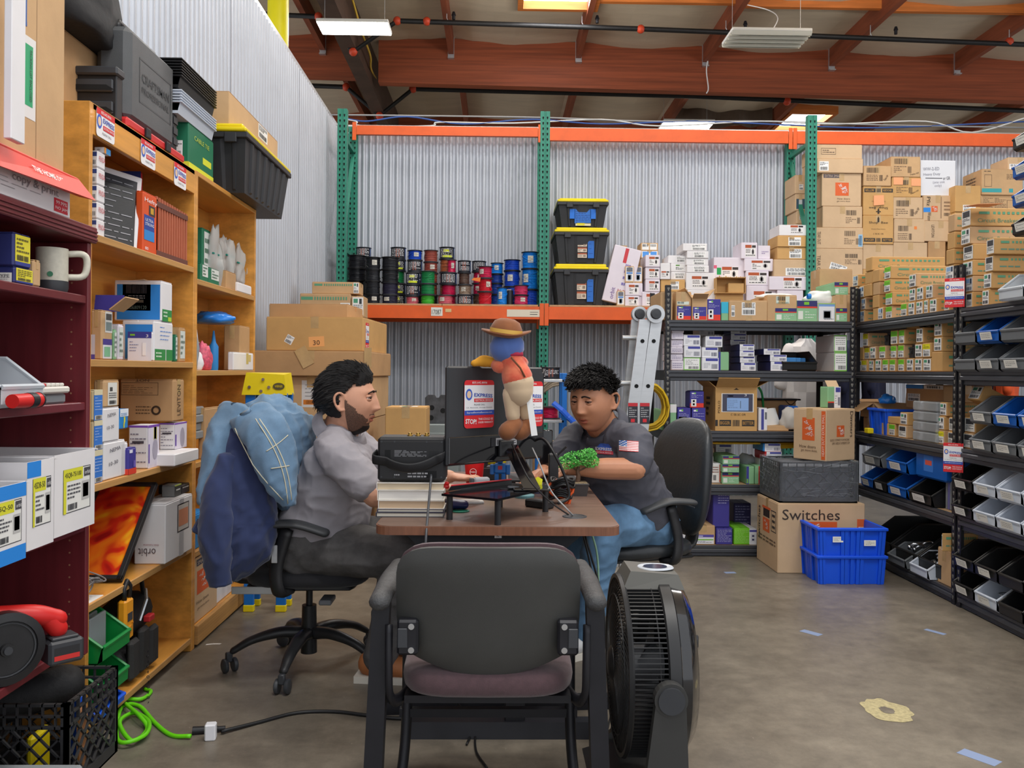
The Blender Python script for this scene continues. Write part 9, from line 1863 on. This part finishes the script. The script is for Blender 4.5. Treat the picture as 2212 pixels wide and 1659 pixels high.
o,g=onto(s2_,1288,1325,957,980,lambda i,j:('b83a48' if j>7 else('3c60b8' if abs(i-5.5)<5.5-abs(j-4)*.5 else None)),'chest_emblem',12,12)
P0,P1,P2=g[0,6],g[12,6],g[6,0]
if P0 and P1 and P2 and o:
 u=(P1-P0).normalized();n_=u.cross((P2-(P0+P1)/2).normalized()).normalized();v=n_.cross(u);mt=Matrix((u,v,n_)).transposed().to_4x4()
 mt.translation=g[6,6]+n_*.006;txt(o,'EXPRESS',mt,(P1-P0).length*.95,.014,PAPER,.02);mt2=mt.copy();mt2.translation=g[6,10]+n_*.006;txt(o,'ELECTRICAL SERVICES',mt2,(P1-P0).length*.9,.006,PAPER)
# ---------------- jackets on the office chair
def cloth(name,label,rows,m,seed,wr,nn=64):
 """rows: (px, py, Y, half width px, half depth m)"""
 P=[aY(a,b,Y) for a,b,Y,w_,d in rows];mb=MB()
 Q=spline(P,12);R=[]
 for i in range(len(Q)):
  t=i/12;a=min(int(t),len(rows)-2);u=t-a;R.append(tuple((1-u)*p+u*q for p,q in zip((rows[a][3]/(FPX/rows[a][2]),rows[a][4]),(rows[a+1][3]/(FPX/rows[a+1][2]),rows[a+1][4]))))
 mb.tube([Q[0]+V((0,0,.012))]+Q,[(R[0][0]*.3,R[0][1]*.3)]+R,nn,0,True,(1,0,0))
 o=mb.build(name,m,smooth=True);tag(o,label,'jacket',None)
 bpy.context.view_layer.update()
 wrinkle(o,lambda p:.75*ridge(V((p.x+p.z*.35,p.y,p.z)),(13,13,3.5),seed)+.45*ridge(V((p.x-p.z*.5,p.y,p.z)),(26,26,9),seed+3),wr);return o
DEN=M('washed_denim',(104,134,162),.9,var=.18,scale=9,bump=.2,bscale=420,sheen=.2);NAV=M('navy_cotton_jacket',(46,57,96),.9,var=.1,scale=6,sheen=.3);STI=M('stitching',(206,200,176),.8)
o=cloth('denim_jacket','washed blue denim jacket draped over the back of the office chair',[(580,884,3.60,30,.08),(582,894,3.59,62,.16),(584,918,3.58,86,.20),(592,950,3.57,88,.21),(604,1000,3.56,68,.20),(618,1050,3.55,44,.17),(630,1086,3.55,22,.12)],DEN,3,.017)
cloth('denim_sleeve','x',[(520,890,3.44,44,.07),(492,930,3.38,38,.06),(468,975,3.33,28,.045),(452,1030,3.29,20,.035),(438,1090,3.27,11,.02)],DEN,6,.010,32).parent=o
cloth('denim_front','x',[(544,900,3.34,46,.06),(566,928,3.29,50,.05),(586,965,3.27,48,.045),(602,1020,3.26,40,.04),(616,1065,3.26,26,.03),(624,1092,3.26,12,.02)],DEN,8,.010,40).parent=o
q=fp=bpy.data.objects['denim_front'];q.name='front_panel';del q['label'];del q['category']
bpy.context.view_layer.update()
mb=MB()
for x0,y0,x1,y1,bend in((552,905,622,1088,16),(560,905,630,1080,16),(508,925,612,1080,-14),(575,975,622,940,3),(585,1012,625,1006,2)):
 pts=[aY(x0+(x1-x0)*k/12+bend*math.sin(PI*k/12),y0+(y1-y0)*k/12,1) for k in range(13)];pts=[V((0,0,EYE))+(p-V((0,0,EYE))) for p in pts];res=[]
 for p in pts:
  d=(p-V((0,0,EYE))).normalized();hit,loc,nr,_=fp.ray_cast(V((0,0,EYE)),d)
  if hit:res.append(loc+nr*.001)
 if len(res)>3:mb.tube(res,.0022,5)
if mb.f:mb.build('stitching',STI,o,smooth=True)
q=bpy.data.objects['denim_sleeve'];q.name='sleeve';del q['label'];del q['category']
o=cloth('navy_jacket','navy blue jacket hanging from the office chair under the denim one',[(528,905,3.42,20,.04),(526,950,3.38,40,.06),(522,1010,3.35,56,.075),(520,1070,3.34,68,.085),(516,1130,3.33,76,.085),(518,1170,3.32,72,.075),(508,1206,3.32,52,.06),(488,1236,3.32,28,.04)],NAV,9,.018)
q=cloth('navy_sleeve','x',[(492,985,3.30,20,.04),(474,1060,3.27,32,.05),(466,1130,3.25,36,.055),(470,1200,3.25,30,.045),(478,1264,3.26,24,.035)],NAV,12,.010,32);q.parent=o;q.name='sleeve';del q['label'];del q['category']
MB().box(-.03,.03,-.012,.012,-.03,.03,c=.008).build('cuff',NAV,o,mat=Matrix.Translation(aY(436,1140,3.27))@Matrix.Rotation(.5,4,'Y'))
# ---------------- soft doll hung over the monitor
Yp=3.06;a_=lambda x,y,Y=Yp:aY(x,y,Y)
SH=M('doll_shirt',(212,84,62),.9,rgb2=(232,134,96),scale=16,sheen=.3);FUR=M('doll_blue',(84,112,178),.9,sheen=.5);BRN=M('doll_brown',(132,80,46),.9,var=.1,scale=20,sheen=.2);BGE=M('doll_trousers',(204,178,146),.9,var=.05,sheen=.3)
o=MB().limb([a_(1104,776),a_(1118,818)],[.042,.055],18).build('plush_doll',SH,smooth=True);tag(o,'soft doll in brown hat hung over the top of the monitor, back turned','plush toy')
MB().limb([a_(1090,752),a_(1102,748)],[.055,.052],20).build('head',FUR,o,smooth=True)
h=a_(1092,726);R=Matrix.Translation(h)@Matrix.Rotation(.12,4,'Y')@Matrix.Rotation(.1,4,'X')
t=MB().lathe([(.055,-.004),(.088,.006),(.089,.012),(.06,.008),(.056,.012)],28);t.v=[(x,y,z+.02*(x/.089)**2*(1 if x>0 else .2)) for x,y,z in t.v];t.build('hat_brim',BRN,o,mat=R,smooth=True);MB().lathe([(.058,.008),(.056,.03),(.045,.052),(.025,.062),(0,.064)],26).build('hat_crown',BRN,o,mat=R,smooth=True);MB().lathe([(.0585,.012),(.0585,.026)],26).build('hat_band',M('hat_band',(214,176,84),.6),o,mat=R,smooth=True)
MB().lathe([(.036,-.004),(.044,0),(.043,.012),(.034,.014)],20).build('neckerchief',M('kerchief',(176,44,74),.8),o,mat=Matrix.Translation(a_(1104,768)),smooth=True)
MB().limb([a_(1120,824),a_(1122,848)],[.055,.05],18).build('trousers',BGE,o,smooth=True)
for x0,x1,yy,dY in((1104,1108,898,0),(1132,1136,896,.03)):
 MB().limb([a_(x0,850,Yp+dY),a_(x1,yy,Yp+dY)],[.031,.026],14).build('trouser_leg',BGE,o,smooth=True);MB().limb([a_(x1+4,918,Yp+dY),a_(x1-12,932,Yp+dY-.015)],[.030,.033],14).build('shoe',BRN,o,smooth=True)
MB().limb([a_(1092,788),a_(1078,792),a_(1070,786,Yp+.03)],[.026,.024,.02],12).build('sleeve',SH,o,smooth=True);MB().limb([a_(1068,784,Yp+.03),a_(1046,780,Yp+.03),a_(1024,785,Yp+.01)],[.018,.022,.012],12).build('mitten',M('mitten_orange',(216,152,44),.9),o,smooth=True);MB().limb([a_(1124,782,Yp+.02),a_(1130,784,Yp+.09)],[.024,.02],10).build('sleeve',SH,o,smooth=True)
MB().tube([a_(1104,772,Yp-.048),a_(1124,795,Yp-.056),a_(1134,815,Yp-.052)],(.002,.005),6).build('strap',BRN,o,smooth=True)
A0,A1=a_(1142,855,Yp-.02),a_(1154,942,Yp-.02);MB().hexa([A1+V((-.010,0,0)),A1+V((.012,0,.003)),A1+V((.012,.001,.003)),A1+V((-.010,.001,0))],[A0+V((-.010,0,0)),A0+V((.010,0,.01)),A0+V((.010,.001,.01)),A0+V((-.010,.001,0))]).build('care_label',PAPER,o,fix=True)
fit_all()
